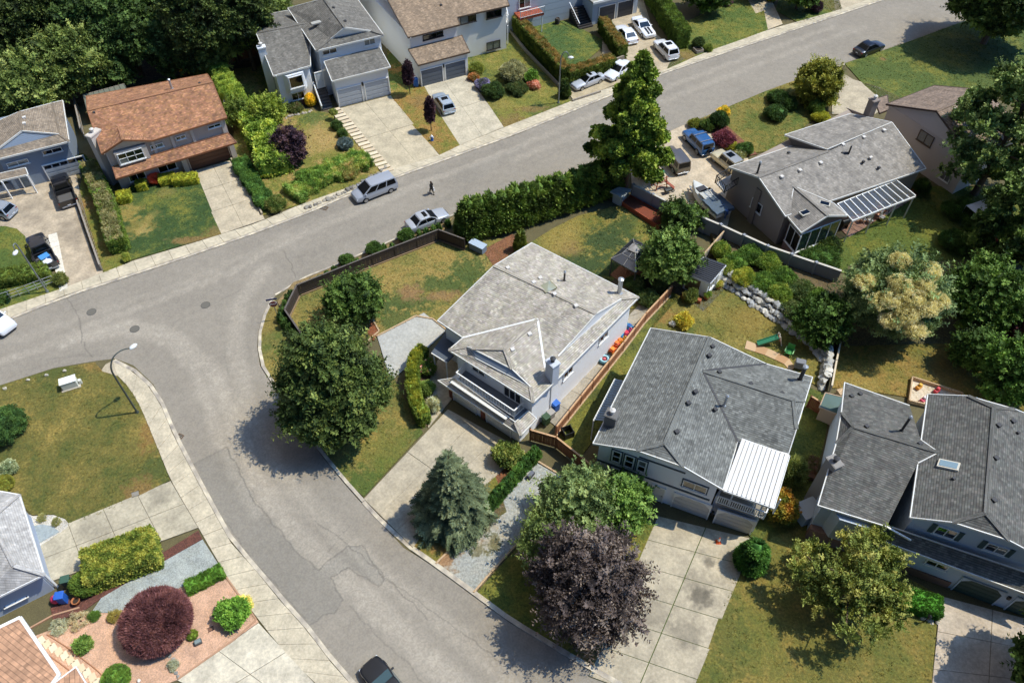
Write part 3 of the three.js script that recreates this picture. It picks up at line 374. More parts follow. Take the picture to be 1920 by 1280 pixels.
function onRoof(R,[p,q]){
const o=V3(p),d=V3(q).sub(o).normalize(),ray=new THREE.Ray(o,d),hit=new THREE.Vector3();let best=null;
for(const f of R.faces)for(let i=1;i<f.length - 1;i++){const h=ray.intersectTriangle(V3(R.V[f[0]]),V3(R.V[f[i]]),V3(R.V[f[i +1]]),false,hit);if(h&&(!best||h.distanceTo(o)<best.distanceTo(o)))best=h.clone();}
return best||V3(p).lerp(V3(q),0.4);
}
const mVent=M(0x3c3c3d,0.7),mVentPale=M(0xcfcac0,0.6);
function vents(parent,R,list,pale,s=0.34){for(const g of list){const p=onRoof(R,g);obj('roof_vent',[rbox(s,0.2,s,0.03,p.x,p.y +0.08,p.z,0.5),box(s*0.6,0.24,s*0.6,p.x,p.y +0.02,p.z,0.5)],pale?mVentPale:mVent,parent);}}
function flue(parent,R,g,h=1.1,r=0.14,m=mGalv){const p=onRoof(R,g);const o=obj('flue_pipe',[cyl(r,r,h +0.3,p.x,p.y - 0.3,p.z),cyl(r*1.6,r*1.2,0.08,p.x,p.y,p.z)],m,parent);obj('flue_cap',[cyl(r*1.35,r*1.35,0.16,p.x,p.y +h,p.z),cyl(r*1.35,r*0.4,0.1,p.x,p.y +h +0.16,p.z)],mGalv,o);}
function walls(parent,P,y0,y1,mat,name='wall'){return obj(name,prism(P,y0,y1),mat,parent);}
function sheet(parent,name,P,mat,th=0.08){
const n=new THREE.Vector3();for(let i=0;i<P.length;i++){const a=P[i],b=P[(i +1)% P.length];n.x +=(a[1]- b[1])*(a[2]+b[2]);n.y +=(a[2]- b[2])*(a[0]+b[0]);n.z +=(a[0]- b[0])*(a[1]+b[1]);}
n.normalize();const u=new THREE.Vector3(n.z,0,-n.x).normalize(),t=new TB(),B=P.map((p)=>[p[0]- n.x*th,p[1]- n.y*th,p[2]- n.z*th]),uv=(p)=>[p[0]*u.x +p[2]*u.z,p[1]];
for(let i=1;i<P.length - 1;i++){t.tri(P[0],P[i],P[i +1],uv(P[0]),uv(P[i]),uv(P[i +1]));t.tri(B[0],B[i +1],B[i],uv(B[0]),uv(B[i +1]),uv(B[i]));}
for(let i=0;i<P.length;i++){const j=(i +1)% P.length;t.quad(P[j],P[i],B[i],B[j],uv(P[j]),uv(P[i]),uv(B[i]),uv(B[j]));}
return obj(name,t.geo(),mat,parent);
}
const mGlassBlind=new THREE.MeshPhysicalMaterial({color:0x6f7472,roughness:0.12,clearcoat:1,clearcoatRoughness:0.03}),mGlassTeal=new THREE.MeshPhysicalMaterial({color:0x1d2f33,roughness:0.03,clearcoat:1,clearcoatRoughness:0.02});
function wb(w){const l=Math.hypot(w.b[0]- w.a[0],w.b[1]- w.a[1]),tx=(w.b[0]- w.a[0])/l,tz=(w.b[1]- w.a[1])/l;return new THREE.Matrix4().makeBasis(new THREE.Vector3(tx,0,tz),new THREE.Vector3(0,1,0),new THREE.Vector3(-tz,0,tx)).setPosition(w.a[0],0,w.a[1]);}
const norm=(r)=>[Math.min(r[0],r[2]),Math.min(r[1],r[3]),Math.max(r[0],r[2]),Math.max(r[1],r[3])];
function win(parent,w,r,{cols=2,rows=1,frame=mWhite,f=0.07,sill=true,shut=null,glass,name='window',trim=null}={}){
const m=wb(w),[u0,v0,u1,v1]=norm(r),W=u1 - u0,H=v1 - v0,g=[box(W,f,0.1,u0 +W/2,v0 +f/2,0.05),box(W,f,0.1,u0 +W/2,v1 - f/2,0.05),box(f,H - 2*f,0.1,u0 +f/2,v0 +H/2,0.05),box(f,H - 2*f,0.1,u1 - f/2,v0 +H/2,0.05)];
for(let i=1;i<cols;i++)g.push(box(f*0.8,H - 2*f,0.09,u0 +W*i/cols,v0 +H/2,0.05));
for(let i=1;i<rows;i++)g.push(box(W - 2*f,f*0.7,0.085,u0 +W/2,v0 +H*i/rows,0.05));
if(sill)g.push(box(W +0.16,0.06,0.16,u0 +W/2,v0 - 0.035,0.08));
const o=obj(name,merge(g).applyMatrix4(m),frame,parent);
for(let i=0;i<cols;i++)for(let j=0;j<rows;j++)obj('pane',box(W/cols - f,H/rows - f,0.03,u0 +W*(i +0.5)/cols,v0 +H*(j +0.5)/rows,0.035).applyMatrix4(m),glass||(rnd()<0.25?mGlassBlind:mGlass),o);
if(shut)for(const s of[-1,1])obj('shutter',merge([box(W*0.24,H +0.1,0.05,(s<0?u0 - W*0.14:u1 +W*0.14),v0 +H/2,0.045),...[0,1,2,3,4,5].map((k)=>box(W*0.19,0.05,0.07,(s<0?u0 - W*0.14:u1 +W*0.14),v0 +H*(k +0.5)/6,0.05))]).applyMatrix4(m),shut,parent);
if(trim)obj('window_trim',merge([box(W +0.2,0.09,0.05,u0 +W/2,v1 +0.05,0.03),box(W +0.2,0.09,0.05,u0 +W/2,v0 - 0.05,0.03),box(0.09,H +0.02,0.05,u0 - 0.05,v0 +H/2,0.03),box(0.09,H +0.02,0.05,u1 +0.05,v0 +H/2,0.03)]).applyMatrix4(m),trim,parent);
return o;
}
function garageDoor(parent,w,r,{mat=mWhitePaint,frame=mWhite,rows=4,arch=false,lights=false}={}){
const m=wb(w),[u0,v0,u1,v1]=norm(r),W=u1 - u0,H=v1 - v0,f=0.1;
const g=[box(W +2*f,f,0.12,u0 +W/2,v1 +f/2,0.05),box(f,H,0.12,u0 - f/2,v0 +H/2,0.05),box(f,H,0.12,u1 +f/2,v0 +H/2,0.05)];
if(arch)for(const s of[-1,1]){const t=new THREE.Shape();t.moveTo(0,0);t.lineTo(0.5,0);t.lineTo(0,-0.5);const e=new THREE.ExtrudeGeometry(t,{depth:0.1,bevelEnabled:false});if(s>0)e.rotateY(Math.PI).translate(0,0,0.1);e.translate(s<0?u0:u1,v1,0.02);g.push(e);}
const o=obj('garage_door',merge(g).applyMatrix4(m),frame,parent);
for(let j=0;j<rows;j++){const p=[box(W,H/rows - 0.03,0.05,u0 +W/2,v0 +H*(j +0.5)/rows,0.035)];if(!(lights&&j===rows - 1))for(let i=0;i<4;i++)p.push(box(W/4 - 0.16,H/rows - 0.18,0.02,u0 +W*(i +0.5)/4,v0 +H*(j +0.5)/rows,0.065));obj('panel',merge(p).applyMatrix4(m),mat,o);if(lights&&j===rows - 1)for(let i=0;i<5;i++)obj('pane',box(W/5 - 0.14,H/rows - 0.16,0.02,u0 +W*(i +0.5)/5,v0 +H*(j +0.5)/rows,0.068).applyMatrix4(m),mGlass,o);}
}
function onWall(parent,name,w,[u0,v0,u1,v1],mat,d=0.05,off=0){return obj(name,box(Math.abs(u1 - u0),Math.abs(v1 - v0),d,(u0 +u1)/2,(v0 +v1)/2,d/2 +off).applyMatrix4(wb(w)),mat,parent);}
function door(parent,w,[u0,v0,u1,v1],mat){const m=wb(w),W=u1 - u0,H=v1 - v0;const o=obj('door',merge([box(W,H,0.08,u0 +W/2,v0 +H/2,0.04),box(W*0.6,H*0.3,0.03,u0 +W/2,v0 +H*0.25,0.09),box(W*0.6,H*0.4,0.03,u0 +W/2,v0 +H*0.68,0.09)]).applyMatrix4(m),mat,parent);obj('door_frame',merge([box(0.1,H,0.12,u0 - 0.05,v0 +H/2,0.06),box(0.1,H,0.12,u1 +0.05,v0 +H/2,0.06),box(W +0.2,0.1,0.12,u0 +W/2,v1 +0.05,0.06)]).applyMatrix4(m),mWhite,parent);obj('handle',box(0.06,0.12,0.1,u1 - 0.12,v0 +H*0.45,0.1).applyMatrix4(m),mMetal,o);}
function railing(parent,P,h=1,mat=mWhite,step=0.2){
const post=[],bal=[];
for(let i=0;i<P.length - 1;i++){
const a=P[i],b=P[i +1],l=Math.hypot(b[0]- a[0],b[2]- a[2]),n=Math.round(l/step);
obj('rail',beam([a[0],a[1]+h,a[2]],[b[0],b[1]+h,b[2]],0.09,0.06,0,0.06),mat,parent);obj('rail',beam([a[0],a[1]+0.12,a[2]],[b[0],b[1]+0.12,b[2]],0.06,0.05,0),mat,parent);
for(let k=1;k<n;k++){const t=k/n;bal.push(box(0.045,h - 0.18,0.045,lerp(a[0],b[0],t),lerp(a[1],b[1],t)+h/2 +0.04,lerp(a[2],b[2],t)));}
}
for(const p of P)obj('railing_post',box(0.1,h +0.06,0.1,p[0],p[1]+h/2 +0.03,p[2]),mat,parent);
obj('balusters',bal,mat,parent).userData.kind='stuff';
}
function chimney(parent,[x,y,z],w,d,y0,y1,ry,mat,cap=mVentPale){const o=obj('chimney',[box(w,y1 - y0,d,x,(y0 +y1)/2,z,ry),box(w +0.12,0.14,d +0.12,x,y1 - 0.1,z,ry)],mat,parent);obj('chimney_pot',[cyl(0.16,0.16,0.45,x,y1 - 0.1,z),cyl(0.24,0.24,0.05,x,y1 +0.36,z),cyl(0.24,0.05,0.12,x,y1 +0.41,z)],cap,o);}
const YAW=0.41;
const house=(label)=>tag(thing('house',label,'house'),label,'house',null);
{
const h=house('white two-storey house with pale grey-tan shingle roof and front balcony on the corner lot'),sv=siding(0xf1f1ee);
const V=[[1.87,5.2,-7.84],[-6.48,5.2,2.01],[-1.62,7,-2.93],[7.12,7,2.82],[9.69,5.6,-0.22],[11.32,5.15,-0.83],[-4.18,5.2,3.95],[2.16,6.7,3.15],[2.71,5.6,7.55],[3.9,5.6,6.26],[3.48,5.1,8.6],[1.7,5.15,10.71],[1.5,5.5,9.38],[0,6.05,8.01],[-0.61,6.7,6.42],[-3.32,6.05,5.83],[-3.8,5.6,5.28],[-5.35,5.15,5.26],[-2.96,5.5,6.46]];
const R=roof(h,V,[[2,1,6,7,8,9,3],[2,3,4,5,0],[4,5,10,8,9],[7,8,10,11,12,13,14],[7,14,15,16,17,6],[14,15,13],[16,17,11,12,18]],shTan,{fascia:mPvc,valley:mWhite});
sheet(h,'gable_wall',[V[3],V[4],V[9]].map((p,i)=>[p[0]- 0.1,p[1]-(i?-0.05:0.12),p[2]]),sv);
sheet(h,'gable_wall',[V[15],V[16],V[18],V[12],V[13]],siding(0x8c97a3));  // siding colour darkened to paint the shade on this recessed gable
const P=insetPoly(xz([V[0],V[1],V[6],V[17],V[11],V[5]]),0.45);walls(h,P,0,5.15,sv);
const w={a:[-5.07,4.9],b:[1.98,10.36],r:[[5.11,3.09,7.25,3.68],[4.15,3.87,5.11,3.24],[7.82,2.19,8.45,1.57]]};
win(h,w,[5.6,3.05,7.4,5.0],{cols:3,name:'sliding_door',sill:false});
win(h,w,[2.2,3.8,3.6,4.9],{cols:2});
const e={a:[1.36,10.39],b:[10.98,-1.17],r:[[6.31,1.83,7.56,1.81]]};
win(h,e,[4.6,3.0,5.9,3.9]);win(h,e,[9.8,3.0,11.1,3.9]);onWall(h,'downpipe',e,[2.9,0.1,3.0,5],mWhite,0.09);
chimney(h,[3.25,5.7,8.29],0.7,0.9,4.7,7.4,0.68,siding(0xc8ccd0),mVent);
const L=[[-6.35,2.6,6.54],[0.74,2.6,12.13],[2.02,2.6,10.51],[1.32,3.15,10.09],[0.26,3.15,11.2],[-4.9,3.15,6.67],[-5.52,2.6,5.79]];
roof(h,L,[[0,1,4,5],[1,2,3,4]],shTan,{fascia:mPvc,name:'garage_skirt_roof'});
const F=[[-4.86,6.78],[0.26,10.89],[1.41,9.77],[2.24,8.08],[-2.79,4.22]];walls(h,F,2.72,2.96,M(0x6e7276,0.8),'balcony_floor');
const g=insetPoly([[-6.35,6.54],[0.74,12.13],[2.02,10.51],[3.15,8.06],[-3.29,3.41]],0.7);walls(h,g,0,2.72,sv,'garage_wall');
const gw={a:[-5.92,5.99],b:[1.17,11.58],r:[[0.96,0.18,3.44,0.73]]};
garageDoor(h,gw,[1.1,0,3.6,2.1]);garageDoor(h,gw,[4.9,0,7.4,2.1]);for(const u of[0.6,4.2])onWall(h,'brick_pier',gw,[u,0,u +0.42,2.2],M(0x7a4534,0.9),0.12);
railing(h,[[-3.81,3,5.51],[-4.67,3,6.78],[0.17,3,10.68],[0.97,3,9.77]],1.0,mWhite,0.17);
obj('planter_trough',beam([[-5.16,3.05,7.05],[-0.44,3.05,10.87]][0],[[-5.16,3.05,7.05],[-0.44,3.05,10.87]][1],0.28,0.12,0.06),mPvc,h);
walls(h,[[-7.08,3.59],[-5.66,4.67],[-3.98,2.31],[-5.77,0.86]],2.6,2.8,M(0x4c5560,0.8),'porch_roof');obj('gutter',beam([[-7.08,2.78,3.62],[-5.66,2.78,4.69]][0],[[-7.08,2.78,3.62],[-5.66,2.78,4.69]][1],0.12,0.12),mWhite,h);
for(const p of[[-6.91,3.53],[-5.78,4.37]])obj('porch_post',box(0.12,2.6,0.12,p[0],1.3,p[1]),mWhite,h);
vents(h,R,[[[-0.36,9,-0.58],[-0.42,1,-8.65]],[[1.83,9,1.13],[2.14,1,-6.66]],[[3.53,9,2.48],[4.12,1,-5.08]],[[5.23,9,3.8],[6.1,1,-3.54]],[[1.4,9,6.83],[1.63,1,0]],[[0.04,9,8.42],[0.05,1,1.85]],[[2.38,9,0.63],[2.78,1,-7.24]]],true);vents(h,R,[[[3.22,9,6.61],[3.76,1,-0.26]]],false);
flue(h,R,[[4.39,9,0.88],[5.13,1,-6.95]],1.0,0.09,mDarkMetal);flue(h,R,[[8.89,9,2.3],[10.37,1,-5.29]],1.6,0.2);
{const p=onRoof(R,[[3.02,9,1.75],[3.53,1,-5.93]]),o=obj('skylight',box(1.25,0.18,0.95,p.x,p.y +0.1,p.z,0.6),M(0x8a8468,0.6),h);const c=new THREE.ConeGeometry(0.72,0.3,4);c.rotateY(Math.PI/4 +0.6);c.translate(p.x,p.y +0.34,p.z);obj('dome',c,new THREE.MeshPhysicalMaterial({color:0x9a9a80,roughness:0.15,clearcoat:1}),o);}
}
{
const h=house('two-storey white house with mid-grey shingle roof and white metal deck cover'),sw=stucco(0xe6e8ea),mTrim=M(0x2c3f4e,0.6);
const V=[[11.9,5.4,3.04],[6.19,5.4,14.69],[16.26,7.1,5.5],[11.31,7.1,15.78],[9.23,6.5,16],[12.56,6.5,17.42],[15.45,5.4,18.69],[17.3,5.4,14.55],[15.25,6.76,8.73],[21.02,5.4,6.95],[21.84,6.76,11.61],[22.91,6.35,11.42],[21.67,6.3,13.98],[24.52,5.4,8.33],[20.93,5.4,15.64],[15.06,6.6,4.37]];
const R=roof(h,V,[[0,1,4,3,2],[2,3,5,6,7,8],[2,8,9],[3,4,5],[8,9,13,11,10],[8,10,12,14,7],[10,11,12]],shGrey,{fascia:mPvc,valley:mVent});
const up=insetPoly(xz([V[0],V[1],V[6],V[7],V[14],V[13],V[9],V[2]].map((v)=>v)),0.4);
walls(h,up,0,5.35,sw);
for(const f of[[4,1,6,5],[11,13,14,12]]){const c=f.map((i)=>V[i]);sheet(h,'gable_wall',c.map((p)=>[p[0]+(f[0]===4?0.16:-0.25),p[1]- 0.12,p[2]+(f[0]===4?-0.36:0)]),sw);}
const w={a:[6.35,14.32],b:[15.61,18.32],r:[[1.52,3.4,2.27,4.96],[2.54,3.27,3.33,4.95],[3.58,3.32,4.31,4.89],[1.63,0.95,2.36,2.59],[2.72,0.86,3.4,2.64],[7.22,3.39,9.07,4.36],[7.17,-0.46,9.2,2.83],[10.4,-0.33,12.49,2.75],[3.84,0.19,4.63,2.25],[5.31,-0.15,5.94,2.67]]};
for(let i=0;i<3;i++)win(h,w,w.r[i],{cols:1,rows:2,trim:mTrim,f:0.11,sill:false});
for(let i=3;i<5;i++)win(h,w,w.r[i],{cols:1,rows:2,trim:mTrim,f:0.11,sill:false});
win(h,w,w.r[5],{cols:2,trim:mTrim,glass:mGlassTeal});
onWall(h,'trim_band',w,[0.4,2.65,9.5,2.85],mTrim,0.05);onWall(h,'trim_band',w,[3.6,5.1,7.2,5.28],mTrim,0.05);
door(h,w,[5.15,0.05,6.1,2.1],M(0xd8d4c8,0.6));onWall(h,'wall_lamp',w,[4.35,1.6,4.5,1.85],mBlack,0.14);
const dk=[[15.63,17.65],[18.7,19.43],[20.62,15.98],[18.44,13.76]];walls(h,dk,0,2.62,sw,'garage_wall');
garageDoor(h,w,[6.95,0,9.75,2.1],{arch:true,mat:M(0xc9c6be,0.6)});const w2={a:[15.51,18.39],b:[18.67,19.61],r:[[0.37,-0.18,2.47,2.76]]};garageDoor(h,w2,[0.35,0.02,3.1,2.1],{arch:true,mat:M(0xc9c6be,0.6)});
onWall(h,'house_number_plate',w,[9.95,0.9,10.15,1.5],mBlack,0.16);
const df=[[15.46,18.27],[18.87,19.69],[20.74,16.56],[18.08,14.4]];walls(h,df,2.62,2.74,M(0x8a8578,0.9),'deck');
railing(h,[[15.53,2.74,18.29],[18.82,2.74,19.67],[20.49,2.74,16.91]],1.0,mWhite,0.16);
const C=[[17.55,5.75,14.53],[20.84,5.75,16],[19.05,4.95,19.92],[15.63,4.95,18.44]],cov=obj('cover_frame',[beam(C[0],C[1],0.14,0.2),beam(C[3],C[2],0.14,0.2),beam(C[1],C[2],0.1,0.16),beam(C[0],C[3],0.1,0.16)],mWhite,h),mPanel=M(0xd9d7d0,0.5),nC=11;
const L3=(a,b,t)=>[lerp(a[0],b[0],t),lerp(a[1],b[1],t),lerp(a[2],b[2],t)];
for(let i=0;i<nC;i++){const a=L3(C[0],C[1],i/nC),b=L3(C[0],C[1],(i +1)/nC),c=L3(C[3],C[2],(i +1)/nC),d=L3(C[3],C[2],i/nC),t=new TB(),lift=(p,k)=>[p[0],p[1]+k,p[2]],m0=0.16,m1=0.84;const A=[a,L3(a,b,m0),L3(a,b,m1),b],D=[d,L3(d,c,m0),L3(d,c,m1),c],hh=[0.07,0.02,0.02,0.07];for(let k=0;k<3;k++)t.quad(lift(A[k],hh[k]),lift(D[k],hh[k]),lift(D[k +1],hh[k +1]),lift(A[k +1],hh[k +1]));t.quad(lift(D[0],-0.02),lift(A[0],-0.02),lift(A[3],-0.02),lift(D[3],-0.02));obj('panel',t.geo(),mPanel,cov);obj('rib',beam(lift(a,0.09),lift(d,0.09),0.05,0.05,0),mPanel,cov);}
for(const p of[[16.48,2.74,18.42],[18.14,2.74,18.87],[19.68,2.74,19.19]])obj('cover_post',box(0.1,2.15,0.1,p[0],3.8,p[2]),mWhite,h);
vents(h,R,[[[15.3,9,9.01],[17.85,1,2.54]],[[13.04,9,13.52],[15.22,1,7.8]],[[11.84,9,16.05],[13.81,1,10.76]],[[13.71,9,12.49],[15.99,1,6.6]]],false);vents(h,R,[[[15.81,9,10.63],[18.45,1,4.43]],[[17.99,9,11.75],[20.99,1,5.73]],[[20.13,9,12.64],[23.48,1,6.78]],[[14.92,9,14.09],[17.4,1,8.47]],[[15.69,9,8.1],[18.31,1,1.47]]],false,0.3);
flue(h,R,[[15.65,9,13.71],[18.26,1,8.02]],1.1,0.1);flue(h,R,[[21.78,9,11.34],[25.41,1,5.26]],1.6,0.16,mDarkMetal);
chimney(h,[7.66,6,12.94],0.8,0.9,0,6.9,1.12,stucco(0x6c6a66));
const A=[[8.77,3,6.67],[9.6,3.3,7.12],[7.71,3.3,11.25],[6.67,3,10.94]],aw=obj('awning_frame',[beam(A[0],A[3],0.1,0.14),beam(A[1],A[2],0.1,0.14)],mWhite,h);for(let i=0;i<18;i++){const p=L3(A[0],A[3],i/18),q=L3(A[0],A[3],(i +0.72)/18),r=L3(A[1],A[2],(i +0.82)/18),s=L3(A[1],A[2],i/18),t=new TB();t.quad(p,q,r,s);t.quad([p[0],p[1]- 0.04,p[2]],[s[0],s[1]- 0.04,s[2]],[r[0],r[1]- 0.04,r[2]],[q[0],q[1]- 0.04,q[2]]);obj('slat',t.geo(),M(0x8a979f,0.5),aw);}
for(const i of[0,3])obj('awning_post',box(0.08,3,0.08,A[i][0],1.5,A[i][2]),mWhite,h);
}
{
const h=house('large pale blue-grey house with dark slate-grey shingle roofs and shuttered windows'),sb=siding(0xb9c2c9),brick=M(0x8b6a58,0.95,{bumpMap:sidingBump,bumpScale:0.01}),shut=M(0x3c5350,0.6);
const V=[[27.3,4.8,8.43],[22.34,4.8,19.63],[26.85,4.8,21.33],[29.94,6.3,16.98],[31.54,6.7,16.31],[30.81,6.3,14.94],[31.9,4.8,10.73],[25.87,6.7,14.05],[25.69,5.9,12.17],[24.52,5.9,15.06]];
const R=roof(h,V,[[0,8,7,4,5,6],[7,9,1,2,3,4],[7,8,9]],shSlate,{fascia:mPvc,valley:mVent,skip:['5_6','2_3']});
const Q=[[32.82,6.2,10.64],[27.99,6.2,21.34],[36.21,8,13.2],[32.25,8,21.96],[35.11,7.4,11.67],[38.21,7.4,12.92],[30.19,7.3,22.28],[33.52,7.3,23.62],[41.77,6.2,13.71],[36.8,6.2,24.98]];
const R2=roof(h,Q,[[0,1,6,3,2,4],[2,3,7,9,8,5],[3,6,7],[2,4,5]],shSlate,{fascia:mPvc});
walls(h,insetPoly(xz([V[0],V[1],V[2],V[3],V[5],V[6]]),0.4),0,4.75,sb);
walls(h,insetPoly(xz([Q[0],Q[1],Q[9],Q[8]]),0.4),0,6.15,sb);
sheet(h,'gable_wall',[6,1,9,7].map((i)=>[Q[i][0]+0.15,Q[i][1]- 0.1,Q[i][2]- 0.35]),sb);
sheet(h,'gable_wall',[0,8,9,1].map((i)=>[V[i][0]+0.35,V[i][1]- 0.1,V[i][2]+0.1]),sb);
const w={a:[28.14,20.97],b:[36.95,24.61],r:[[2.01,4.79,3.4,5.86],[5.32,4.87,6.7,5.82]]};
win(h,w,w.r[0],{shut,cols:2});win(h,w,w.r[1],{shut,cols:2});
const G2=[[26.78,3.4,21.68],[37.58,3.4,26.55],[37.57,4.4,25.37],[27.12,4.4,21.04]];
roof(h,G2,[[0,1,2,3]],shSlate,{fascia:mPvc,name:'garage_roof'});
walls(h,[...insetPoly(xz([G2[0],G2[1],G2[2],G2[3]]),0.35)],0,3.35,sb,'garage_wall');
const gw={a:[26.93,21.36],b:[37.73,26.23],r:[[5.93,0.13,7.28,3.12],[3.12,2.28,4.39,2.52]]};
win(h,gw,[3.5,2.1,5.0,2.75],{cols:2});onWall(h,'brick_base',gw,[1.0,0,5.9,0.85],brick,0.1);const dg=M(0x34493f,0.6);
garageDoor(h,gw,[6.25,0,9.0,2.15],{mat:dg,frame:sb,arch:true});garageDoor(h,gw,[9.9,0,12.6,2.15],{mat:dg,frame:sb,arch:true});onWall(h,'wall_lamp',gw,[9.35,1.5,9.55,1.85],mBlack,0.16);
const lw={a:[22.48,19.25],b:[26.99,20.95],r:[[1.6,2.86,3.4,5.3],[0.57,4.24,1.17,3.65]]};
const by=wb(lw),bay=prism([[1.2,0],[1.75,0.7],[3.9,0.7],[4.4,0]],1.5,4.3).applyMatrix4(by);obj('bay',bay,sb,h);obj('bay_base',prism([[0.4,0.01],[0.4,0.5],[1.75,0.6],[3.9,0.6],[4.6,0.5],[4.6,0.01]],0,1.5).applyMatrix4(by),brick,h);
win(h,{a:[23.84,19.29],b:[26.88,20.43],r:[[-60.62,31.82,-60.6,31.79]]},[0.3,2.0,2.9,4.0],{cols:1,glass:mGlassTeal});
chimney(h,[23.93,5.6,16.74],0.75,1.0,0,6.2,0.42,stucco(0x8f8b84),mVent);vents(h,R,[[[25.61,9,15.59],[29.87,1,10.22]],[[28.98,9,17.05],[33.81,1,11.92]],[[25.27,9,12.89],[29.48,1,7.06]],[[25.96,9,12.69],[30.29,1,6.83]]],false,0.3);flue(h,R,[[28.05,9,15.92],[32.72,1,10.6]],1.7,0.1,mDarkMetal);
vents(h,R2,[[[35.19,9,15.5],[41.06,1,10.11]],[[33.93,9,18.24],[39.59,1,13.3]],[[32.5,9,21.54],[37.91,1,17.15]],[[36.38,9,15.13],[42.45,1,9.68]]],false);vents(h,R2,[[[30.35,9,19.9],[35.41,1,15.24]],[[36.32,9,16.14],[42.37,1,10.86]]],false,0.22);
{const a=onRoof(R2,[[29.75,9,18.67],[34.7,1,13.81]]),b=onRoof(R2,[[31,9,19.01],[36.17,1,14.21]]),c=a.clone().add(b).multiplyScalar(0.5),d=b.clone().sub(a),f=new THREE.BoxGeometry(d.length()+0.1,0.2,0.75),mm=new THREE.Matrix4().makeBasis(d.clone().normalize(),new THREE.Vector3().crossVectors(new THREE.Vector3(-d.z,0,d.x).normalize(),d.clone().normalize()).negate(),new THREE.Vector3(-d.z,0,d.x).normalize());const basis=new THREE.Matrix4();const X=d.clone().normalize(),Zv=new THREE.Vector3().crossVectors(X,new THREE.Vector3(0,1,0)).normalize(),Y=new THREE.Vector3().crossVectors(Zv,X);basis.makeBasis(X,Y,Zv).setPosition(c.x,c.y +0.08,c.z);f.applyMatrix4(basis);const o=obj('skylight',f,M(0xd8d0bc,0.5),h);const gl=new THREE.BoxGeometry(d.length()- 0.12,0.05,0.55);gl.translate(0,0.1,0);gl.applyMatrix4(basis);obj('pane',gl,new THREE.MeshPhysicalMaterial({color:0x7f9aa6,roughness:0.05,clearcoat:1}),o);}
obj('gutter',[beam([V[2][0],V[2][1]+0.02,V[2][2]],[[28.49,4.4,22.16]][0],0.12,0.12)],mWhite,h);
}
{
const h=house('long tan house with warm grey shingle roof, sunroom and glass patio cover'),sw=stucco(0x9c8f82);
const V=[[23.02,4.2,-20.62],[30.59,4.2,-24.34],[33.14,6,-20.96],[24.97,6,-16.65],[41.34,6,-26.08],[43.86,4.2,-20.35],[27.29,4.2,-12.79],[29.76,5,-25.21],[37.99,5,-29.15],[33.04,6,-21.24]];
const R=roof(h,V,[[0,1,2,3],[3,2,4,5,6],[7,9,4,8]],shWarmGrey,{fascia:mPvc,skip:['1_2','2_4']});
sheet(h,'raised_wall',[V[7],V[1],V[2]].map((p,i)=>[p[0]+(i===0?0.3:0),p[1]- 0.06,p[2]]),stucco(0x6e675f));
const N=mir(V[5],V[4]);const P=insetPoly([[V[0][0],V[0][2]],[V[6][0],V[6][2]],[V[5][0],V[5][2]],[N[0],N[2]]],0.35);walls(h,P,0,4.15,sw);
sheet(h,'gable_wall',[V[0],V[6],V[3]].map((p)=>[p[0]+0.3,p[1]- 0.1,p[2]- 0.1]),sw);sheet(h,'gable_wall',[V[5],N,V[4]].map((p)=>[p[0]- 0.3,p[1]- 0.1,p[2]+0.1]),sw);
const w={a:[23.33,-20.79],b:[27.59,-12.96],r:[[2.78,-0.03,3.81,1.85]]};win(h,w,[4.0,1.7,5.6,2.9],{cols:2});obj('corner_pilaster',box(0.7,4.4,0.25,4.6,2.2,0.1).applyMatrix4(wb(w)).translate(0,0,0),stucco(0x84786c),h);
vents(h,R,[[[25.68,9,-12.85],[29.96,1,-22.97]],[[27.63,9,-13.82],[32.24,1,-24.1]],[[29.92,9,-14.98],[34.9,1,-25.44]],[[32.86,9,-17.87],[38.34,1,-28.82]],[[35.27,9,-19.1],[41.15,1,-30.25]],[[37.65,9,-20.26],[43.93,1,-31.61]]],true,0.36);vents(h,R,[[[34.1,9,-15.14],[39.78,1,-25.64]],[[35.33,9,-14.23],[41.22,1,-24.58]],[[27.17,9,-16.57],[31.7,1,-27.31]]],false,0.28);flue(h,R,[[23.46,9,-13.42],[27.37,1,-23.63]],1.3,0.1,mDarkMetal);
{const p=onRoof(R,[[35.01,9,-15.81],[40.85,1,-26.42]]);obj('roof_cap',rbox(0.4,0.18,0.3,0.05,p.x,p.y +0.08,p.z,0.4),mVentPale,h);const q=onRoof(R,[[33.09,9,-16.57],[38.6,1,-27.31]]);obj('flue_pipe',[cyl(0.09,0.09,1.0,q.x,q.y - 0.1,q.z),box(0.9,0.06,0.2,q.x - 0.4,q.y +0.08,q.z)],mDarkMetal,h);}
chimney(h,[39.73,5.5,-28.51],0.8,0.8,3,7.3,0.4,stucco(0x8b8076));const S=[[28.64,5.2,-16.21],[30.96,5.2,-11.72],[28.42,4,-10.58],[27.62,4,-12.86],[33.61,4,-13.1],[32.57,4.3,-14.63]];
const R3=roof(h,S,[[0,3,2,1],[0,1,4,5]],shWarmGrey,{fascia:mPvc,name:'sunroom_roof'});
const sp=insetPoly([[27.62,-12.86],[28.42,-10.58],[33.61,-13.1],[32.78,-15.48]],0.25);walls(h,sp,0,3.95,stucco(0x8a6f66),'sunroom_wall');sheet(h,'gable_wall',[S[1],S[2],S[4]].map((p)=>[p[0]- 0.1,p[1]- 0.12,p[2]- 0.25]),stucco(0x80756c));
const s1={a:[27.86,-12.95],b:[28.66,-10.67],r:[[232.08,137.02,232.26,137.22]]},s2={a:[28.31,-10.81],b:[33.5,-13.33],r:[[-56.46,39.83,-56.45,39.8]]};win(h,s1,[0.4,1.2,2.4,3.4],{cols:2});win(h,s2,[0.4,1.0,5.4,3.5],{cols:4,glass:mGlassTeal});
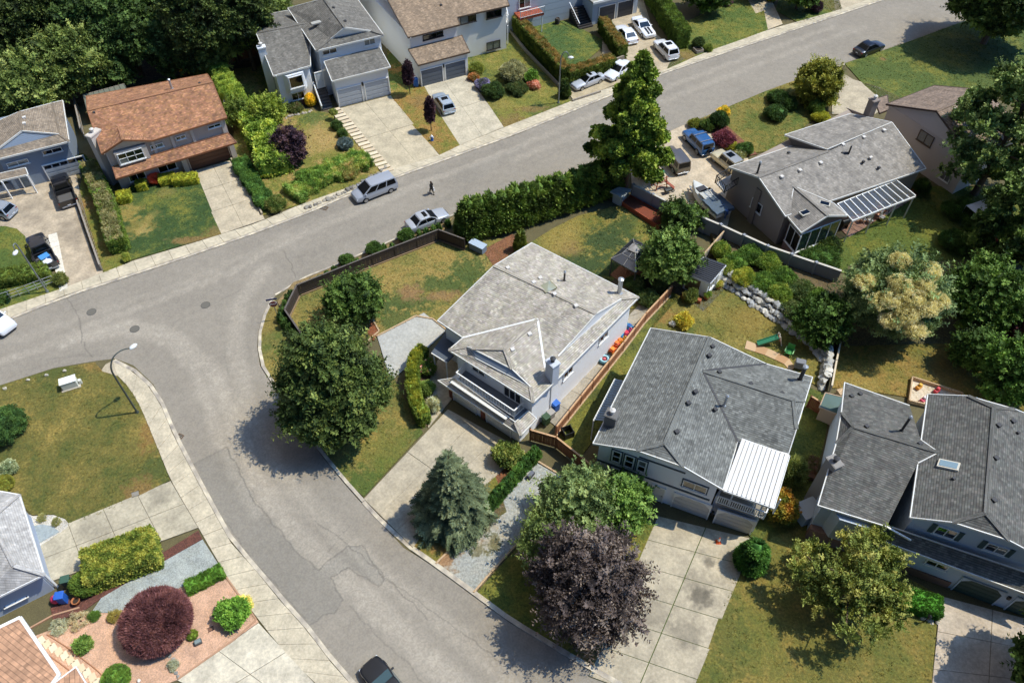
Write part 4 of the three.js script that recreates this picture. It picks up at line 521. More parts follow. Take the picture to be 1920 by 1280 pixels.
for(const[s,t]of[[[[26.63,9,-7.65],[31.07,1,-16.89]],0],[[[28.75,9,-8.91],[33.54,1,-18.36]],1]]){const p=onRoof(R3,s),o=obj('skylight',rbox(1.1,0.16,0.7,0.03,p.x,p.y +0.08,p.z,t?-0.4:0.45),M(0xb9b4a6,0.5),h);obj('pane',box(0.85,0.04,0.48,p.x,p.y +0.17,p.z,t?-0.4:0.45),mGlass,o);}
const C=[[33.12,3.9,-15.02],[40.32,3.9,-18.77],[42.14,3.1,-17.24],[34.46,3.1,-13.41]],L3=(a,b,t)=>[lerp(a[0],b[0],t),lerp(a[1],b[1],t),lerp(a[2],b[2],t)],n=10;
const cv=obj('patio_cover_frame',[beam(C[3],C[2],0.16,0.2),beam(C[0],C[1],0.1,0.12)],mWhite,h),gl=new THREE.MeshPhysicalMaterial({color:0xb4b6b4,roughness:0.12,transmission:0.88,thickness:0,ior:1.3});
for(let i=0;i<=n;i++){obj('rafter',beam(L3(C[0],C[1],i/n),L3(C[3],C[2],i/n),0.09,0.12,0.02),mWhite,cv);if(i<n){const t=new TB(),k=0.012,a=L3(C[0],C[1],i/n +k),b=L3(C[0],C[1],(i +1)/n - k),c=L3(C[3],C[2],(i +1)/n - k),d=L3(C[3],C[2],i/n +k);t.quad(a,d,c,b);obj('pane',t.geo(),gl,cv);}}
for(const t of[0.02,0.36,0.7,0.98]){const p=L3(C[3],C[2],t);obj('patio_post',box(0.11,3,0.11,p[0],1.5,p[2]),mPvc,h);}
walls(h,[[21.87,-19.95],[23.78,-21.4],[24.23,-19.78],[22.47,-18.45]],2.5,2.62,M(0xb9b6ae,0.8),'deck');railing(h,[[24.22,2.62,-19.75],[22.43,2.62,-18.25],[21.75,2.62,-19.93],[23.56,2.62,-21.47]],1.0,mDarkMetal,0.3);
}
{
const h=house('cream stucco house with mauve-brown roof half hidden by the big maple'),sw=stucco(0xd2c6ba);
const V=[[42.56,5,-31.02],[45.83,7.2,-26.39],[52.74,7.2,-30.47],[49.37,5,-34.82],[48.56,5,-20.75],[56.19,5,-25.45]];const R=roof(h,V,[[0,1,2,3],[1,4,5,2]],shMauve,{fascia:M(0x4a3a32,0.7)});
walls(h,insetPoly(xz([V[0],V[4],V[5],V[3]]),0.3),0,4.95,sw);sheet(h,'gable_wall',[V[0],V[4],V[1]].map((p)=>[p[0]+0.25,p[1]- 0.08,p[2]- 0.2]),sw);
const w={a:[42.82,-31.18],b:[48.82,-20.9],r:[[5.21,3.57,6.42,5.15]]};win(h,w,[5.0,3.3,6.9,4.6],{cols:2,frame:M(0x6a5a48,0.7),glass:mGlassBlind});win(h,w,[9.4,0.9,10.6,2.0],{cols:2});
vents(h,R,[[[46.13,9,-23.9],[53.82,1,-35.85]],[[47.51,9,-22.38],[55.42,1,-34.08]]],true);{const p=[[42.95,3.2,-34.74],[44.79,3.2,-35.63],[44.08,3.2,-32.67],[42.74,3.2,-31.92]];roof(h,[p[0],p[1],p[2],p[3]],[[0,1,2,3]],shMauve,{name:'porch_roof',fascia:M(0x4a3a32,0.7)});}
}
{
const h=house('beige split-level house with weathered orange shingle roof and brown garage door'),sw=siding(0xb9aa9e),pil=stucco(0xc9bcae);
const f=[[-43.31,5.4,-21.31],[-31.6,5.4,-27.85]],r=[[-45.96,7.1,-26.64],[-33.76,7.1,-32.23]],V=[f[0],f[1],r[0],r[1],...[[-42.06,6.55,-24.41],[-40.89,6.55,-22.14],[-38.64,5.4,-23.64]]],bl=mir(f[0],r[0]),br=mir(f[1],r[1]);V.push(bl,br);
const R=roof(h,V,[[2,4,6,1,3],[2,0,4],[4,0,5],[4,5,6],[2,3,8,7]],shOrange,{fascia:M(0x8a5a3a,0.7)});
walls(h,insetPoly(xz([f[0],f[1],br,bl]),0.3),0,5.35,sw);sheet(h,'gable_wall',[f[0],V[6],V[5]].map((p)=>[p[0],p[1]- 0.1,p[2]- 0.15]),sw);sheet(h,'gable_wall',[f[0],r[0],bl].map((p)=>[p[0]+0.25,p[1]- 0.08,p[2]]),sw);sheet(h,'gable_wall',[f[1],br,r[1]].map((p)=>[p[0]- 0.25,p[1]- 0.08,p[2]]),sw);
const L=[[-42.57,2.7,-20.55],[-31.06,2.7,-26.98],[-31.95,3.5,-27.66],[-42.98,3.5,-21.53]];roof(h,L,[[0,1,2,3]],shOrange,{name:'garage_skirt_roof',fascia:M(0x7a4c30,0.7)});
const w={a:[-43.45,-21.57],b:[-31.74,-28.11],r:[[1.06,3.35,3.97,4.25],[4.76,4.04,6.12,4.53],[7.53,4.24,8.61,4.7],[11.14,4.46,12.57,4.88],[7.89,-0.1,12.11,-0.25]]};
onWall(h,'bay',w,[1.1,3.4,4.4,5.15],pil,0.5);const w1={a:w.a.slice(),b:w.b.slice()};{const l=Math.hypot(w.b[0]- w.a[0],w.b[1]- w.a[1]),n=[-(w.b[1]- w.a[1])/l*0.5,(w.b[0]- w.a[0])/l*0.5];w1.a=[w.a[0]+n[0],w.a[1]+n[1]];w1.b=[w.b[0]+n[0],w.b[1]+n[1]];}
win(h,w1,[1.3,3.65,3.9,4.95],{cols:3,rows:2});for(const i of[1,2,3])win(h,w,norm(w.r[i]),{cols:2});
for(const u of[5.0,7.0,9.2,12.6])onWall(h,'pilaster',w,[u,3.45,u +0.3,5.3],pil,0.14);
garageDoor(h,w,[8.0,0,12.5,2.15],{mat:M(0x6b4a36,0.7),frame:pil});for(const u of[7.2,12.65])onWall(h,'garage_pier',w,[u,0,u +0.55,2.6],pil,0.5);win(h,w,[4.6,0.9,6.6,2.1],{cols:2});win(h,w,[1.4,0.9,3.2,2.0],{cols:2});
flue(h,R,[[-36.5,9,-27.85],[-42.58,1,-40.46]],1.0,0.12);vents(h,R,[[[-43.33,9,-23.32],[-50.55,1,-35.18]],[[-33.76,9,-28.77],[-39.38,1,-41.54]]],false,0.25);
{const p=onRoof(R,[[-41.67,9,-19.37],[-48.61,1,-30.56]]);chimney(h,[p.x - 0.3,0,p.z],1.5,0.7,0,p.y +0.5,1.15,stucco(0xc9bfb2));}
}
{
const h=house('blue-grey gabled house at the left edge with brown-grey shingle roof'),sb=siding(0x7f8c9b);
const V=[[-54.27,6.1,-27.93],[-52.66,6.1,-24.38],[-49.46,5,-25.35],[-52.46,5,-31.24],[-51.78,4.6,-32.38],[-48.33,4.5,-24.7],[-55.16,4.5,-21.41],[-55.25,5,-22.22],[-59.39,5,-25.45],[-60.93,5,-26.93],[-60.79,5,-28.64]];
const R=roof(h,V,[[0,1,2,3],[3,2,5,4],[7,2,5,6],[0,1,7,8]],shBrownGrey,{fascia:mWhitePaint,skip:['2_7']});
sheet(h,'gable_wall',[V[1],V[7],V[2]].map((p)=>[p[0],p[1]- 0.08,p[2]- 0.12]),sb);
const P=insetPoly(xz([V[4],V[5],V[6],...[[-59.75,4.5,-25.66],[-59.87,4.5,-28.66]]]),0.4);walls(h,P,0,4.45,sb);
const w={a:[-55.33,-21.77],b:[-48.51,-25.06],r:[[0.76,2.98,2.9,3.56],[4.52,3.38,6.51,3.94],[2.08,0.64,6.66,0.57]]};
win(h,w,norm(w.r[0]),{cols:2,glass:mGlassBlind});win(h,w,norm(w.r[1]),{cols:2});garageDoor(h,w,[3.9,0.12,8.1,2.15],{lights:true,mat:M(0xaab2b8,0.6),rows:4});
const L=[[-56.06,2.5,-20.08],[-52.5,2.5,-21.53],[-52.87,2.9,-22.21],[-56.18,2.9,-20.84]];roof(h,L,[[0,1,2,3]],shBrownGrey,{name:'porch_roof'});for(const p of[[-52.55,2.5,-21.35],[-54.91,2.5,-20.35]])obj('porch_post',box(0.14,2.5,0.14,p[0],1.25,p[2]),mWhite,h);
door(h,w,[1.2,0.1,2.1,2.1],M(0x5d6a74,0.6));vents(h,R,[[[-50.23,9,-22.47],[-58.6,1,-34.19]],[[-49.83,9,-21.45],[-58.13,1,-33]]],true,0.35);walls(h,[[-57.5,-20.53],[-53.77,-23.01],[-54.22,-23.85],[-58.16,-22.08]],0,0.2,M(0xb8b2a6,0.9),'porch_floor');
}
{
const h=house('white house with mossy grey gabled roofs, entry stairs and double garage'),sv=siding(0xdfe2e2),sg=siding(0xc8ced2);
const V=[[-23.59,8.2,-49.2],[-20.03,8.2,-42.16],[-21.85,6.95,-41.77],[-23.47,6.4,-40],[-28.71,6.4,-50.27],[-17.24,6.95,-43.64],[-15.75,6.4,-43.69],[-20.35,6.4,-53.21]];const R=roof(h,V,[[0,1,2,3,4],[0,1,5,6,7],[2,5,6,3]],shMoss,{fascia:mWhitePaint,skip:['2_5']});
sheet(h,'gable_wall',[V[1],V[2],V[5]].map((p)=>[p[0],p[1]- 0.1,p[2]- 0.12]),sv);walls(h,insetPoly(xz([V[3],V[6],V[7],V[4]]),0.35),0,6.35,sv);
const B=[[-31.33,6.6,-43.71],[-25.22,6.6,-46.28],[-24.23,5,-39.06],[-28.29,5,-36.85]],bl=mir(B[3],B[0]),bk=mir(B[2],B[1]);const R1=roof(h,[...B,bl,bk],[[0,1,2,3],[0,1,5,4]],shMoss,{fascia:mWhitePaint});walls(h,insetPoly([[B[3][0],B[3][2]],[B[2][0],B[2][2]],[bk[0],bk[2]],[bl[0],bl[2]]],0.35),0,4.95,sv);sheet(h,'gable_wall',[B[3],B[0],bl].map((p)=>[p[0]+0.3,p[1]- 0.08,p[2]]),sv);
const g=[[-22.85,4.8,-40.34],[-16.58,4.8,-44.03],[-14.9,3.9,-40.65],[-21.62,3.9,-37.48]];roof(h,g,[[0,1,2,3]],shMoss,{name:'garage_roof',fascia:mWhitePaint});walls(h,insetPoly(xz(g),0.3),0,3.85,sv,'garage_wall');
const gw={a:[-21.75,-37.75],b:[-15.03,-40.93],r:[[0.63,0.01,3.71,2.53],[3.75,0.04,6.69,2.1]]},uw={a:[-23.62,-40.32],b:[-15.9,-44.01],r:[[0.77,5.4,2.57,6.07],[6.05,5.35,7.47,6.14]]};garageDoor(h,gw,[0.45,0,3.45,2.35],{mat:M(0xaeb5bc,0.6)});garageDoor(h,gw,[3.95,0,6.95,2.35],{mat:M(0xaeb5bc,0.6)});onWall(h,'wall_lamp',gw,[3.6,2.2,3.8,2.6],mBlack,0.18);win(h,uw,norm(uw.r[0]),{});win(h,uw,norm(uw.r[1]),{});
const bw={a:[-28.45,-37.16],b:[-24.39,-39.36],r:[[2.05,3.06,3.46,4.3],[1.45,1.25,3.24,1.67]]};obj('bay',prism([[1.1,0],[1.5,0.6],[3.4,0.6],[3.8,0]],2.3,4.6).applyMatrix4(wb(bw)),sv,h);{const l=Math.hypot(bw.b[0]- bw.a[0],bw.b[1]- bw.a[1]),n=[-(bw.b[1]- bw.a[1])/l*0.6,(bw.b[0]- bw.a[0])/l*0.6];win(h,{a:[bw.a[0]+n[0],bw.a[1]+n[1]],b:[bw.b[0]+n[0],bw.b[1]+n[1]]},[1.6,2.9,3.3,4.4],{cols:1});}win(h,bw,[1.6,0.9,3.2,1.9],{});onWall(h,'brick_base',bw,[0.1,0,4.6,0.75],M(0x75564a,0.95),0.06);
chimney(h,[-30.01,6,-40.34],0.9,0.7,0,6.8,0.4,sv);door(h,bw,[5.0,1.6,5.9,3.7],M(0xbfc6cc,0.5));
{const S=[[-24.49,1.6,-39.87],[-23.25,1.6,-40.46],[-22.2,0,-37.69],[-23.3,0,-37.12]],n=8,L3=(a,b,t)=>[lerp(a[0],b[0],t),0,lerp(a[2],b[2],t)];for(let i=0;i<n;i++){const q=[L3(S[0],S[3],i/n),L3(S[1],S[2],i/n),L3(S[1],S[2],(i +1)/n),L3(S[0],S[3],(i +1)/n)].map((p)=>[p[0],p[2]]);obj('step',prism(q,0,1.6*(1 - i/n)),M(0x5a5550,0.9),h);}obj('stair_wall',[beam([S[0][0]- 0.1,2.5,S[0][2]],[S[3][0]- 0.1,0.9,S[3][2]],0.14,1.0)],sv,h);}
vents(h,R,[[[-21.67,9,-45.23],[-25.28,1,-60.74]],[[-19.82,9,-42.04],[-23.12,1,-57.02]],[[-21.65,9,-42.42],[-25.26,1,-57.46]]],false,0.3);{const p=onRoof(R,[[-23.16,9,-41.55],[-27.02,1,-56.44]]);obj('skylight',rbox(1.3,0.2,0.6,0.03,p.x,p.y +0.1,p.z,0.5),M(0xa8a69c,0.5),h);}
}
{
const h=house('tall white house with tan shingle roof, balcony and dark double garage doors'),sv=stucco(0xe4e2da),mTrim=M(0x2a2624,0.7);
const V=[[-18.2,8,-56.32],[-12.82,5.9,-43.96],[-6.57,5.9,-47.06],[-6.95,6.2,-48.35],[-0.34,6.2,-51.35],[-3.3,8,-64.14]];const R=roof(h,V,[[0,1,2,3,4,5]],shTan2,{fascia:M(0x5b4a3a,0.7)});
const bb=[mir(V[1],V[0]),mir(V[4],V[5])];roof(h,[V[0],V[5],bb[1],bb[0]],[[0,1,2,3]],shTan2,{fascia:M(0x5b4a3a,0.7)});const back=[[-23.57,5.9,-62.36],[-7.09,5.9,-74.22]];
walls(h,insetPoly(xz([V[1],V[2],V[3],V[4],back[1],back[0]]),0.35),0,5.85,sv);sheet(h,'gable_wall',[V[1],V[0],bb[0]].map((p)=>[p[0]+0.3,p[1]- 0.1,p[2]]),sv);
const g=[[-13.01,4.2,-44.2],[-6.41,4.2,-47.54],[-5.34,3.3,-45.13],[-11.66,3.3,-42.02]];roof(h,g,[[0,1,2,3]],shTan2,{name:'garage_roof',fascia:M(0x5b4a3a,0.7)});walls(h,insetPoly(xz(g),0.25),0,3.25,sv,'garage_wall');const gw={a:[-11.77,-42.24],b:[-5.45,-45.35],r:[[-40.22,20.43,-40.2,20.37]]},uw={a:[-12.97,-44.28],b:[-6.73,-47.37],r:[[2.02,4.8,4.76,5.48]]};const dd=M(0x5c646e,0.6);garageDoor(h,gw,[0.35,0,3.2,2.3],{mat:dd});garageDoor(h,gw,[3.65,0,6.4,2.3],{mat:dd});onWall(h,'wall_lamp',gw,[3.35,2.0,3.5,2.4],mBlack,0.18);win(h,uw,norm(uw.r[0]),{cols:3,frame:mTrim});
const sw={a:[-15.71,-51.46],b:[-12.48,-43.85],r:[[-1.45,2.89,1.9,5.62]]};win(h,sw,[3.0,3.3,4.6,4.4],{frame:mTrim});win(h,sw,[3.6,0.8,5.2,1.9],{frame:mTrim});
const rw={a:[-7.01,-48.41],b:[-0.47,-51.54],r:[[0.44,5.07,2.64,6.07],[4.1,4.94,6.24,5.9]]};win(h,rw,norm(rw.r[0]),{cols:2,frame:mTrim});win(h,rw,norm(rw.r[1]),{cols:2,frame:mTrim});win(h,rw,[4.0,0.6,6.0,1.7],{cols:2,frame:mTrim});
const bf=[[-7.19,-49.98],[-0.5,-52.86],[-0.87,-55.84],[-7.12,-53.28]];walls(h,bf,2.8,3.0,M(0xcfc8ba,0.8),'balcony_floor');railing(h,[[-7.12,3,-49.98],[-0.5,3,-52.86],[-0.79,3,-55.55]],1.05,mWhite,0.9);for(const p of[[-0.57,3,-52.58]])obj('balcony_post',box(0.14,2.8,0.14,p[0],1.4,p[2]),mWhite,h);vents(h,R,[[[-8.64,9,-45.88],[-10.08,1,-61.5]]],false,0.28);
}
{
const h=house('pale blue house with entry stairs and dark garage doors at the top edge'),sb=siding(0xaeb9c4);
const w={a:[11.68,-58.16],b:[16.86,-60.69],r:[[0.57,0.34,3,1.88],[3.62,0.26,5.34,1.9]]};const m=wb(w);obj('garage_wall',box(7.4,3.2,6,3.1,1.6,-3).applyMatrix4(m),sb,h);obj('garage_roof',box(7.8,0.25,6.3,3.1,3.3,-2.9).applyMatrix4(m),M(0x9a968a,0.8),h);obj('fascia',box(7.8,0.3,0.14,3.1,3.32,0.35).applyMatrix4(m),mWhite,h);const dd=M(0x3d3f44,0.6);garageDoor(h,w,[0.5,0,3.0,2.3],{mat:dd});garageDoor(h,w,[3.5,0,6.0,2.3],{mat:dd});
obj('wall',box(12,6,7,-6.3,3,-6.5).applyMatrix4(m),sb,h);obj('roof',[box(21,0.3,9,-2,6.3,-8.5,0,0.3).applyMatrix4(m)],shMoss,h);obj('deck',[box(3.6,0.3,2.2,-9.4,2.7,-2.2).applyMatrix4(m)],mRedWood,h);for(const u of[-11,-7.8])obj('deck_post',box(0.12,2.6,0.12,u,1.3,-1.3).applyMatrix4(m),mWhite,h);railing(h,[[-11.2,2.85,-1.1],[-7.6,2.85,-1.1]].map((p)=>new THREE.Vector3(...p).applyMatrix4(m).toArray()),0.95,mWhite,0.25);for(let i=0;i<9;i++)obj('step',box(2.2,0.19*(9 - i),0.34,-1.7,0.095*(9 - i),-2.4 +i*0.34).applyMatrix4(m),M(0x34302e,0.9),h);obj('stair_rail',beam([-2.9,2.7,-2.5],[-2.9,1.1,0.6],0.08,0.08).applyMatrix4(m),mWhite,h);win(h,{a:new THREE.Vector3(-12,0,-3).applyMatrix4(m).toArray().filter((_,i)=>i !==1),b:new THREE.Vector3(0,0,-3).applyMatrix4(m).toArray().filter((_,i)=>i !==1)},[1.5,3.2,3.2,4.6]);
}
{
const h=house('blue-sided house with light grey hip roof cut by the left edge'),sb=siding(0xa9b4c4);const V=[[-37.57,3,17.75],[-33.28,3,24.14],[-34.72,4.5,24.14],[-37.86,4.5,20.67],[-37.76,3,27.02],[-44.49,3,16.5]];
const R=roof(h,V,[[0,1,2,3],[1,2,3,4],[0,3,5]],shLight,{fascia:mWhite});walls(h,insetPoly([[V[0][0],V[0][2]],[V[1][0],V[1][2]],[V[4][0],V[4][2]],[V[5][0],V[5][2]]],0.45),0,2.95,sb);const w={a:[-38.01,26.64],b:[-33.52,23.76],r:[[1.81,-0.62,3.34,-0.19]]};win(h,w,norm(w.r[0]).map((v,i)=>(i % 2?clamp(v,0.9,2.2):v)),{cols:2,frame:mWhite});obj('corner_post',box(0.16,2.95,0.16,0,1.47,0).translate(V[1][0]- 0.5,0,V[1][2]- 0.35),mWhite,h);onWall(h,'downpipe',w,[0.2,0.1,0.3,2.8],mWhite,0.08);
const h2=house('low house with orange tiled roof and white gutters at the lower left corner');const T=[[-33.77,3,27.21],[-29.71,3,30.99],[-30.11,3.9,33.41],[-35,4.3,30.93],[-36.3,3.4,29.05]];const R4=roof(h2,T,[[0,1,2,3,4]],shTile,{fascia:mWhite,fw:0.22});const U=[[-28.92,2.7,30.42],[-27.29,2.7,32.1],[-30.03,3.4,34.21],[-29.93,3.4,31.98]];roof(h2,[U[0],U[1],U[2],U[3]],[[0,1,2,3]],shTile,{name:'porch_roof',fascia:mWhite});walls(h2,insetPoly(xz([T[0],T[1],T[2],T[3],T[4]]),0.4),0,2.8,stucco(0xd9cdbb));walls(h2,insetPoly(xz(U),0.35),0,2.6,stucco(0xd9cdbb),'porch_wall');
}
// ---------- plants ----------
function spray(n,len,wid,{flat=0,up=0.6,sphere=0.5,droop=0}={}){
const t=new TB(),a=new THREE.Vector3(),b=new THREE.Vector3(),c=new THREE.Vector3();
for(let i=0;i<n;i++){
const p=new THREE.Vector3(rr(-1,1),rr(-1,1),rr(-1,1));if(p.length()>1)p.normalize().multiplyScalar(rnd());p.multiplyScalar(sphere);p.y*=1 - flat;
const d=new THREE.Vector3(rr(-1,1),rr(-1,1)+up - droop,rr(-1,1)).normalize();a.set(rr(-1,1),rr(-0.4,1),rr(-1,1));b.crossVectors(d,a).normalize();c.crossVectors(b,d);
const L=len*rr(0.7,1.3),W=wid*rr(0.7,1.3),m=p.clone().addScaledVector(d,L*0.5),f=c.clone().multiplyScalar(W*0.35);
const P0=p.toArray(),P2=p.clone().addScaledVector(d,L).toArray(),P1=m.clone().addScaledVector(b,W).add(f).toArray(),P3=m.clone().addScaledVector(b,-W).add(f).toArray();
t.tri(P0,P1,P2);t.tri(P0,P2,P3);
}
return t.geo();
}
function bough(n,len,wid){
const t=new TB();
for(let i=0;i<n;i++){const z=rnd()*0.95,s=rnd()<0.5?-1:1,y=-0.22*z*z +rr(-0.05,0.05),l=len*(1 - z*0.75)*rr(0.7,1.2),q=[s*l,y +rr(-0.03,0.08),z +l*0.75];t.tri([0,y,z],[q[0],q[1],q[2]],[s*wid,y +0.02,z +wid*1.6]);t.tri([0,y +0.01,z],[s*wid,y +0.03,z - wid],q);}
return t.geo();
}
function twig(n,len,wid){const t=new TB();for(let i=0;i<n;i++){const y=rnd()*1.7,a=rnd()*6.283,q=0.22*(1 - y/2.2),d=[Math.cos(a),Math.sin(a)],L=len*rr(0.7,1.2),bx=-d[1]*wid,bz=d[0]*wid,x0=d[0]*q*0.3,z0=d[1]*q*0.3,m=0.5;t.tri([x0,y,z0],[x0 +d[0]*L*m +bx,y +L*0.35,z0 +d[1]*L*m +bz],[x0 +d[0]*L,y +L*0.5,z0 +d[1]*L]);t.tri([x0,y,z0],[x0 +d[0]*L,y +L*0.5,z0 +d[1]*L],[x0 +d[0]*L*m - bx,y +L*0.35,z0 +d[1]*L*m - bz]);}return t.geo();}
const LEAF={
twig:[0,1].map(()=>twig(22,0.4,0.11)),
broad:[0,1,2].map(()=>spray(26,0.42,0.15)),fine:[0,1,2].map(()=>spray(44,0.26,0.075)),maple:[0,1,2].map(()=>spray(16,0.62,0.28,{up:0.3})),tuft:[0,1,2].map(()=>spray(36,0.5,0.05,{up:1.2,sphere:0.3})),
hedge:[0,1].map(()=>spray(34,0.3,0.1,{up:0.9})),needle:[0,1].map(()=>bough(46,0.34,0.03)),cedar:[0,1].map(()=>spray(34,0.55,0.09,{up:1.6,sphere:0.35,flat:0.3})),weep:[0,1].map(()=>spray(30,0.36,0.08,{up:0.1})),
};
const leafMat=(o={})=>new THREE.MeshPhysicalMaterial({color:0xffffff,roughness:0.72,transmission:0.22,thickness:0,side:THREE.DoubleSide,specularIntensity:0.5,...o});
const mLeaf=leafMat(),mNeedle=M(0xffffff,0.8,{side:THREE.DoubleSide}),mBark=M(0xffffff,0.95,{map:woodTex([92,76,60],128)});
const LEAFK=2.15;
const lin=(h)=>new THREE.Color(h);
const C0=new THREE.Color(),Q0=new THREE.Quaternion(),Q1=new THREE.Quaternion(),UP=new THREE.Vector3(0,1,0);
function leaves(parent,name,n,sampler,{type='broad',size=0.5,cols,upBias=0.45,mat=mLeaf,tint=0.5,ns=0.5}={}){
const G=LEAF[type],K=cols.map(lin),per=G.map(()=>[]),o=rnd()*99;
for(let i=0;i<n;i++){const s=sampler();if(s)per[Math.floor(rnd()*G.length)].push(s);}
per.forEach((L,g)=>{
if(!L.length)return;
const im=new THREE.InstancedMesh(G[g],mat,L.length),m=new THREE.Matrix4(),S=new THREE.Vector3();im.name=numbered(name);im.castShadow=im.receiveShadow=true;im.userData.kind='stuff';
L.forEach(({p,d,s=1,z=null},i)=>{
const k=size*s*rr(0.7,1.35);
if(type==='needle'){m.lookAt(new THREE.Vector3(),d.clone().negate(),UP);Q0.setFromRotationMatrix(m);Q1.setFromAxisAngle(new THREE.Vector3(0,0,1),rr(-0.4,0.4));Q0.multiply(Q1);}
else{const e=d.clone().addScaledVector(UP,upBias).normalize();Q0.setFromUnitVectors(UP,e);Q1.setFromAxisAngle(UP,rnd()*6.28);Q0.multiply(Q1);}
m.compose(p,Q0,S.setScalar(k));im.setMatrixAt(i,m);
const v=clamp(0.5 +tint*n3(p.x*ns +o,p.y*ns,p.z*ns)+tint*0.9*(rnd()- 0.5))*(K.length - 1),a=Math.min(K.length - 2,Math.floor(v));C0.copy(K[Math.max(0,a)]).lerp(K[Math.max(0,a)+1]||K[0],v - a);{const y=0.3*C0.r +0.6*C0.g +0.1*C0.b;C0.r=lerp(C0.r,y*1.04,0.06);C0.g=lerp(C0.g,y,0.06);C0.b=lerp(C0.b,y*0.8,0.06);}if(C0.g>C0.r*1.05&&C0.g>C0.b*1.2){C0.r*=1.14;C0.b*=0.82;}C0.multiplyScalar(LEAFK*(name==='blossom'?0.95:1)*rr(0.82,1.2));im.setColorAt(i,C0);
});
parent.add(im);
});
}
function overLobes(L,{shell=0.3,low=-0.75,spike=0.14}={}){
const A=L.map((l)=>(l[3]*l[5]+l[3]*l[4]+l[4]*l[5])),T=A.reduce((a,b)=>a +b,0);
return()=>{
for(let tr=0;tr<12;tr++){
let r=rnd()*T,i=0;while(i<L.length - 1&&r>A[i]){r -=A[i];i++;}
const l=L[i],d=new THREE.Vector3(rr(-1,1),rr(-1,1),rr(-1,1));if(d.length()>1||d.length()<0.1)continue;d.normalize();if(d.y<low)continue;
const k=1 - shell*rnd()*rnd()+0.06*rnd()+(rnd()<spike?rnd()*0.3:0),p=new THREE.Vector3(l[0]+d.x*l[3]*k,l[1]+d.y*l[4]*k,l[2]+d.z*l[5]*k);if(p.y<0.1)continue;
if(L.some((q,j)=>j !==i&&((p.x - q[0])/q[3])**2 +((p.y - q[1])/q[4])**2 +((p.z - q[2])/q[5])**2<0.6))continue;
return{p,d:new THREE.Vector3(d.x/l[3],d.y/l[4],d.z/l[5]).normalize()};
}
return null;
};
}
function lobesIn([x,y,z],r,ry,n,size=[0.34,0.5],low=-0.5){
const L=[[x,y,z,r*0.66,ry*0.66,r*0.66]];
for(let i=0;i<n;i++){const u=(i +0.5)/n,a=i*2.39996 +rnd()*0.7,cy=lerp(1,low,u)+rr(-0.1,0.1),q=Math.sqrt(Math.max(0.02,1 - Math.min(1,cy*cy))),s=rr(...size),k=1.0 - s*rr(0.75,1.0);L.push([x +Math.cos(a)*q*r*k,y +cy*ry*k,z +Math.sin(a)*q*r*k,r*s,Math.min(r,ry)*s*rr(0.75,1),r*s]);}
return L;
}
const coreMat=(cols)=>{const c=new THREE.Color(0,0,0);cols.forEach((k)=>c.add(new THREE.Color(k)));return new THREE.MeshStandardMaterial({color:c.multiplyScalar(LEAFK/cols.length),roughness:0.95,side:THREE.DoubleSide});};
function cores(L,k,h,parent){obj('inner_blocker',L.map((l)=>{const g=new THREE.IcosahedronGeometry(1,2),p=g.attributes.position;for(let i=0;i<p.count;i++){const X=p.getX(i),Y=p.getY(i),Z=p.getZ(i),e=k*(0.85 +0.28*n3(X*2 +l[0],Y*2 +l[1],Z*2));p.setXYZ(i,l[0]+X*l[3]*e,Math.max(0.05,l[1]+Y*l[4]*e),l[2]+Z*l[5]*e);}g.computeVertexNormals();return g;}),coreMat(h),parent);}  // solid cores added inside the crown so no light leaks through
function trunkTo(parent,L,top,r=0.2,lean=0){
const g=[tube([[0,-0.1,0],[lean*0.3,top*0.4,0],[lean,top,0]],[r*1.25,r*0.9,r*0.5],8)];
L.slice(1).filter((_,i)=>i % 2===0).slice(0,9).forEach((l)=>{const y=Math.min(top*0.85,Math.max(top*0.35,l[1]*0.55));g.push(tube([[lean*y/top,y,0],[l[0]*0.5,(y +l[1])/2 +0.2,l[2]*0.5],[l[0],l[1],l[2]]],[r*0.5,r*0.32,r*0.1],5));});
obj('trunk',g,mBark,parent);
}
const GREEN=[0x1c2c10,0x2b3f17,0x3a5120,0x4f652b];
function tree(name,label,[x,z],{h=5,r=3,ry=r,n=1400,lobes=14,type='broad',size=0.75,cols=GREEN,core=1,coreK=0.84,trunk=0.2,group,cat='tree',low=-0.55,ls=[0.34,0.5],shell=0.3,tint=0.5,ns=0.5,upBias}={}){
const t=thing(name,label,cat,[x,0,z],0,group),L=lobesIn([0,h,0],r,ry,lobes,ls,low);
if(trunk)trunkTo(t,L,h,trunk);
if(core)cores(L,coreK,cols,t);
leaves(t,'crown',n,overLobes(L,{shell,spike:0.2}),{type,size,cols,tint,ns,upBias});leaves(t,'twigs',Math.round(n*0.16),overLobes(L,{shell:0.15,low:-0.4}),{type:'twig',size:size*0.95,cols,tint,ns,upBias:0.15});return t;
}
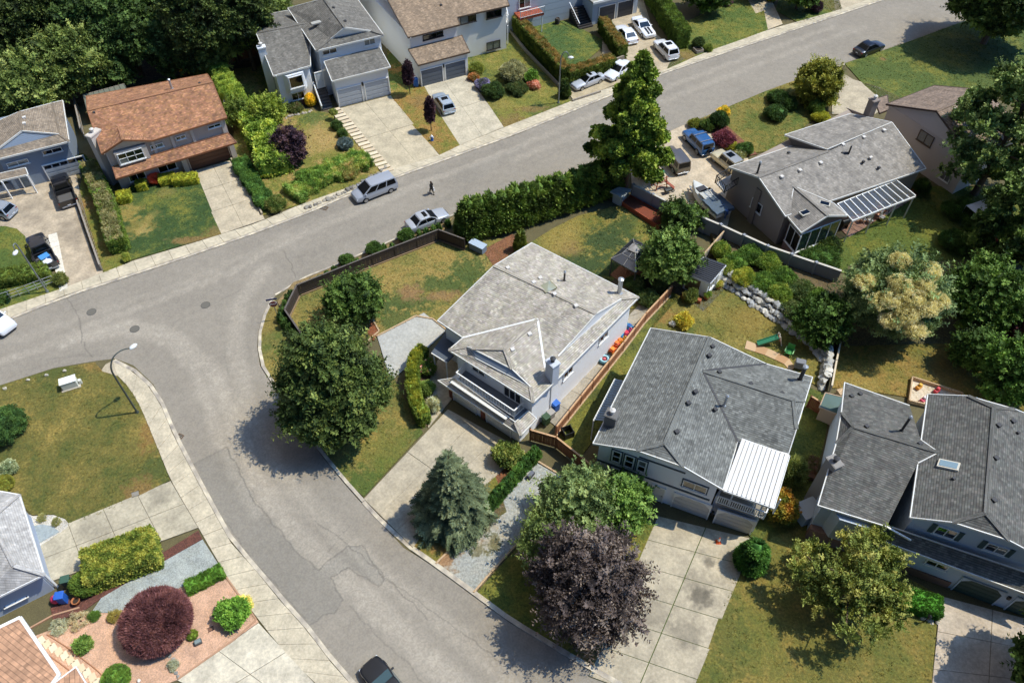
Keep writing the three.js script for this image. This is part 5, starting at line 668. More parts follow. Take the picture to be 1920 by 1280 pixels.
function openTree(name,label,[x,z],{h=6,r=4,ry=3,pads=34,n=2000,type='broad',size=0.5,cols=GREEN,trunk=0.22,pr=[0.16,0.3],flat=0.42,inner=0.25,lean=[0,0],droop=0.25,group}={}){
const t=thing(name,label,'tree',[x,0,z],0,group),L=[],g=[tube([[0,-0.1,0],[0.1,h*0.5,0.05],[lean[0]*0.5,h +ry*0.5,lean[1]*0.5]],[trunk*1.2,trunk*0.8,trunk*0.2],8)];
for(let i=0;i<pads;i++){const v=(i +0.5)/pads,cy=1 - 2*v*0.86,q=Math.sqrt(Math.max(0.04,1 - cy*cy)),a=i*2.39996 +rr(-0.35,0.35),R=r*q*(i % 3?rr(0.72,1.08):rr(inner,0.6)),s=r*rr(...pr),y=Math.max(0.8,h +ry*cy - R*droop*0.3),px=lean[0]*(1 - v)+Math.cos(a)*R,pz=lean[1]*(1 - v)+Math.sin(a)*R;L.push([px,y,pz,s*rr(0.9,1.3),s*flat,s*rr(0.9,1.3)]);if(i % 2===0){const y0=clamp(y - R*0.45,h*0.3,h +ry*0.5);g.push(tube([[0.05,y0,0],[px*0.55,(y0 +y)/2 +0.15,pz*0.55],[px,y - 0.1,pz]],[trunk*0.5,trunk*0.3,0.025],5));}}
obj('trunk',g,mBark,t);leaves(t,'crown',n,overLobes(L,{shell:0.9,spike:0.25,low:-0.9}),{type,size,cols,ns:0.6});leaves(t,'twigs',Math.round(n*0.25),overLobes(L,{shell:0.3,low:-0.6}),{type:'twig',size:size*0.95,cols,upBias:0.05});return t;
}
function shrub(name,label,[x,z],r,ry,cols,{n=260,type='fine',size=0.42,core=1,lobes=6,group,h=ry*0.8,tint=0.5,ls=[0.45,0.6],y=0,cat='shrub',upBias}={}){
const t=thing(name,label,cat,[x,y,z],0,group),L=lobesIn([0,h,0],r,ry,lobes,ls,-0.3);
obj('stem',[tube([[0,0,0],[0.03,h*0.5,0],[0,h,0]],[0.06,0.05,0.03],5)],mBark,t);if(core !==null)cores(L,0.8,cols,t);leaves(t,'foliage',n,overLobes(L),{type,size,cols,tint,ns:1,upBias});return t;
}
function clipped(name,label,[x,z],rx,h,cols,{round=true,n=420,size=0.2,group,yaw=0,rz=rx,cat='shrub',ty='hedge',y=0}={}){
const t=thing(name,label,cat,[x,y,z],yaw,group);
if(round){const L=[[0,h*0.5,0,rx,h*0.52,rz]];cores(L,0.97,cols,t);leaves(t,'foliage',n,overLobes(L,{shell:0.08,spike:0}),{type:ty,size,cols,upBias:0.2,ns:1.2});obj('stem',cyl(0.08,0.06,h*0.5),mBark,t);}
else{const g=new RoundedBoxGeometry(rx*2,h,rz*2,3,Math.min(rx,rz,h)*0.22);g.translate(0,h/2,0);obj('inner_blocker',g,coreMat(cols),t);leaves(t,'foliage',n,overBox(rx,h,rz),{type:ty,size,cols,upBias:0.15,ns:1.2});}  // box form has a solid block added under the leaves against light leaks
return t;
}
function overBox(rx,h,rz,jit=0.05){const A=[4*rx*rz*1.3,4*rx*h,4*rz*h],T=A[0]+A[1]+A[2];return()=>{const r=rnd()*T,u=rr(-1,1),v=rnd(),s=rnd()<0.5?-1:1,j=rr(-jit,jit);if(r<A[0])return{p:new THREE.Vector3(u*rx,h +j,rr(-1,1)*rz),d:UP.clone()};if(r<A[0]+A[1])return{p:new THREE.Vector3(u*rx,v*h,s*(rz +j)),d:new THREE.Vector3(0,0,s)};return{p:new THREE.Vector3(s*(rx +j),v*h,u*rz),d:new THREE.Vector3(s,0,0)};};}
function hedge(name,label,P,w,h,cols,{dens=26,size=0.32,topCols,type='hedge',rough=0.12,h2=h,group,cat='hedge'}={}){
const t=thing(name,label,cat,[P[0][0],0,P[0][1]],0,group),Q=P.map((p)=>[p[0]- P[0][0],p[1]- P[0][1]]),n=Math.ceil(plen(Q)/0.5),A=along(Q,n),nr=A.map((_,i)=>{const a=A[Math.max(0,i - 1)],b=A[Math.min(n,i +1)],l=Math.hypot(b[0]- a[0],b[1]- a[1]);return[-(b[1]- a[1])/l,(b[0]- a[0])/l];});
const hh=(s)=>lerp(h,h2,s)*(1 +rough*0.5*n2(s*n*0.35 +P[0][0],3)),ww=(s)=>w/2*(1 +rough*n2(s*n*0.4,P[0][1])),tb=new TB(),pt=(i,sd,y)=>[A[i][0]+nr[i][0]*ww(i/n)*sd*0.93,y,A[i][1]+nr[i][1]*ww(i/n)*sd*0.93];
for(let i=0;i<n;i++){const y0=hh(i/n)*0.96,y1=hh((i +1)/n)*0.96;tb.quad(pt(i,1,0),pt(i +1,1,0),pt(i +1,1,y1),pt(i,1,y0));tb.quad(pt(i +1,-1,0),pt(i,-1,0),pt(i,-1,y0),pt(i +1,-1,y1));tb.quad(pt(i,1,y0),pt(i +1,1,y1),pt(i +1,-1,y1),pt(i,-1,y0));}
tb.quad(pt(0,-1,0),pt(0,1,0),pt(0,1,hh(0)*0.96),pt(0,-1,hh(0)*0.96));tb.quad(pt(n,1,0),pt(n,-1,0),pt(n,-1,hh(1)*0.96),pt(n,1,hh(1)*0.96));
obj('inner_blocker',tb.geo(),coreMat(cols),t);  // solid body added inside the hedge to block light leaks
const len=plen(Q),at=(s)=>{const k=Math.min(n - 1,Math.floor(s*n)),f=s*n - k;return[lerp(A[k][0],A[k +1][0],f),lerp(A[k][1],A[k +1][1],f),nr[k]];};
const side=()=>{const s=rnd(),[x,z,q]=at(s),g=rnd(),y=hh(s);if(g<0.08){const e=rnd()<0.5?0:1,[ex,ez,en]=at(e?0.999:0),o=rr(-1,1)*w/2;return{p:new THREE.Vector3(ex +en[0]*o,rnd()*y,ez +en[1]*o),d:new THREE.Vector3(e?en[1]:-en[1],0,e?-en[0]:en[0])};}const sd=rnd()<0.5?-1:1;return{p:new THREE.Vector3(x +q[0]*ww(s)*sd,Math.pow(rnd(),0.8)*y,z +q[1]*ww(s)*sd),d:new THREE.Vector3(q[0]*sd,0.2,q[1]*sd).normalize()};};
const top=()=>{const s=rnd(),[x,z,q]=at(s),o=rr(-1,1)*ww(s);return{p:new THREE.Vector3(x +q[0]*o,hh(s)+rr(-0.06,0.06),z +q[1]*o),d:UP.clone()};};
leaves(t,'foliage',Math.min(9000,Math.round(len*h*2*dens)),side,{type,size,cols,upBias:0.35,ns:0.8});leaves(t,'hedge_top',Math.min(5000,Math.round(len*w*dens*1.3)),top,{type,size,cols:topCols||cols,upBias:0.2,ns:0.8});return t;
}
function conifer(name,label,[x,z],h,r,cols,{n=420,type='cedar',size=0.5,group,base=0.05,pow=0.8,trunk=0.09,y=0,cat='tree',coreK=0.8,sh=0.25}={}){
const t=thing(name,label,cat,[x,y,z],0,group),rad=(v)=>r*Math.pow(1 - v,pow)*Math.min(1,0.62 +v*3)+0.04;
obj('trunk',tube([[0,-0.1,0],[0,h*0.5,0],[0,h*0.94,0]],[trunk*1.2,trunk*0.8,0.03],6),mBark,t);
const g=new THREE.LatheGeometry([...Array(9)].map((_,i)=>new THREE.Vector2(Math.max(0.01,rad(i/8)*coreK*(i===8?0:1)),h*(base +(1 - base)*i/8)*0.97)),14),p=g.attributes.position;for(let i=0;i<p.count;i++){const k=0.86 +0.26*n3(p.getX(i)*2 +x,p.getY(i)*1.5,p.getZ(i)*2);p.setXYZ(i,p.getX(i)*k,p.getY(i),p.getZ(i)*k);}g.computeVertexNormals();obj('inner_blocker',g,coreMat(cols),t);  // turned solid core added to keep light from passing through the crown
leaves(t,'crown',n,()=>{const v=1 - Math.sqrt(rnd()*0.995 +0.005),a=rnd()*6.283,q=rad(v)*(1 - sh*rnd()*rnd()+0.05*n3(Math.cos(a)*2,v*6,Math.sin(a)*2 +x));return{p:new THREE.Vector3(Math.cos(a)*q,h*(base +(1 - base)*v),Math.sin(a)*q),d:new THREE.Vector3(Math.cos(a),0.25,Math.sin(a)).normalize()};},{type,size,cols,upBias:0.5,ns:0.9});return t;
}
function spruce(name,label,[x,z],h,r,cols,{n=1500,size=0.9,group}={}){
const t=thing(name,label,'tree',[x,0,z],0,group);obj('trunk',tube([[0,-0.1,0],[0,h*0.5,0],[0,h*0.97,0]],[0.2,0.12,0.02],7),mBark,t);
const g=new THREE.ConeGeometry(r*0.5,h*0.88,14,6);g.translate(0,h*0.47,0);obj('inner_blocker',g,coreMat(cols),t);const W=13;  // solid cone added inside the boughs as a light blocker
leaves(t,'crown',n,()=>{const v=1 - Math.sqrt(rnd()),lv=Math.round(v*W)/W +rr(-0.012,0.012),a=rnd()*6.283,q=r*(1 - lv)*(0.5 +0.42*rnd())*(1 +0.3*n3(Math.cos(a)*2.5,lv*5,Math.sin(a)*2.5));return{p:new THREE.Vector3(Math.cos(a)*q,h*(0.05 +0.93*lv),Math.sin(a)*q),d:new THREE.Vector3(Math.cos(a),lerp(-0.05,0.5,lv)+rr(-0.15,0.2),Math.sin(a)).normalize(),s:0.55 +0.6*(1 - lv)};},{type:'needle',size,cols,mat:mNeedle,ns:0.8});return t;
}
{const t=thing('shade_tree','largest round dark green tree on the inside of the street bend','tree',[-14.72,0,9.22]),cols=[0x233216,0x354820,0x4a5e2c,0x66763e],L=[...lobesIn([0,3.9,0],4.3,3.4,26,[0.2,0.34]),...lobesIn([0.1,6.9,-0.1],3.5,3.2,20,[0.2,0.36]),...lobesIn([0,9.4,0],2.2,2.2,10,[0.26,0.42])];trunkTo(t,L,8,0.3);cores(L,0.74,cols,t);leaves(t,'crown',5600,overLobes(L,{shell:0.45,spike:0.2}),{type:'broad',size:0.6,cols});leaves(t,'twigs',1100,overLobes(L,{shell:0.15,low:-0.4}),{type:'twig',size:0.62,cols,upBias:0.15});}
tree('shade_tree','smaller round dark tree inside the fenced lawn behind the largest tree',[-14.8,-2.87],{h:2.5,r:2.5,ry:2.3,n:1500,lobes:16,size:0.55,ls:[0.28,0.42],cols:[0x203212,0x30481c,0x425c26,0x567034]});
spruce('blue_spruce','blue-green spruce standing over the driveway of the pale-roofed house',[-4.51,17.93],9.3,2.4,[0x2b3827,0x3b4a35,0x505f47,0x6a785e],{n:2600,size:0.95});
openTree('purple_plum_tree','wide purple-leaved plum tree beside the stained driveway',[5.28,25.33],{h:4.4,r:3.15,ry:3.5,pads:54,n:2700,type:'weep',size:0.62,flat:0.75,pr:[0.2,0.32],cols:[0x2a2321,0x433935,0x5a4e46,0x7a6d60],trunk:0.26});
openTree('ornamental_tree','silvery green bushy tree at the end of the gravel strip',[4.92,18.57],{h:2.9,r:2.6,ry:2.3,pads:34,n:1700,type:'fine',size:0.62,flat:0.8,pr:[0.22,0.36],cols:[0x34482a,0x4a6038,0x60764a,0x788a58],trunk:0.13});
tree('ornamental_tree','rounded green bushy tree in front of the entrance of the grey-roofed house',[8.35,18.24],{h:2.6,r:2.0,ry:2.2,n:1000,lobes:12,type:'broad',size:0.55,cols:[0x2f4a1e,0x456329,0x5a7a38,0x708c48]});
tree('ornamental_tree','low green tree between the gravel strip and the plum tree',[3.14,21.41],{h:2.6,r:2.3,ry:2.0,n:950,lobes:12,type:'fine',size:0.65,cols:[0x33452a,0x46592f,0x5a6f3c,0x6c7c46]});
openTree('fruit_tree','loose olive-green tree with bare limbs on the yellowing lawn',[23.99,24.9],{h:3.7,r:3.9,ry:1.9,pads:32,n:1050,size:0.44,pr:[0.13,0.22],cols:[0x36461a,0x506028,0x6c783a,0x868a4c],trunk:0.18});
tree('maple_tree','maple beyond the right edge that shades the lower right driveway',[36.17,30.69],{h:5,r:3.6,ry:3.6,n:2000,lobes:24,type:'maple',size:0.6,ls:[0.18,0.3],coreK:0.6,shell:0.6});
{
const t=thing('sweetgum_tree','tall pointed bright green tree rising over the cedar hedge beside the street','tree',[12.61,0,-22.36]),L=[];const H=15.6;obj('trunk',tube([[0,-0.1,0],[0,8,0],[0.1,H*0.97,0]],[0.3,0.2,0.03],8),mBark,t);const lim=[];
for(let i=0;i<46;i++){const v=i/46,a=i*2.4 +rr(-0.3,0.3),R=5.2*Math.pow(1 - v,0.62)*Math.min(1,0.8 +v*1.4)*rr(0.5,1.15)+0.3,y=2.2 +v*(H - 2.6),s=(0.82 - 0.36*v)*rr(0.8,1.2);for(const k of[0.45,0.82])L.push([Math.cos(a)*R*k,y +R*k*0.28,Math.sin(a)*R*k,s*(1.15 - 0.35*k),s*0.75,s*(1.15 - 0.35*k)]);lim.push(tube([[0,y - 0.3,0],[Math.cos(a)*R*0.85,y +R*0.24,Math.sin(a)*R*0.85]],[0.08,0.02],5));}
L.push([0.1,H,0,0.4,0.75,0.4]);obj('limb',lim,mBark,t);cores(L,0.5,[0x2c4212,0x45601c,0x628028],t);leaves(t,'crown',5600,overLobes(L,{shell:0.55,low:-0.6}),{type:'maple',size:0.5,cols:[0x324614,0x4c641e,0x6a802c,0x8c9c3e],upBias:0.6,ns:0.7});
}
tree('maple_tree','dark maple at the top right corner above the street end',[64.17,-52.86],{h:7,r:6.3,ry:5.6,n:4600,lobes:34,type:'maple',size:0.78,ls:[0.2,0.32],cols:[0x223214,0x34481e,0x465e28,0x5e7638],coreK:0.7,shell:0.5,trunk:0.35});
openTree('maple_tree','big bright-edged maple overhanging the mauve-brown roof',[51.08,-21.18],{h:8.6,r:5.6,ry:6.4,pads:64,n:2500,type:'maple',size:0.54,flat:0.4,pr:[0.12,0.22],cols:[0x2a3c1a,0x42582c,0x5e7640,0x869a62],trunk:0.35,droop:0.8});
openTree('maple_tree','dark shaded maple above the back gardens at the right edge',[50.35,-10.73],{h:5.6,r:4.2,ry:4.2,pads:44,n:2000,type:'maple',size:0.55,flat:0.5,pr:[0.17,0.28],cols:[0x223414,0x364c20,0x50682e,0x70884a],trunk:0.3,droop:0.7});
tree('flowering_tree','spreading blue-green tree covered in cream flower clusters',[34.9,-1.96],{h:4.4,r:4.2,ry:3.4,n:2600,lobes:36,type:'fine',size:0.72,ls:[0.18,0.3],cols:[0x34482c,0x4a603c,0x62784c,0x7a8a5c],trunk:0.24});
{const t=scene.children[scene.children.length - 1],F=[[-0.9,1.5],[0.6,1.7],[1.5,1.0],[-1.6,1.4],[0.1,2.6],[1.6,2.3],[-0.8,2.7],[2.5,1.7],[0.4,-1.6],[2.4,-0.6],[-2.3,-0.4],[0.9,3.3],[-0.3,0.5]].map(([x,z])=>[(x - 0.9)*1.15,4.3 +3.4*Math.sqrt(Math.max(0.03,1 -((x - 0.9)**2 +(z +0.9)**2)/17)),(z +0.9)*1.12,0.9,0.55,0.9]);leaves(t,'blossom',1500,overLobes(F,{shell:0.6,low:-0.2}),{type:'fine',size:0.4,cols:[0x968e58,0xb0a874,0xb8b08a],upBias:0.9});}
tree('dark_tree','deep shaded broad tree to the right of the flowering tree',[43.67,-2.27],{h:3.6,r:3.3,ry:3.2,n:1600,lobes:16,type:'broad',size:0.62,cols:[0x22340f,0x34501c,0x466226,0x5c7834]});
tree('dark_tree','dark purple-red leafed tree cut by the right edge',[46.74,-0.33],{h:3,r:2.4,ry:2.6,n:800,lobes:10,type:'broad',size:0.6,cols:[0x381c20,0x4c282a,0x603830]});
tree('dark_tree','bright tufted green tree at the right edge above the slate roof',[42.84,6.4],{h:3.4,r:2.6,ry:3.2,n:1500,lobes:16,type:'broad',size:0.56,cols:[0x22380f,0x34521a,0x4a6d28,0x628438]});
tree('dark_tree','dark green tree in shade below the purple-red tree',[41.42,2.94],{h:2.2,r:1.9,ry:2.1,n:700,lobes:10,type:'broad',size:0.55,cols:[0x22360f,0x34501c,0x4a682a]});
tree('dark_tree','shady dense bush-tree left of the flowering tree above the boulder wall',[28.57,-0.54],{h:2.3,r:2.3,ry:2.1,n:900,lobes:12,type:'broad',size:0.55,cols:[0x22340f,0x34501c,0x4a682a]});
tree('garden_tree','rounded leafy tree overhanging the gazebo and the white shed',[15.33,-7.98],{h:3.1,r:2.45,ry:2.5,n:1900,lobes:18,type:'broad',size:0.6,ls:[0.26,0.4],cols:[0x2a3f18,0x3e5724,0x546f32,0x6d8446],trunk:0.16});
tree('garden_tree','small dark round tree against the grey concrete wall',[17.41,-15.64],{h:1.7,r:1.55,ry:1.6,n:620,lobes:10,type:'fine',size:0.55,cols:[0x1d3012,0x2b4218,0x3b5522,0x4e6a2c]});
tree('garden_tree','small bright bush-tree to the right of the dark round tree by the wall',[19.21,-15.88],{h:1.1,r:0.95,ry:1.1,n:300,lobes:7,type:'fine',size:0.5,cols:[0x2c4216,0x3f5a20,0x547030],trunk:0.08});
tree('golden_bush','large round golden-green bush beside the upper street',[37.65,-39.18],{h:2.5,r:2.75,ry:2.8,n:2000,lobes:24,size:0.46,ls:[0.22,0.34],low:-0.8,cols:[0x39461a,0x5a6424,0x7c8030,0x948e38],trunk:0.14,cat:'bush'});
{const B=[[-4.28,-14.91],[-3.1,-15.32],[-1.93,-15.83],[-0.74,-16.25],[0.46,-16.84],[1.6,-17.36],[2.82,-17.96],[4.05,-18.48],[5.34,-19.1],[6.65,-19.72],[7.96,-20.26],[9.31,-21.07],[10.54,-21.8]],where=['leftmost cedar at the end of the tall row beside the fence','second cedar of the tall row counting from the sedan end','third cedar of the tall row counting from the sedan end','fourth cedar of the tall row counting from the sedan end','fifth cedar of the tall row counting from the sedan end','sixth cedar of the tall row counting from the sedan end','middle cedar of the tall row beside the upper street','sixth cedar of the tall row counting from the sweetgum','fifth cedar of the tall row counting from the sweetgum','fourth cedar of the tall row counting from the sweetgum','third cedar of the tall row counting from the sweetgum','second cedar of the tall row counting from the sweetgum','cedar of the tall row standing directly against the sweetgum'];B.forEach((p,i)=>conifer('cedar_tree',where[i],p,rr(4.3,4.9),rr(1.45,1.7),[0x263812,0x3a501c,0x506a28,0x6a8038],{n:560,size:0.72,group:'cedars in the tall hedge row',pow:0.55,sh:0.35}));}
conifer('cedar_tree','single narrow golden-green cedar behind the pale-roofed house',[0.83,-12.23],2.9,0.55,[0x3a4a18,0x566424,0x6f7c30],{n:260,size:0.42});
const ORD=['first','second','third','fourth','fifth','sixth','seventh','eighth','ninth','tenth','eleventh','twelfth','thirteenth','fourteenth','last'];
{const F=[[-16.66,-9.89,0.7,'lowest of the three rounded bushes outside the dark fence'],[-14.1,-11.67,0.75,'middle of the three rounded bushes outside the dark fence'],[-11.09,-13.68,0.75,'bush of the three outside the dark fence that is nearest the parked sedan']];for(const[x,z,r,l]of F)shrub('rounded_bush',l,[x,z],r,0.85,[0x223714,0x34501c,0x486628],{n:240,size:0.42,group:'rounded bushes outside the dark fence'});}
[[-20.97,-6.02],[-20.32,-6.53],[-19.69,-7.19],[-19.08,-7.7],[-18.4,-8.15],[-17.82,-8.9],[-15.66,-10.12],[-13.08,-11.91],[-12.34,-12.23],[-9.68,-14.17],[-8.98,-14.58],[-8.27,-14.91],[-7.74,-15.41],[-6.81,-15.99]].forEach((p,i)=>conifer('young_cedar',ORD[i]+' young cedar along the street side of the dark fence, counted from the fence corner',p,rr(0.95,1.3),0.27,[0x27401a,0x3a5722,0x506c2c],{n:60,size:0.26,group:'young cedars along the street side of the fence',trunk:0.03,cat:'shrub'}));
[[-21.42,-5.31],[-21.56,-4.6],[-21.69,-3.9],[-21.81,-3.14],[-21.89,-2.46],[-21.38,-1.65],[-20.86,-0.98],[-20.33,-0.26]].forEach((p,i)=>conifer('young_cedar',ORD[i]+' young cedar in the close line past the stop sign, counted from the fence corner',p,rr(1.3,1.7),0.36,[0x22381a,0x344f20,0x48642a],{n:90,size:0.3,group:'young cedars beside the stop sign',trunk:0.03,cat:'shrub'}));
hedge('cedar_hedge','curved clipped cedar hedge at the entrance path of the pale-roofed house',[[-7.98,2.05],[-8.6,2.86],[-8.83,4.26],[-8.68,6.16],[-8.22,7.88],[-7.46,9.39]],0.85,1.7,[0x3a4f1a,0x566a26,0x6c7e30],{dens:40,size:0.3,topCols:[0x5a6a26,0x78842e,0x8c9038],type:'cedar'});
[[1.91,12.58],[1.55,13.05],[1.14,13.56],[0.74,14.06],[0.35,14.56],[-0.04,15.05],[-0.43,15.59],[-0.82,16.08],[-1.2,16.56],[-1.57,17.03],[-1.95,17.5],[-2.32,17.93],[-2.68,18.39],[-3.05,18.85],[-3.37,19.25]].forEach((p,i)=>conifer('young_cedar',ORD[i]+' young cedar of the row beside the gravel strip, counted from the house end',p,rr(1.35,1.65),0.42,[0x22401a,0x365822,0x4c702c],{n:120,size:0.34,group:'cedars in the row beside the gravel strip',trunk:0.03,cat:'shrub'}));
shrub('rhododendron','rounded rhododendron with pale leaf tips beside the cedar fence gate',[-0.44,12.9],1.15,1.0,[0x35491c,0x54662c,0x7a8244],{n:420,type:'broad',size:0.4});
shrub('rose_bush','rose bush with pink and cream blooms by the entrance path',[-7.67,3.63],0.75,0.8,[0x2a4016,0x40581f,0x5c7430],{n:200});
{const t=scene.children[scene.children.length - 1];leaves(t,'blossom',34,overLobes([[0,0.8,0,0.7,0.5,0.7]],{shell:0.2,low:0}),{type:'broad',size:0.16,cols:[0xd88a8a,0xe6c9b4,0xd06a70]});}
shrub('rose_bush','pale flowering plant at the driveway end of the curved cedar hedge',[-6.85,7.67],0.55,0.75,[0x5a6440,0x8a8f70,0xb8b6a0],{n:150,type:'tuft'});
shrub('garden_shrub','leafy green shrub in the middle of the bed by the curved hedge',[-7.53,5.83],0.6,0.7,[0x3c5220,0x587030,0x748844],{n:170});
hedge('hedge','long double hedge with a withered top between the two left driveways',[[-47.32,-24.42],[-45.54,-21.62],[-43.38,-18.05],[-41.93,-15.32],[-40.24,-11.91]],1.5,2.0,[0x314516,0x486020,0x63782c],{dens:26,size:0.4,topCols:[0x50582a,0x747044,0x8a8054],rough:0.2});
shrub('garden_shrub','small yellow-green shrub at the kerb end of the double hedge',[-39.27,-10.71],0.35,0.6,[0x46581e,0x60702a,0x7a8434],{n:80,size:0.3});
{const BX=[[-42.34,-20.11,0.66,0.62,'clipped box bush nearest the double hedge at the corner of the square lawn'],[-41.06,-22.14,0.52,0.5,'clipped box bush left of the orange-leaved shrub'],[-38.52,-23.13,0.78,0.55,'first clipped box bush right of the orange-leaved shrub'],[-37.25,-23.04,0.6,0.55,'middle of the three clipped box bushes below the beige house'],[-35.93,-23.22,0.78,0.55,'clipped box bush beside the pale driveway below the beige house']];for(const[x,z,a,b,l]of BX)clipped('box_bush',l,[x,z],a,1.05,[0x586218,0x788022,0x94982e],{round:false,rz:b,yaw:0.3,n:420,size:0.2,group:'clipped box bushes below the beige house'});}
shrub('garden_shrub','tiny dark round shrub between the clipped box bushes',[-42,-21.8],0.32,0.4,[0x24361a,0x34491f,0x465c2c],{n:80,size:0.25});
shrub('red_maple_shrub','bright orange-red shrub in front of the beige house',[-39.9,-23.29],0.72,0.7,[0x9a3a1c,0xc2542c,0xd8744a],{n:260,size:0.3,lobes:5});
hedge('hedge','tall loose light green hedge between the beige house and the grey gabled house',[[-39.94,-48.45],[-38.11,-44.62],[-36.1,-40.96],[-34.17,-37.46],[-32.9,-35.55]],1.9,3.0,[0x3a5218,0x557022,0x748a34,0x8c9c40],{dens:20,size:0.5,rough:0.35,type:'fine'});
hedge('hedge','wide leafy yellow-green hedge beside the shaded side yard',[[-31.85,-35.21],[-29.79,-31.44],[-27.95,-27.84],[-26.56,-24.42]],2.6,2.6,[0x3a5218,0x557022,0x78903a,0x96a244],{dens:16,size:0.55,rough:0.35,type:'broad'});
tree('garden_tree','bushy yellow-green tree at the upper end of the wide leafy hedge',[-29.02,-33.4],{h:2.3,r:1.9,ry:2.0,n:800,lobes:12,type:'broad',size:0.55,cols:[0x44591c,0x627628,0x849340],trunk:0.1});
tree('garden_tree','bushy green tree in the corner between the hedges by the small grey shed',[-32.47,-33.52],{h:2.0,r:1.5,ry:1.9,n:520,lobes:10,type:'broad',size:0.5,cols:[0x36481a,0x4c6022,0x667836],trunk:0.1});
tree('purple_plum_tree','dark purple smoke bush in front of the grey gabled house',[-25.18,-27.01],{h:2.1,r:1.75,ry:2.4,n:900,lobes:14,type:'broad',size:0.5,cols:[0x1d1216,0x30202a,0x4a3438,0x5e4638],trunk:0.1});
hedge('ivy_bank','dense green ground cover hedge along the pale driveway edge',[[-31.08,-26.36],[-29.53,-23.66],[-27.92,-21.07],[-26.35,-18.75]],1.6,1.0,[0x26421a,0x3a5c24,0x527430],{dens:22,size:0.4,rough:0.3,type:'fine'});
shrub('garden_shrub','low brown-green shrub at the street corner of the ivy bank',[-25.71,-18.89],1.05,0.7,[0x2c4418,0x425a22,0x6a6a38],{n:340});
hedge('ivy_bank','broad mass of mixed green ground cover above the rock edging',[[-24.17,-20.53],[-22.6,-22.36],[-20.52,-24.42],[-18.31,-25.97],[-16.61,-27.15]],2.8,0.95,[0x2e4a18,0x466424,0x68803a,0x8a8a48],{dens:18,size:0.45,rough:0.4,type:'fine',topCols:[0x3a5a1e,0x557830,0x7c8f40,0x9a8a50]});
shrub('ivy_clump','rounded bright green clump in the middle of the ground cover',[-22.32,-23.19],1.7,0.9,[0x335018,0x4e6e26,0x6d8838],{n:420});
shrub('ivy_clump','orange-tipped clump at the driveway side of the ground cover',[-18.36,-24.81],1.3,0.7,[0x4a5a24,0x7a7a3c,0x9c7c4a],{n:300});
clipped('blue_mound_spruce','low rounded blue dwarf spruce by the stepping stones',[-19.58,-29.77],0.85,1.0,[0x3a4642,0x4b5854,0x606c68],{n:420,size:0.24,ty:'tuft'});
shrub('garden_shrub','dark green creeping shrub running beside the stepping stones',[-21.01,-33.36],0.55,0.6,[0x1e3414,0x30481c,0x446028],{n:150});
shrub('garden_shrub','second dark green shrub lower down beside the stepping stones',[-20.16,-31.86],0.45,0.5,[0x1e3414,0x30481c,0x446028],{n:110});
shrub('topiary','small round yellow-green topiary on a stem by the garage corner',[-21.6,-35.18],0.42,0.42,[0x50602a,0x6e7c3c,0x8a9450],{n:130,size:0.28,h:1.1});
clipped('golden_bush','bright yellow round bush beside the entry stairs',[-24.98,-38.39],0.6,1.5,[0x8a7a10,0xb8a018,0xd0b828],{n:320,size:0.24});
shrub('garden_shrub','low mixed shrubs at the brick base below the bay window',[-26.75,-37.24],0.9,0.5,[0x2a3c18,0x465426,0x6a5a3c],{n:180});
for(const[x,z,l,s,y1]of[[-12.86,-40.6,'slim purple-leaved tree beside the blue recycling bin',0.85,2.9],[-9.67,-32.92,'slim purple-leaved tree on the brown verge beside the silver hatchback',0.72,2.8]]){const t=thing('purple_column_tree',l,'tree',[x,0,z]);obj('trunk',tube([[0,0,0],[0,1.2,0],[0,3,0]],[0.06,0.05,0.03],6),mBark,t);const L=[[0,y1,0,s*0.62,1.5,s*0.62],[0.1,y1 +0.7,0,s*0.5,1.0,s*0.5],[-0.1,y1 - 0.6,0.05,s*0.55,0.8,s*0.55]];cores(L,0.72,[0x24161a,0x38242a,0x54383a],t);leaves(t,'crown',420,overLobes(L),{type:'broad',size:0.36,cols:[0x24161a,0x38242a,0x54383a]});}
shrub('flower_bush','purple-flowering bush in the bed beside the tan driveway',[-3.72,-41.97],0.9,0.7,[0x3f4a34,0x6a6478,0x8a80a0],{n:260});
shrub('garden_shrub','dark green rounded shrub above the purple-flowering bush',[-2.34,-40.22],1.2,1.0,[0x1f3416,0x30481e,0x48602a],{n:330});
shrub('garden_shrub','yellow-green leafy shrub at the corner of the second garage',[-4.63,-45.52],0.9,0.8,[0x48581e,0x68762e,0x8a8a40],{n:260});
shrub('garden_shrub','orange flowering plants along the garage side bed',[-4.94,-44.01],0.6,0.5,[0x5a5a28,0x8a6a38,0xa8683a],{n:150});
shrub('pale_bush','large pale feathery bush on the sloping lawn',[0.14,-44.02],1.7,1.25,[0x5a5c3a,0x7a7850,0x9a9468],{n:620,size:0.46});
shrub('garden_shrub','bright green large-leaved plant right of the pale feathery bush',[2.39,-43.52],0.85,0.8,[0x3a5a1c,0x55782a,0x74923c],{n:240,type:'broad'});
shrub('flower_bush','red and white flowering patch below the pale feathery bush',[2.72,-42.29],0.8,0.45,[0x5a4a2c,0x9a5a3c,0xc0a088],{n:180});
shrub('garden_shrub','low shaded shrubs below the pale feathery bush',[0.54,-41.32],1.3,0.6,[0x22341a,0x364a22,0x525c34],{n:260});
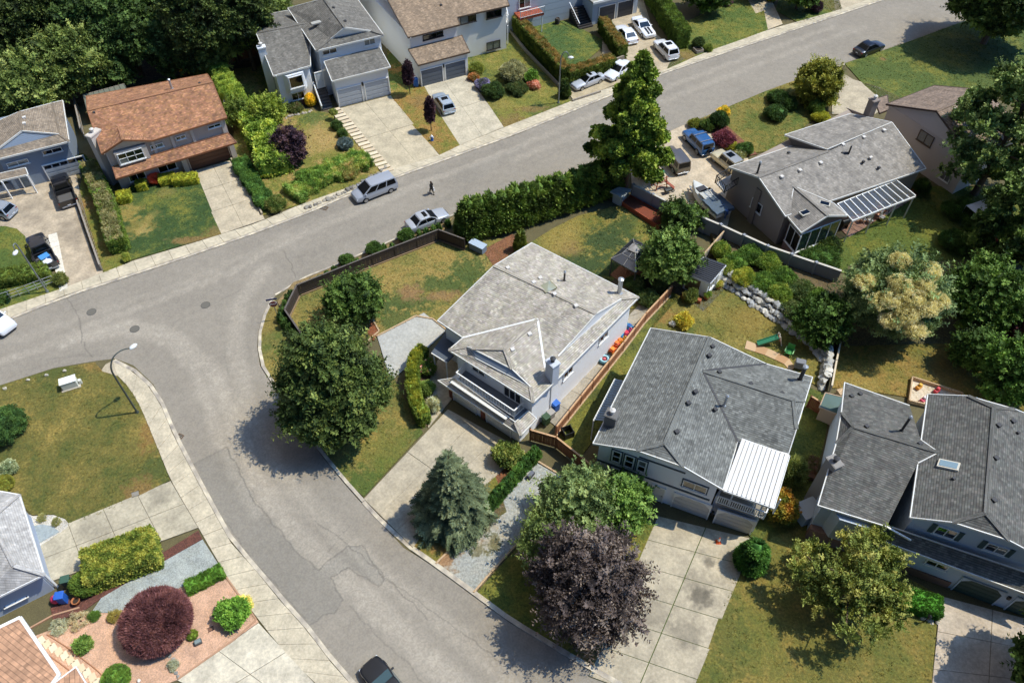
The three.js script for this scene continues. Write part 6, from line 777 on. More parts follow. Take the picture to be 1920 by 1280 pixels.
{const HB=[0x2e4014,0x45581c,0x5f6c28],HT=[0x5a5824,0x7e6a34,0x92763c];hedge('clipped_hedge','long clipped hedge with rusty top running down from the balcony house',[[0.66,-55.7],[2.87,-50.98],[5.03,-46.51],[6.82,-42.77]],1.2,2.6,HB,{topCols:HT,dens:26,size:0.34,rough:0.1});hedge('clipped_hedge','clipped hedge with rusty top above the parked silver sedan',[[7.1,-42.77],[9.64,-44.12],[12.16,-45.62],[12.97,-46.26]],1.3,2.2,HB,{topCols:HT,dens:28,size:0.34,rough:0.1});hedge('clipped_hedge','short clipped hedge between the enclosed lawn and the white cars',[[12.44,-56.27],[13.41,-52.61],[14.6,-48.85]],1.2,2.1,HB,{topCols:HT,dens:28,size:0.34,rough:0.12});}
conifer('cedar_tree','narrow cedar shrub beside the street lamp at the hedge corner',[6.58,-40.13],2.6,0.7,[0x26381a,0x3a4f20,0x506428],{n:240,size:0.4});
hedge('clipped_hedge','tall bright green clipped hedge to the right of the white cars',[[19.59,-69.92],[20.45,-63.45],[21.62,-57.43],[22.9,-51.52]],1.7,2.8,[0x33481a,0x4a6020,0x627a2c],{dens:24,size:0.36,rough:0.1});
shrub('garden_shrub','dark shrub in the timber planter at the kerb by the tall hedge',[25.15,-51.83],0.75,0.8,[0x1c2c14,0x2e421c,0x465a2a],{n:220});
shrub('garden_shrub','small light green shrub right of the timber planter',[26.36,-51],0.5,0.45,[0x44581e,0x60742c,0x7c8a3c],{n:110});
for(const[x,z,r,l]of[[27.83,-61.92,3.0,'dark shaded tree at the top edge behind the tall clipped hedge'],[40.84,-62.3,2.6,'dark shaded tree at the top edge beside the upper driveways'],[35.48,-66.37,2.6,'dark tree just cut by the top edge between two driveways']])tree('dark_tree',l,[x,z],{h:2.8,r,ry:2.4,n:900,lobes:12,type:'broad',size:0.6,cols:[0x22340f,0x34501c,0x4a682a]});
shrub('purple_shrub','dark purple shrub in the brick-edged bed at the top of the street',[43.37,-61.67],0.95,0.8,[0x1f1418,0x33222a,0x4a363a],{n:260});
shrub('purple_shrub','purple-pink shrub at the top edge beside the upper driveway',[30.96,-63.72],0.9,0.6,[0x3a2430,0x5a3a46,0x74525a],{n:200});
shrub('golden_shrub','yellow-flowering shrub at the top edge above the upper driveways',[37.62,-64.87],0.7,0.5,[0x8a7a1a,0xb09a2a,0x5a6a20],{n:160});
shrub('garden_shrub','dark green upright bush at the end of the shrub bed by the blue four-wheel drive',[24.83,-33.58],1.05,1.35,[0x1b3014,0x2a4418,0x3c5a22],{n:420});
shrub('golden_shrub','yellow-flowering shrub topping the bed at the street edge',[25.58,-35.33],0.7,0.6,[0xa08a18,0xc8ac24,0x6a7420],{n:200,h:1.0});
shrub('garden_shrub','small olive shrub nearest the street by the four-wheel-drive yard',[21.99,-33.72],0.65,0.6,[0x3c4a18,0x566222,0x727a2e],{n:160});
shrub('garden_shrub','mid-green shrub between the olive shrub and the dark upright bush',[23.39,-33.29],0.85,0.7,[0x243a16,0x38521e,0x50682a],{n:220});
shrub('red_maple_shrub','rounded red-purple shrub beside the blue four-wheel drive',[24.8,-30.15],1.25,0.95,[0x4a2028,0x6a343c,0x8a4c50],{n:440});
shrub('golden_shrub','small yellow-green shrub below the red-purple shrub',[25.57,-29.23],0.55,0.55,[0x5a6218,0x7c7e24,0x9a9630],{n:130});
shrub('garden_shrub','green shrub beside the cream jeep',[27.06,-28.68],0.95,0.65,[0x223a16,0x34521e,0x4c682c],{n:250});
shrub('garden_shrub','pale grey-green plant between the jeep and the roof edge',[26.41,-27.95],0.6,0.45,[0x5a6440,0x78805a,0x949874],{n:130});
for(const[x,z,r,ry,l,c]of[[33.14,-38.54,1.2,0.9,'dark low shrub on the left side of the curved bed',0],[32.08,-35.63,1.3,0.9,'dark rounded shrub at the front of the curved bed',0],[34.08,-37.89,1.0,0.8,'deep green shrub tucked against the round golden bush',0],[32.77,-39.67,0.7,0.6,'small light green shrub at the street end of the curved bed',1],[37.51,-35.03,0.95,0.6,'yellow-green shrub along the raised roof edge',2],[37.14,-36.41,0.9,1.0,'mid-green shrub below the round golden bush',1]])shrub('garden_shrub',l,[x,z],r,ry,[[0x1e3412,0x2e481c,0x405e28],[0x2e4618,0x466024,0x607a34],[0x7a7c1c,0xa09c2c,0x5c6a20]][c],{n:300});
shrub('orange_rack_plant','rust-coloured climbing plant by the four-wheel-drive yard wall',[15.13,-24.42],0.7,0.7,[0x5a3018,0x8a4a28,0x4a5a24],{n:160});
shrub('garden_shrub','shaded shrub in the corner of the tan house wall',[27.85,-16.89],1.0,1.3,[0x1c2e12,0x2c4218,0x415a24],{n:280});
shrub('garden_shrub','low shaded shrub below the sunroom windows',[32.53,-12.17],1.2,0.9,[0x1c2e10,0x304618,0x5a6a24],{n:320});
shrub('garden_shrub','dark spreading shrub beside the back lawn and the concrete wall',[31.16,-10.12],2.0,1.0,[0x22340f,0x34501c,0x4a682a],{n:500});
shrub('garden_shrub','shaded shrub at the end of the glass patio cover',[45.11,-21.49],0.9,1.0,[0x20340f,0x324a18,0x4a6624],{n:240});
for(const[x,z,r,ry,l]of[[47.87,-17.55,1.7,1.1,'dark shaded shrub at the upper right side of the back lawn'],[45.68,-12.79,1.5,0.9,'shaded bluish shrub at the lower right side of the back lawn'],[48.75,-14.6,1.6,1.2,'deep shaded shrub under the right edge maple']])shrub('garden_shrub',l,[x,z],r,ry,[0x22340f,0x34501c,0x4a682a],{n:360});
shrub('flower_bush','red-flowering pot plants in the shade at the right edge',[49.66,-12.44],0.8,0.6,[0x3a2a1c,0x8a3a30,0xb0464a],{n:190});
shrub('flower_bush','pink-red flower cluster at the far right edge',[51.72,-11.18],0.55,0.5,[0x5a2a2c,0xb04050,0x3a4a24],{n:120});
shrub('red_maple_shrub','rusty orange-green maple shrub at the right edge',[48.02,-6.66],1.6,1.2,[0x4a4a22,0x7a5a34,0x9a6444],{n:460});
{const GD=['yellow-green weedy shrub by the garden end of the concrete wall','bright leafy patch in the middle of the overgrown garden','tall green weeds along the concrete wall','golden-leaved patch along the concrete wall','yellow flowering patch near the white shed roof','rank green patch in the centre of the overgrown garden','broad green clump below the concrete wall','yellow and green clump above the middle of the boulder wall','dusky purple-green clump along the concrete wall','bright shrub at the right end of the overgrown garden','dark clump above the right part of the boulder wall','shady clump beside the flowering tree','light green clump left of the flowering tree','small weedy clump behind the white shed'];const CC=[[0x2c4616,0x446422,0x628034],[0x3e5a1c,0x5c7428,0x7c883a],[0x4a641c,0x78842a,0x9a9232],[0x2a3e1c,0x405628,0x5a6440]];for(const[px,r,l,c]of[[[21.18,-11.07],0.9,GD[0],1],[[22.42,-9.53],1.2,GD[1],0],[[24.2,-10.45],1.1,GD[2],0],[[25.59,-9.38],1.2,GD[3],1],[[22.8,-7.29],1.1,GD[4],2],[[24.49,-6.56],1.3,GD[5],0],[[26.73,-7.29],1.2,GD[6],0],[[25.81,-4.98],1.2,GD[7],1],[[27.88,-5.48],1.3,GD[8],3],[[29.17,-4.42],1.2,GD[9],0],[[26.73,-2.7],1.2,GD[10],3],[[28.08,-2.02],1.3,GD[11],3],[[30.44,-3.38],1.2,GD[12],0],[[21.22,-8.77],0.8,GD[13],1]])shrub('garden_shrub',l,px,r,0.75,CC[c],{n:340,y:0.45,size:0.44});}
for(const[x,z,r,l,c]of[[13.17,-4.89,1.0,'dark bramble behind the corner of the pale roof',0],[12.07,-6.78,0.9,'shaded bramble between the gazebo and the roof edge',0],[14.66,-6.41,0.8,'shaded bramble beside the upper end of the cedar fence',0]])shrub('garden_shrub',l,[x,z],r,0.75,[0x28381a,0x3c5022,0x56603a],{n:260});
shrub('golden_shrub','bright yellow-leaved shrub on the back lawn behind the grey roof',[16.26,-2.04],0.8,0.7,[0x8a8020,0xa89428,0x7a8428],{n:240,type:'broad',size:0.36});
shrub('golden_shrub','orange and yellow leaved shrub beside the deck stairs',[20.88,17.94],1.25,1.6,[0x4a5a1c,0x7a701c,0x987422,0x8a5428],{n:560,type:'broad',size:0.42});
shrub('feathery_shrub','feathery olive-green shrub against the white deck cover',[22.56,14.72],0.95,1.5,[0x3a4a1e,0x566430,0x727c44],{n:360,type:'tuft',size:0.6});
conifer('topiary','plump rounded conifer at the corner of the wide driveway',[17.96,22.02],3.3,1.15,[0x24421a,0x386024,0x527e34],{n:900,size:0.42,pow:0.42});
clipped('clipped_hedge','bright green clipped box hedge at the slate-roofed house driveway',[29.44,25.2],1.55,1.15,[0x24480f,0x346016,0x467a22],{round:false,rz:0.75,yaw:-0.33,n:1500,size:0.17,cat:'hedge'});
shrub('golden_shrub','small yellow plant under the olive-green tree',[27.9,25.39],0.5,0.4,[0x8a8c14,0xb4ac20],{n:90});
shrub('garden_shrub','yellow-orange shrub at the corner between the driveway walls',[20.68,15.24],0.4,0.5,[0x3a4a18,0x5a6a24],{n:70});
clipped('clipped_bush','large rectangular clipped bush with yellow tips beside the mottled driveway',[-29.16,22.05],2.45,1.9,[0x37491a,0x546824,0x7a8034,0x949038],{round:false,rz:1.35,yaw:0.42,n:2600,size:0.3,ty:'broad'});
clipped('clipped_bush','smaller rounded clipped bush between the bins and the rectangular bush',[-31.38,23.91],0.98,1.6,[0x2e4416,0x445e1e,0x627a2c],{n:700,size:0.26,rz:0.8});
clipped('red_bush','big round dark red-leaved bush in the pink gravel garden',[-25.13,26.86],2.1,2.6,[0x46292a,0x623c3a,0x7a524a],{n:4200,size:0.5,ty:'tuft'});
hedge('clipped_hedge','low clipped green hedge at the edge of the pink gravel garden',[[-23.99,24.11],[-22.85,23.45],[-21.64,22.7]],0.95,0.75,[0x2c4a12,0x40641a,0x567a26],{dens:60,size:0.2,rough:0.05});
shrub('variegated_bush','round green and yellow bush in the corner of the pink gravel garden',[-20.14,26.1],1.05,0.85,[0x38581c,0x527c2a,0x70963a],{n:420,size:0.4,type:'broad'});
shrub('golden_shrub','pale yellow plant beside the round green and yellow bush',[-19.59,25.31],0.55,0.4,[0xa8a050,0xc8bc64],{n:110});
shrub('garden_shrub','small leafy rose shrub by the stone path',[-30.21,28.22],0.52,0.55,[0x34501c,0x4c6a2a,0x688240],{n:170,type:'broad',size:0.3});
clipped('topiary','clipped round ball bush at the lower edge by the stone path',[-27.08,30.49],0.88,1.1,[0x33501a,0x4c6c24,0x648434],{n:620,size:0.2});
clipped('topiary','tiny clipped ball beside the dark garden stone',[-22.75,27.44],0.36,0.5,[0x3a4e14,0x52661c,0x6a7a28],{n:180,size:0.13});
for(const[x,z,r,ry,l,c]of[[-31.09,26.37,0.75,0.35,'pale dry grass tufts along the timber edging',0],[-30.14,26.1,0.35,0.35,'small green plant at the tip of the blue-grey gravel',1],[-28.69,26.06,0.45,0.3,'olive sedum clump below the red-leaved bush',2],[-32.48,26.82,0.6,0.25,'flat grey-green creeping plant in the pink gravel',3],[-23.53,29.53,0.3,0.3,'silvery grass plant at the path edge in the pink gravel',3]])shrub('small_plant',l,[x,z],r,ry,[[0x8a8060,0xa89a74],[0x34521c,0x4e6e2a],[0x6a6428,0x8a7a3a],[0x7a7c62,0x98967a]][c],{n:90,size:0.26,core:null});
shrub('round_shrub','dark rounded shrub cut by the left edge on the large corner lawn',[-43.04,10.22],1.75,1.5,[0x1f361a,0x304e24,0x46662f],{n:700});
shrub('round_shrub','small white-variegated shrub by the light grey roof',[-41.34,14],0.75,0.6,[0x4c6040,0x78866a,0xa0a890],{n:220,type:'broad',size:0.3});
clipped('topiary','clipped olive ball between the variegated shrub and the light grey roof',[-41.07,15.38],0.75,0.95,[0x4a521c,0x656c26,0x7c7e30],{n:420,size:0.2});
hedge('clipped_hedge','low wide clipped hedge beside the leaning street lamp',[[-52.14,-7.19],[-49.99,-7.78],[-48.07,-8.3],[-46.37,-8.9]],1.7,1.1,[0x34461a,0x4c5e22,0x5c6c28],{dens:26,size:0.3,rough:0.06});
shrub('garden_shrub','small shrub at the driveway end of the low wide hedge',[-44.81,-7.58],0.55,0.7,[0x38481c,0x545f2c,0x6e7440],{n:140});
shrub('garden_shrub','low green plants at the left edge below the chain fence',[-49.68,-5.17],0.7,0.5,[0x2c4418,0x446024],{n:120});
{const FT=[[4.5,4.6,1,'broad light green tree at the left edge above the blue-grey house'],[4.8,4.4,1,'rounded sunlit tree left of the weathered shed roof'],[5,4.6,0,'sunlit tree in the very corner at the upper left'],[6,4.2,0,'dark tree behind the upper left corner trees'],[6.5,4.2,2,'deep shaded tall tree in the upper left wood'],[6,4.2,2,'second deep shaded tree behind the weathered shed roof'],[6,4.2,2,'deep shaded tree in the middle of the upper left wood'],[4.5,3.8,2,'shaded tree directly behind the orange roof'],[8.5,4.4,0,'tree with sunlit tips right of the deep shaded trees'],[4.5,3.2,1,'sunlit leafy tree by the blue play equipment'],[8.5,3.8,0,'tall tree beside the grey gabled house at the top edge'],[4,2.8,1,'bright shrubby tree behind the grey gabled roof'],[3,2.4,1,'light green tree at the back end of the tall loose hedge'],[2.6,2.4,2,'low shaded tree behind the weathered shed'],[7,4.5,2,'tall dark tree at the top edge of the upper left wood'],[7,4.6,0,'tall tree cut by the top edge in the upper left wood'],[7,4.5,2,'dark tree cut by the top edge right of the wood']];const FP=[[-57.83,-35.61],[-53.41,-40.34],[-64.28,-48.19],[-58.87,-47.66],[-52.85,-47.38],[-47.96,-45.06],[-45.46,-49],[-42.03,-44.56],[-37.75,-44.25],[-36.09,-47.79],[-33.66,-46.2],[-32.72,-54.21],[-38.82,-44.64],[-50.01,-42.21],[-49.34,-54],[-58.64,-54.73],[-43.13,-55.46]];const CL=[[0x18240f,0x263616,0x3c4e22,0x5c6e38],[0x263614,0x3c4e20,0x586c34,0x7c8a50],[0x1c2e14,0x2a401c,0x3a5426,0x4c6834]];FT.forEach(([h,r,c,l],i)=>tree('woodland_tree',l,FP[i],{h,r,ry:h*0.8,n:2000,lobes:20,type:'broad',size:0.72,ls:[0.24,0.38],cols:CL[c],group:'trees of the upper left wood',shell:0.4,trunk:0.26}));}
shrub('golden_shrub','yellow flowering shrub behind the left-edge house roof',[-59.24,-39.2],1.1,0.8,[0x4a5a1c,0x7a7a2a,0xa08a3a],{n:260});
shrub('golden_shrub','yellow-orange shrub beside the green planter behind the orange roof',[-42.35,-45.31],0.6,0.6,[0x9a8a1c,0xc0a028,0x6a6a20],{n:150});
shrub('garden_shrub','low sunlit shrubs along the back of the orange-roofed house',[-44.39,-42.13],1.2,0.5,[0x36481a,0x506226,0x72783a],{n:200});
shrub('garden_shrub','shaded shrub in the passage left of the beige house',[-49.14,-26.1],0.8,0.8,[0x22341a,0x34481f,0x50622e],{n:200});
// ---------- vehicles ----------
function loft(st){
const sec=([x,w,b,t])=>{const r=Math.min(0.2,(t - b)*0.4);return[[-w*0.86,b],[-w*0.98,b +0.1],[-w,b +(t - b)*0.45],[-w*0.985,t - r],[-w*0.93,t - r*0.3],[-w*0.8,t],[-w*0.4,t +0.025],[0,t +0.035],[w*0.4,t +0.025],[w*0.8,t],[w*0.93,t - r*0.3],[w*0.985,t - r],[w,b +(t - b)*0.45],[w*0.98,b +0.1],[w*0.86,b]].map(([z,y])=>[x,y,z]);};
const S=st.map(sec),t=new TB(),n=S[0].length;
for(let i=0;i<S.length - 1;i++)for(let k=0;k<n;k++){const q=(k +1)% n;t.quad(S[i][k],S[i +1][k],S[i +1][q],S[i][q]);}
for(const[s,f]of[[S[0],1],[S[S.length - 1],0]]){const c=[s[0][0],(s[2][1]+s[7][1])/2,0];for(let k=0;k<n;k++){const q=(k +1)% n;if(f)t.tri(c,s[k],s[q]);else t.tri(c,s[q],s[k]);}}
const g=t.geo();g.computeVertexNormals();return toCreasedNormals(g,0.55);
}
const mTyre=M(0x161616,0.9),mRim=M(0xa8aaac,0.35,{metalness:0.7}),mLamp=new THREE.MeshPhysicalMaterial({color:0xd8dde0,roughness:0.1,clearcoat:1}),mTail=new THREE.MeshPhysicalMaterial({color:0x8a0f12,roughness:0.15,clearcoat:1}),mTrimB=M(0x1d1d1e,0.6),mPlate=M(0xd8dadb,0.5);
const mCarGlass=new THREE.MeshPhysicalMaterial({color:0x0c1012,roughness:0.12,specularIntensity:0.5});
const paint=(c,metal=0.25)=>new THREE.MeshPhysicalMaterial({color:c,roughness:0.38,metalness:metal,clearcoat:1,clearcoatRoughness:0.05});
const KINDS={
sedan:{L:4.7,W:1.82,H:1.44,belt:0.92,gh:[0.13,0.27,0.52,0.7],body:[[0,0.76,0.34,0.62],[0.015,0.82,0.28,0.88],[0.06,0.87,0.22,0.96],[0.2,0.91,0.2,0.96],[0.68,0.91,0.2,0.93],[0.9,0.88,0.22,0.8],[0.975,0.8,0.25,0.68],[1,0.66,0.32,0.52]],wx:[0.19,0.81]},
coupe:{L:4.8,W:1.9,H:1.36,belt:0.9,gh:[0.12,0.3,0.45,0.63],body:[[0,0.78,0.34,0.7],[0.015,0.85,0.28,0.92],[0.06,0.92,0.22,0.98],[0.2,0.95,0.2,0.96],[0.62,0.94,0.2,0.92],[0.9,0.92,0.22,0.82],[0.98,0.84,0.25,0.7],[1,0.7,0.32,0.55]],wx:[0.19,0.81]},
hatch:{L:4.3,W:1.78,H:1.5,belt:0.95,gh:[0.02,0.1,0.52,0.73],body:[[0,0.78,0.34,0.7],[0.012,0.84,0.28,0.95],[0.05,0.87,0.22,0.99],[0.7,0.89,0.2,0.95],[0.9,0.85,0.22,0.82],[0.975,0.78,0.25,0.7],[1,0.64,0.32,0.52]],wx:[0.18,0.81]},
suv:{L:4.65,W:1.88,H:1.72,belt:1.06,gh:[0.015,0.08,0.54,0.7],body:[[0,0.82,0.42,0.8],[0.012,0.88,0.36,1.06],[0.05,0.92,0.32,1.1],[0.7,0.94,0.3,1.06],[0.92,0.9,0.32,0.96],[0.98,0.84,0.34,0.84],[1,0.74,0.4,0.65]],wx:[0.19,0.81]},
boxy:{L:4.5,W:1.8,H:1.82,belt:1.08,gh:[0.01,0.03,0.6,0.68],body:[[0,0.84,0.46,1.0],[0.01,0.88,0.4,1.1],[0.7,0.9,0.38,1.08],[0.95,0.87,0.4,1.02],[0.99,0.84,0.42,0.94],[1,0.78,0.46,0.8]],wx:[0.2,0.82]},
van:{L:5.1,W:1.98,H:1.75,belt:1.0,gh:[0.01,0.05,0.62,0.83],body:[[0,0.86,0.38,0.8],[0.01,0.93,0.3,1.0],[0.05,0.97,0.24,1.04],[0.78,0.98,0.22,1.0],[0.92,0.92,0.24,0.88],[0.98,0.84,0.26,0.74],[1,0.72,0.34,0.58]],wx:[0.2,0.8]},
pickup:{L:5.6,W:1.98,H:1.85,belt:1.12,gh:[0.39,0.42,0.62,0.72],body:[[0.36,0.95,0.42,1.12],[0.4,0.97,0.4,1.14],[0.72,0.97,0.4,1.12],[0.93,0.94,0.42,1.04],[0.985,0.88,0.44,0.94],[1,0.8,0.5,0.72]],wx:[0.2,0.81]},
};
function car(name,label,cat,[x,z,yaw],kind,col,{group,metal,roofCol,sun=false,rack=false,stripes=false,spare=false,spoiler=false,load=false,scale=1,glass=mCarGlass}={}){
const k=KINDS[kind],t=thing(name,label,cat,[x,0.012,z],yaw,group),P=paint(col,metal),L=k.L*scale,W=k.W*scale,X=(f)=>(f - 0.5)*L;
const st=k.body.map(([f,w,b,y])=>[X(f),w,b,y]);obj('body',loft(st),P,t);
obj('sill',[box(L*0.72,0.1,W*0.9,0,0.24,0)],mTrimB,t);
const[g0,g1,g2,g3]=k.gh.map(X),by=k.belt,H=k.H,wb=W/2*0.93,wt=W/2*(kind==='boxy'?0.86:0.76);
const A=[[g0,by,-wb],[g3,by,-wb],[g3,by,wb],[g0,by,wb]],B=[[g1,H - 0.05,-wt],[g2,H - 0.05,-wt],[g2,H - 0.05,wt],[g1,H - 0.05,wt]],c=new TB();
for(let i=0;i<4;i++){const j=(i +1)% 4;c.quad(A[j],A[i],B[i],B[j]);}c.quad(B[3],B[2],B[1],B[0]);const cab=obj('cabin',c.geo(),P,t);
const RP=roofCol !==undefined?paint(roofCol,0.2):P;const rf=[[g1 +0.02,wt*0.94,H - 0.09,H - 0.03],[lerp(g1,g2,0.2),wt,H - 0.09,H],[lerp(g1,g2,0.8),wt,H - 0.09,H],[g2 - 0.02,wt*0.92,H - 0.09,H - 0.03]].map(([a,w,b,y])=>[a,w,b,y]);obj('roof',loft(rf),RP,t);
const face=(p,q,r,s,a0,a1,b0,b1)=>{const at=(u,v)=>[0,1,2].map((i)=>lerp(lerp(p[i],q[i],u),lerp(s[i],r[i],u),v));const Q=[at(a0,b0),at(a1,b0),at(a1,b1),at(a0,b1)],n=new THREE.Vector3().crossVectors(V3(Q[1]).sub(V3(Q[0])),V3(Q[3]).sub(V3(Q[0]))).normalize().multiplyScalar(0.012),tb=new TB(),q2=Q.map((v)=>[v[0]+n.x,v[1]+n.y,v[2]+n.z]);tb.quad(...q2);for(let i=0;i<4;i++){const j=(i +1)% 4;tb.quad(Q[i],Q[j],q2[j],q2[i]);}return tb.geo();};
obj('windshield',face(A[2],A[1],B[1],B[2],0.06,0.94,0.06,0.95),glass,t);obj('rear_window',face(A[0],A[3],B[3],B[0],0.08,0.92,0.08,0.92),glass,t);
const nS=kind==='pickup'?2:kind==='coupe'?1:kind==='van'?3:2;for(let i=0;i<nS;i++){const a=0.03 +0.94*i/nS +0.015,b=0.03 +0.94*(i +1)/nS - 0.015;obj('side_window',face(A[1],A[0],B[0],B[1],a,b,0.1,0.9),glass,t);obj('side_window',face(A[3],A[2],B[2],B[3],a,b,0.1,0.9),glass,t);}
const wr=(kind==='pickup'||kind==='boxy'||kind==='suv')?0.38:0.32;
for(const f of k.wx)for(const s of[-1,1]){const w=new THREE.TorusGeometry(wr - 0.09,0.095,8,18);w.scale(1,1,1.1);w.translate(X(f),wr,s*(W/2 - 0.08));const o=obj('wheel',w,mTyre,t);const r=new THREE.CylinderGeometry(wr - 0.1,wr - 0.1,0.16,14);r.rotateX(Math.PI/2);r.translate(X(f),wr,s*(W/2 - 0.06));obj('rim',r,mRim,o);const ar=new THREE.TorusGeometry(wr +0.03,0.035,5,14,Math.PI);ar.translate(X(f),wr - 0.02,s*(W/2 - 0.035));obj('wheel_arch',ar,mTrimB,t);}
const fx=L/2,fy=k.body[k.body.length - 2][3]- 0.1,ry=by - 0.17;
for(const s of[-1,1]){obj('headlight',rbox(0.16,0.13,0.36,0.04,fx - 0.1 -(kind==='boxy'?-0.06:0.05),fy,s*W*0.33),mLamp,t);const rx=-L/2 +(kind==='pickup'?0.06:0.07);obj('taillight',rbox(0.1,0.2,kind==='pickup'?0.14:0.28,0.03,rx,ry,s*W*(kind==='pickup'?0.45:0.37)),mTail,t);obj('mirror',rbox(0.14,0.13,0.2,0.04,g3 - 0.28,by +0.06,s*(W/2 +0.05)),P,t);}
obj('bumper',[rbox(0.14,0.16,W*0.8,0.05,-L/2 +0.03,0.42,0)],kind==='pickup'||kind==='boxy'?mRim:P,t);obj('licence_plate',box(0.02,0.12,0.34,-L/2 - 0.05,0.6,0),mPlate,t);obj('grille',box(0.06,0.16,W*0.42,fx - 0.04,0.55,0),mTrimB,t);
if(sun)obj('sunroof',rbox((g2 - g1)*0.36,0.03,wt*1.2,0.01,lerp(g1,g2,0.66),H +0.025,0),glass,t);
if(rack)for(const u of[0.2,0.75])obj('roof_rack',[box(0.1,0.05,wt*2.1,lerp(g1,g2,u),H +0.09,0),box(0.08,0.09,0.06,lerp(g1,g2,u),H +0.04,wt*0.95),box(0.08,0.09,0.06,lerp(g1,g2,u),H +0.04,-wt*0.95)],mRim,t);
if(stripes)for(const s of[-1,1]){obj('hood_stripe',beam([X(0.65),0.985,s*0.22],[X(0.95),0.835,s*0.22],0.26,0.03,0.0),mTrimB,t);}
if(spare){const w=new THREE.TorusGeometry(0.25,0.1,8,16);w.rotateY(Math.PI/2);w.translate(-L/2 - 0.12,0.95,0.1);obj('spare_wheel',w,mTyre,t);}
if(spoiler)obj('spoiler',rbox(0.25,0.05,W*0.8,0.02,-L/2 +0.15,by +0.12,0),P,t);
if(kind==='pickup'){const b0=X(0.005),b1=X(0.375);for(const s of[-1,1])obj('bed_side',rbox(b1 - b0,0.66,0.12,0.04,(b0 +b1)/2,0.8,s*0.9),P,t);obj('tailgate',rbox(0.09,0.6,1.74,0.03,b0 +0.03,0.82,0),P,t);obj('bed_floor',box(b1 - b0 - 0.1,0.1,1.66,(b0 +b1)/2 +0.05,0.62,0),M(0x55524e,0.8),t);obj('bed_rail',[box(b1 - b0,0.05,0.1,(b0 +b1)/2,1.15,0.9),box(b1 - b0,0.05,0.1,(b0 +b1)/2,1.15,-0.9),box(0.1,0.05,1.75,b1 - 0.06,1.15,0)],mTrimB,t);}
return t;
}
const SILVER=0xaab0b6,WHITE=0xe6e8ea;
car('parked_car','silver hatchback cut by the left edge on the forecourt of the blue-grey house','car',[-55.46,-18.02,2.86],'hatch',0x9aa2ac);
car('pickup_truck','black pickup with empty bed parked nose-in by the garage of the blue-grey house','pickup truck',[-49.3,-21.19,2.11],'pickup',0x14151a,{metal:0.1});
{const p=[-47.97,-11.39,2.2];car('pickup_truck','dark crew-cab pickup with a loaded bed parked beside the small lawn','pickup truck',p,'pickup',0x22242a,{metal:0.2});const t=thing('storage_tote','blue lidded tote lying in the bed of the loaded pickup','storage box',[p[0]- Math.cos(p[2])*1.5,0.69,p[1]+Math.sin(p[2])*1.5],p[2]+0.2);obj('tub',rbox(0.7,0.5,0.9,0.05,0,0.25,0),M(0x2f74b8,0.5),t);obj('lid',rbox(0.76,0.07,0.96,0.03,0,0.53,0),M(0x4a90cc,0.5),t);const b=thing('sack','white sack in the bed of the loaded pickup behind the blue tote','sack',[p[0]- Math.cos(p[2])*2.25,0.69,p[1]+Math.sin(p[2])*2.25],p[2]);const g=new THREE.SphereGeometry(0.4,12,8);g.scale(0.9,0.7,1.3);g.translate(0,0.28,0);obj('bag',g,M(0xe8e8ea,0.8),b);obj('bag_neck',cyl(0.1,0.05,0.14,0.3,0.36,0.1),M(0xe8e8ea,0.8),b);}
car('parked_car','white vehicle with black grille just cut by the left edge beside the street','car',[-49.05,-2.16,-0.55],'suv',WHITE,{metal:0.05});
car('parked_car','silver-blue hatchback parked on the driveway below the tan-roofed house','car',[-8.49,-38,2],'hatch',0xa9b6c2,{sun:true});
car('minivan','silver minivan parked at the far kerb below the rock edging','minivan',[-15.18,-21.4,-2.56],'van',0xa3a9b2,{rack:false});
car('parked_car','silver sedan with dark sunroof parked beside the fence end and cedars','car',[-8.99,-16.41,0.57],'sedan',0xb2b6ba,{sun:true});
car('parked_car','silver-white sedan with sunroof in the bay below the clipped hedge','car',[9.59,-42.99,-2.53],'sedan',0xc4c8ce,{sun:true});
car('parked_car','white sedan half hidden by the tall pointed tree','car',[13.8,-45.35,-2.31],'sedan',WHITE,{metal:0.05});
car('parked_car','white sedan with dark rear window parked at the left of the forecourt','car',[15.6,-54.43,1.92],'sedan',WHITE,{metal:0.05});
car('parked_car','white coupe with black hood stripes parked nose-out between the white cars','car',[18.19,-56.13,-1.23],'coupe',WHITE,{metal:0.05,stripes:true,spoiler:true});
car('parked_car','white crossover parked nose-in nearest the tall bright hedge','car',[20.55,-50.39,1.93],'suv',WHITE,{metal:0.05,sun:true,scale:0.97});
car('parked_car','black sedan with red tail lights parked at the upper right kerb','car',[47.89,-50.84,0.55],'sedan',0x0f1218,{metal:0.1});
car('four_wheel_drive','blue four-wheel drive with roof rack and spare wheel beside the red-purple shrub','off-road car',[21.74,-29.94,1.96],'boxy',0x2f6196,{rack:true,spare:true});
car('four_wheel_drive','tan four-wheel drive with grey roof parked left of the blue one','off-road car',[18.61,-26.52,1.9],'boxy',0x6e6454,{roofCol:0x5c5c5f});
car('four_wheel_drive','small cream open-topped style jeep by the corner of the tan house','off-road car',[24.46,-26.22,2.11],'boxy',0xd8cca8,{roofCol:0x9a9c9c,scale:0.86,sun:true});
car('parked_car','dark navy car cut by the bottom edge on the side road','car',[-8.41,31.11,2.33],'sedan',0x10151c,{metal:0.15,glass:new THREE.MeshPhysicalMaterial({color:0x3a5a60,roughness:0.05,clearcoat:1})});
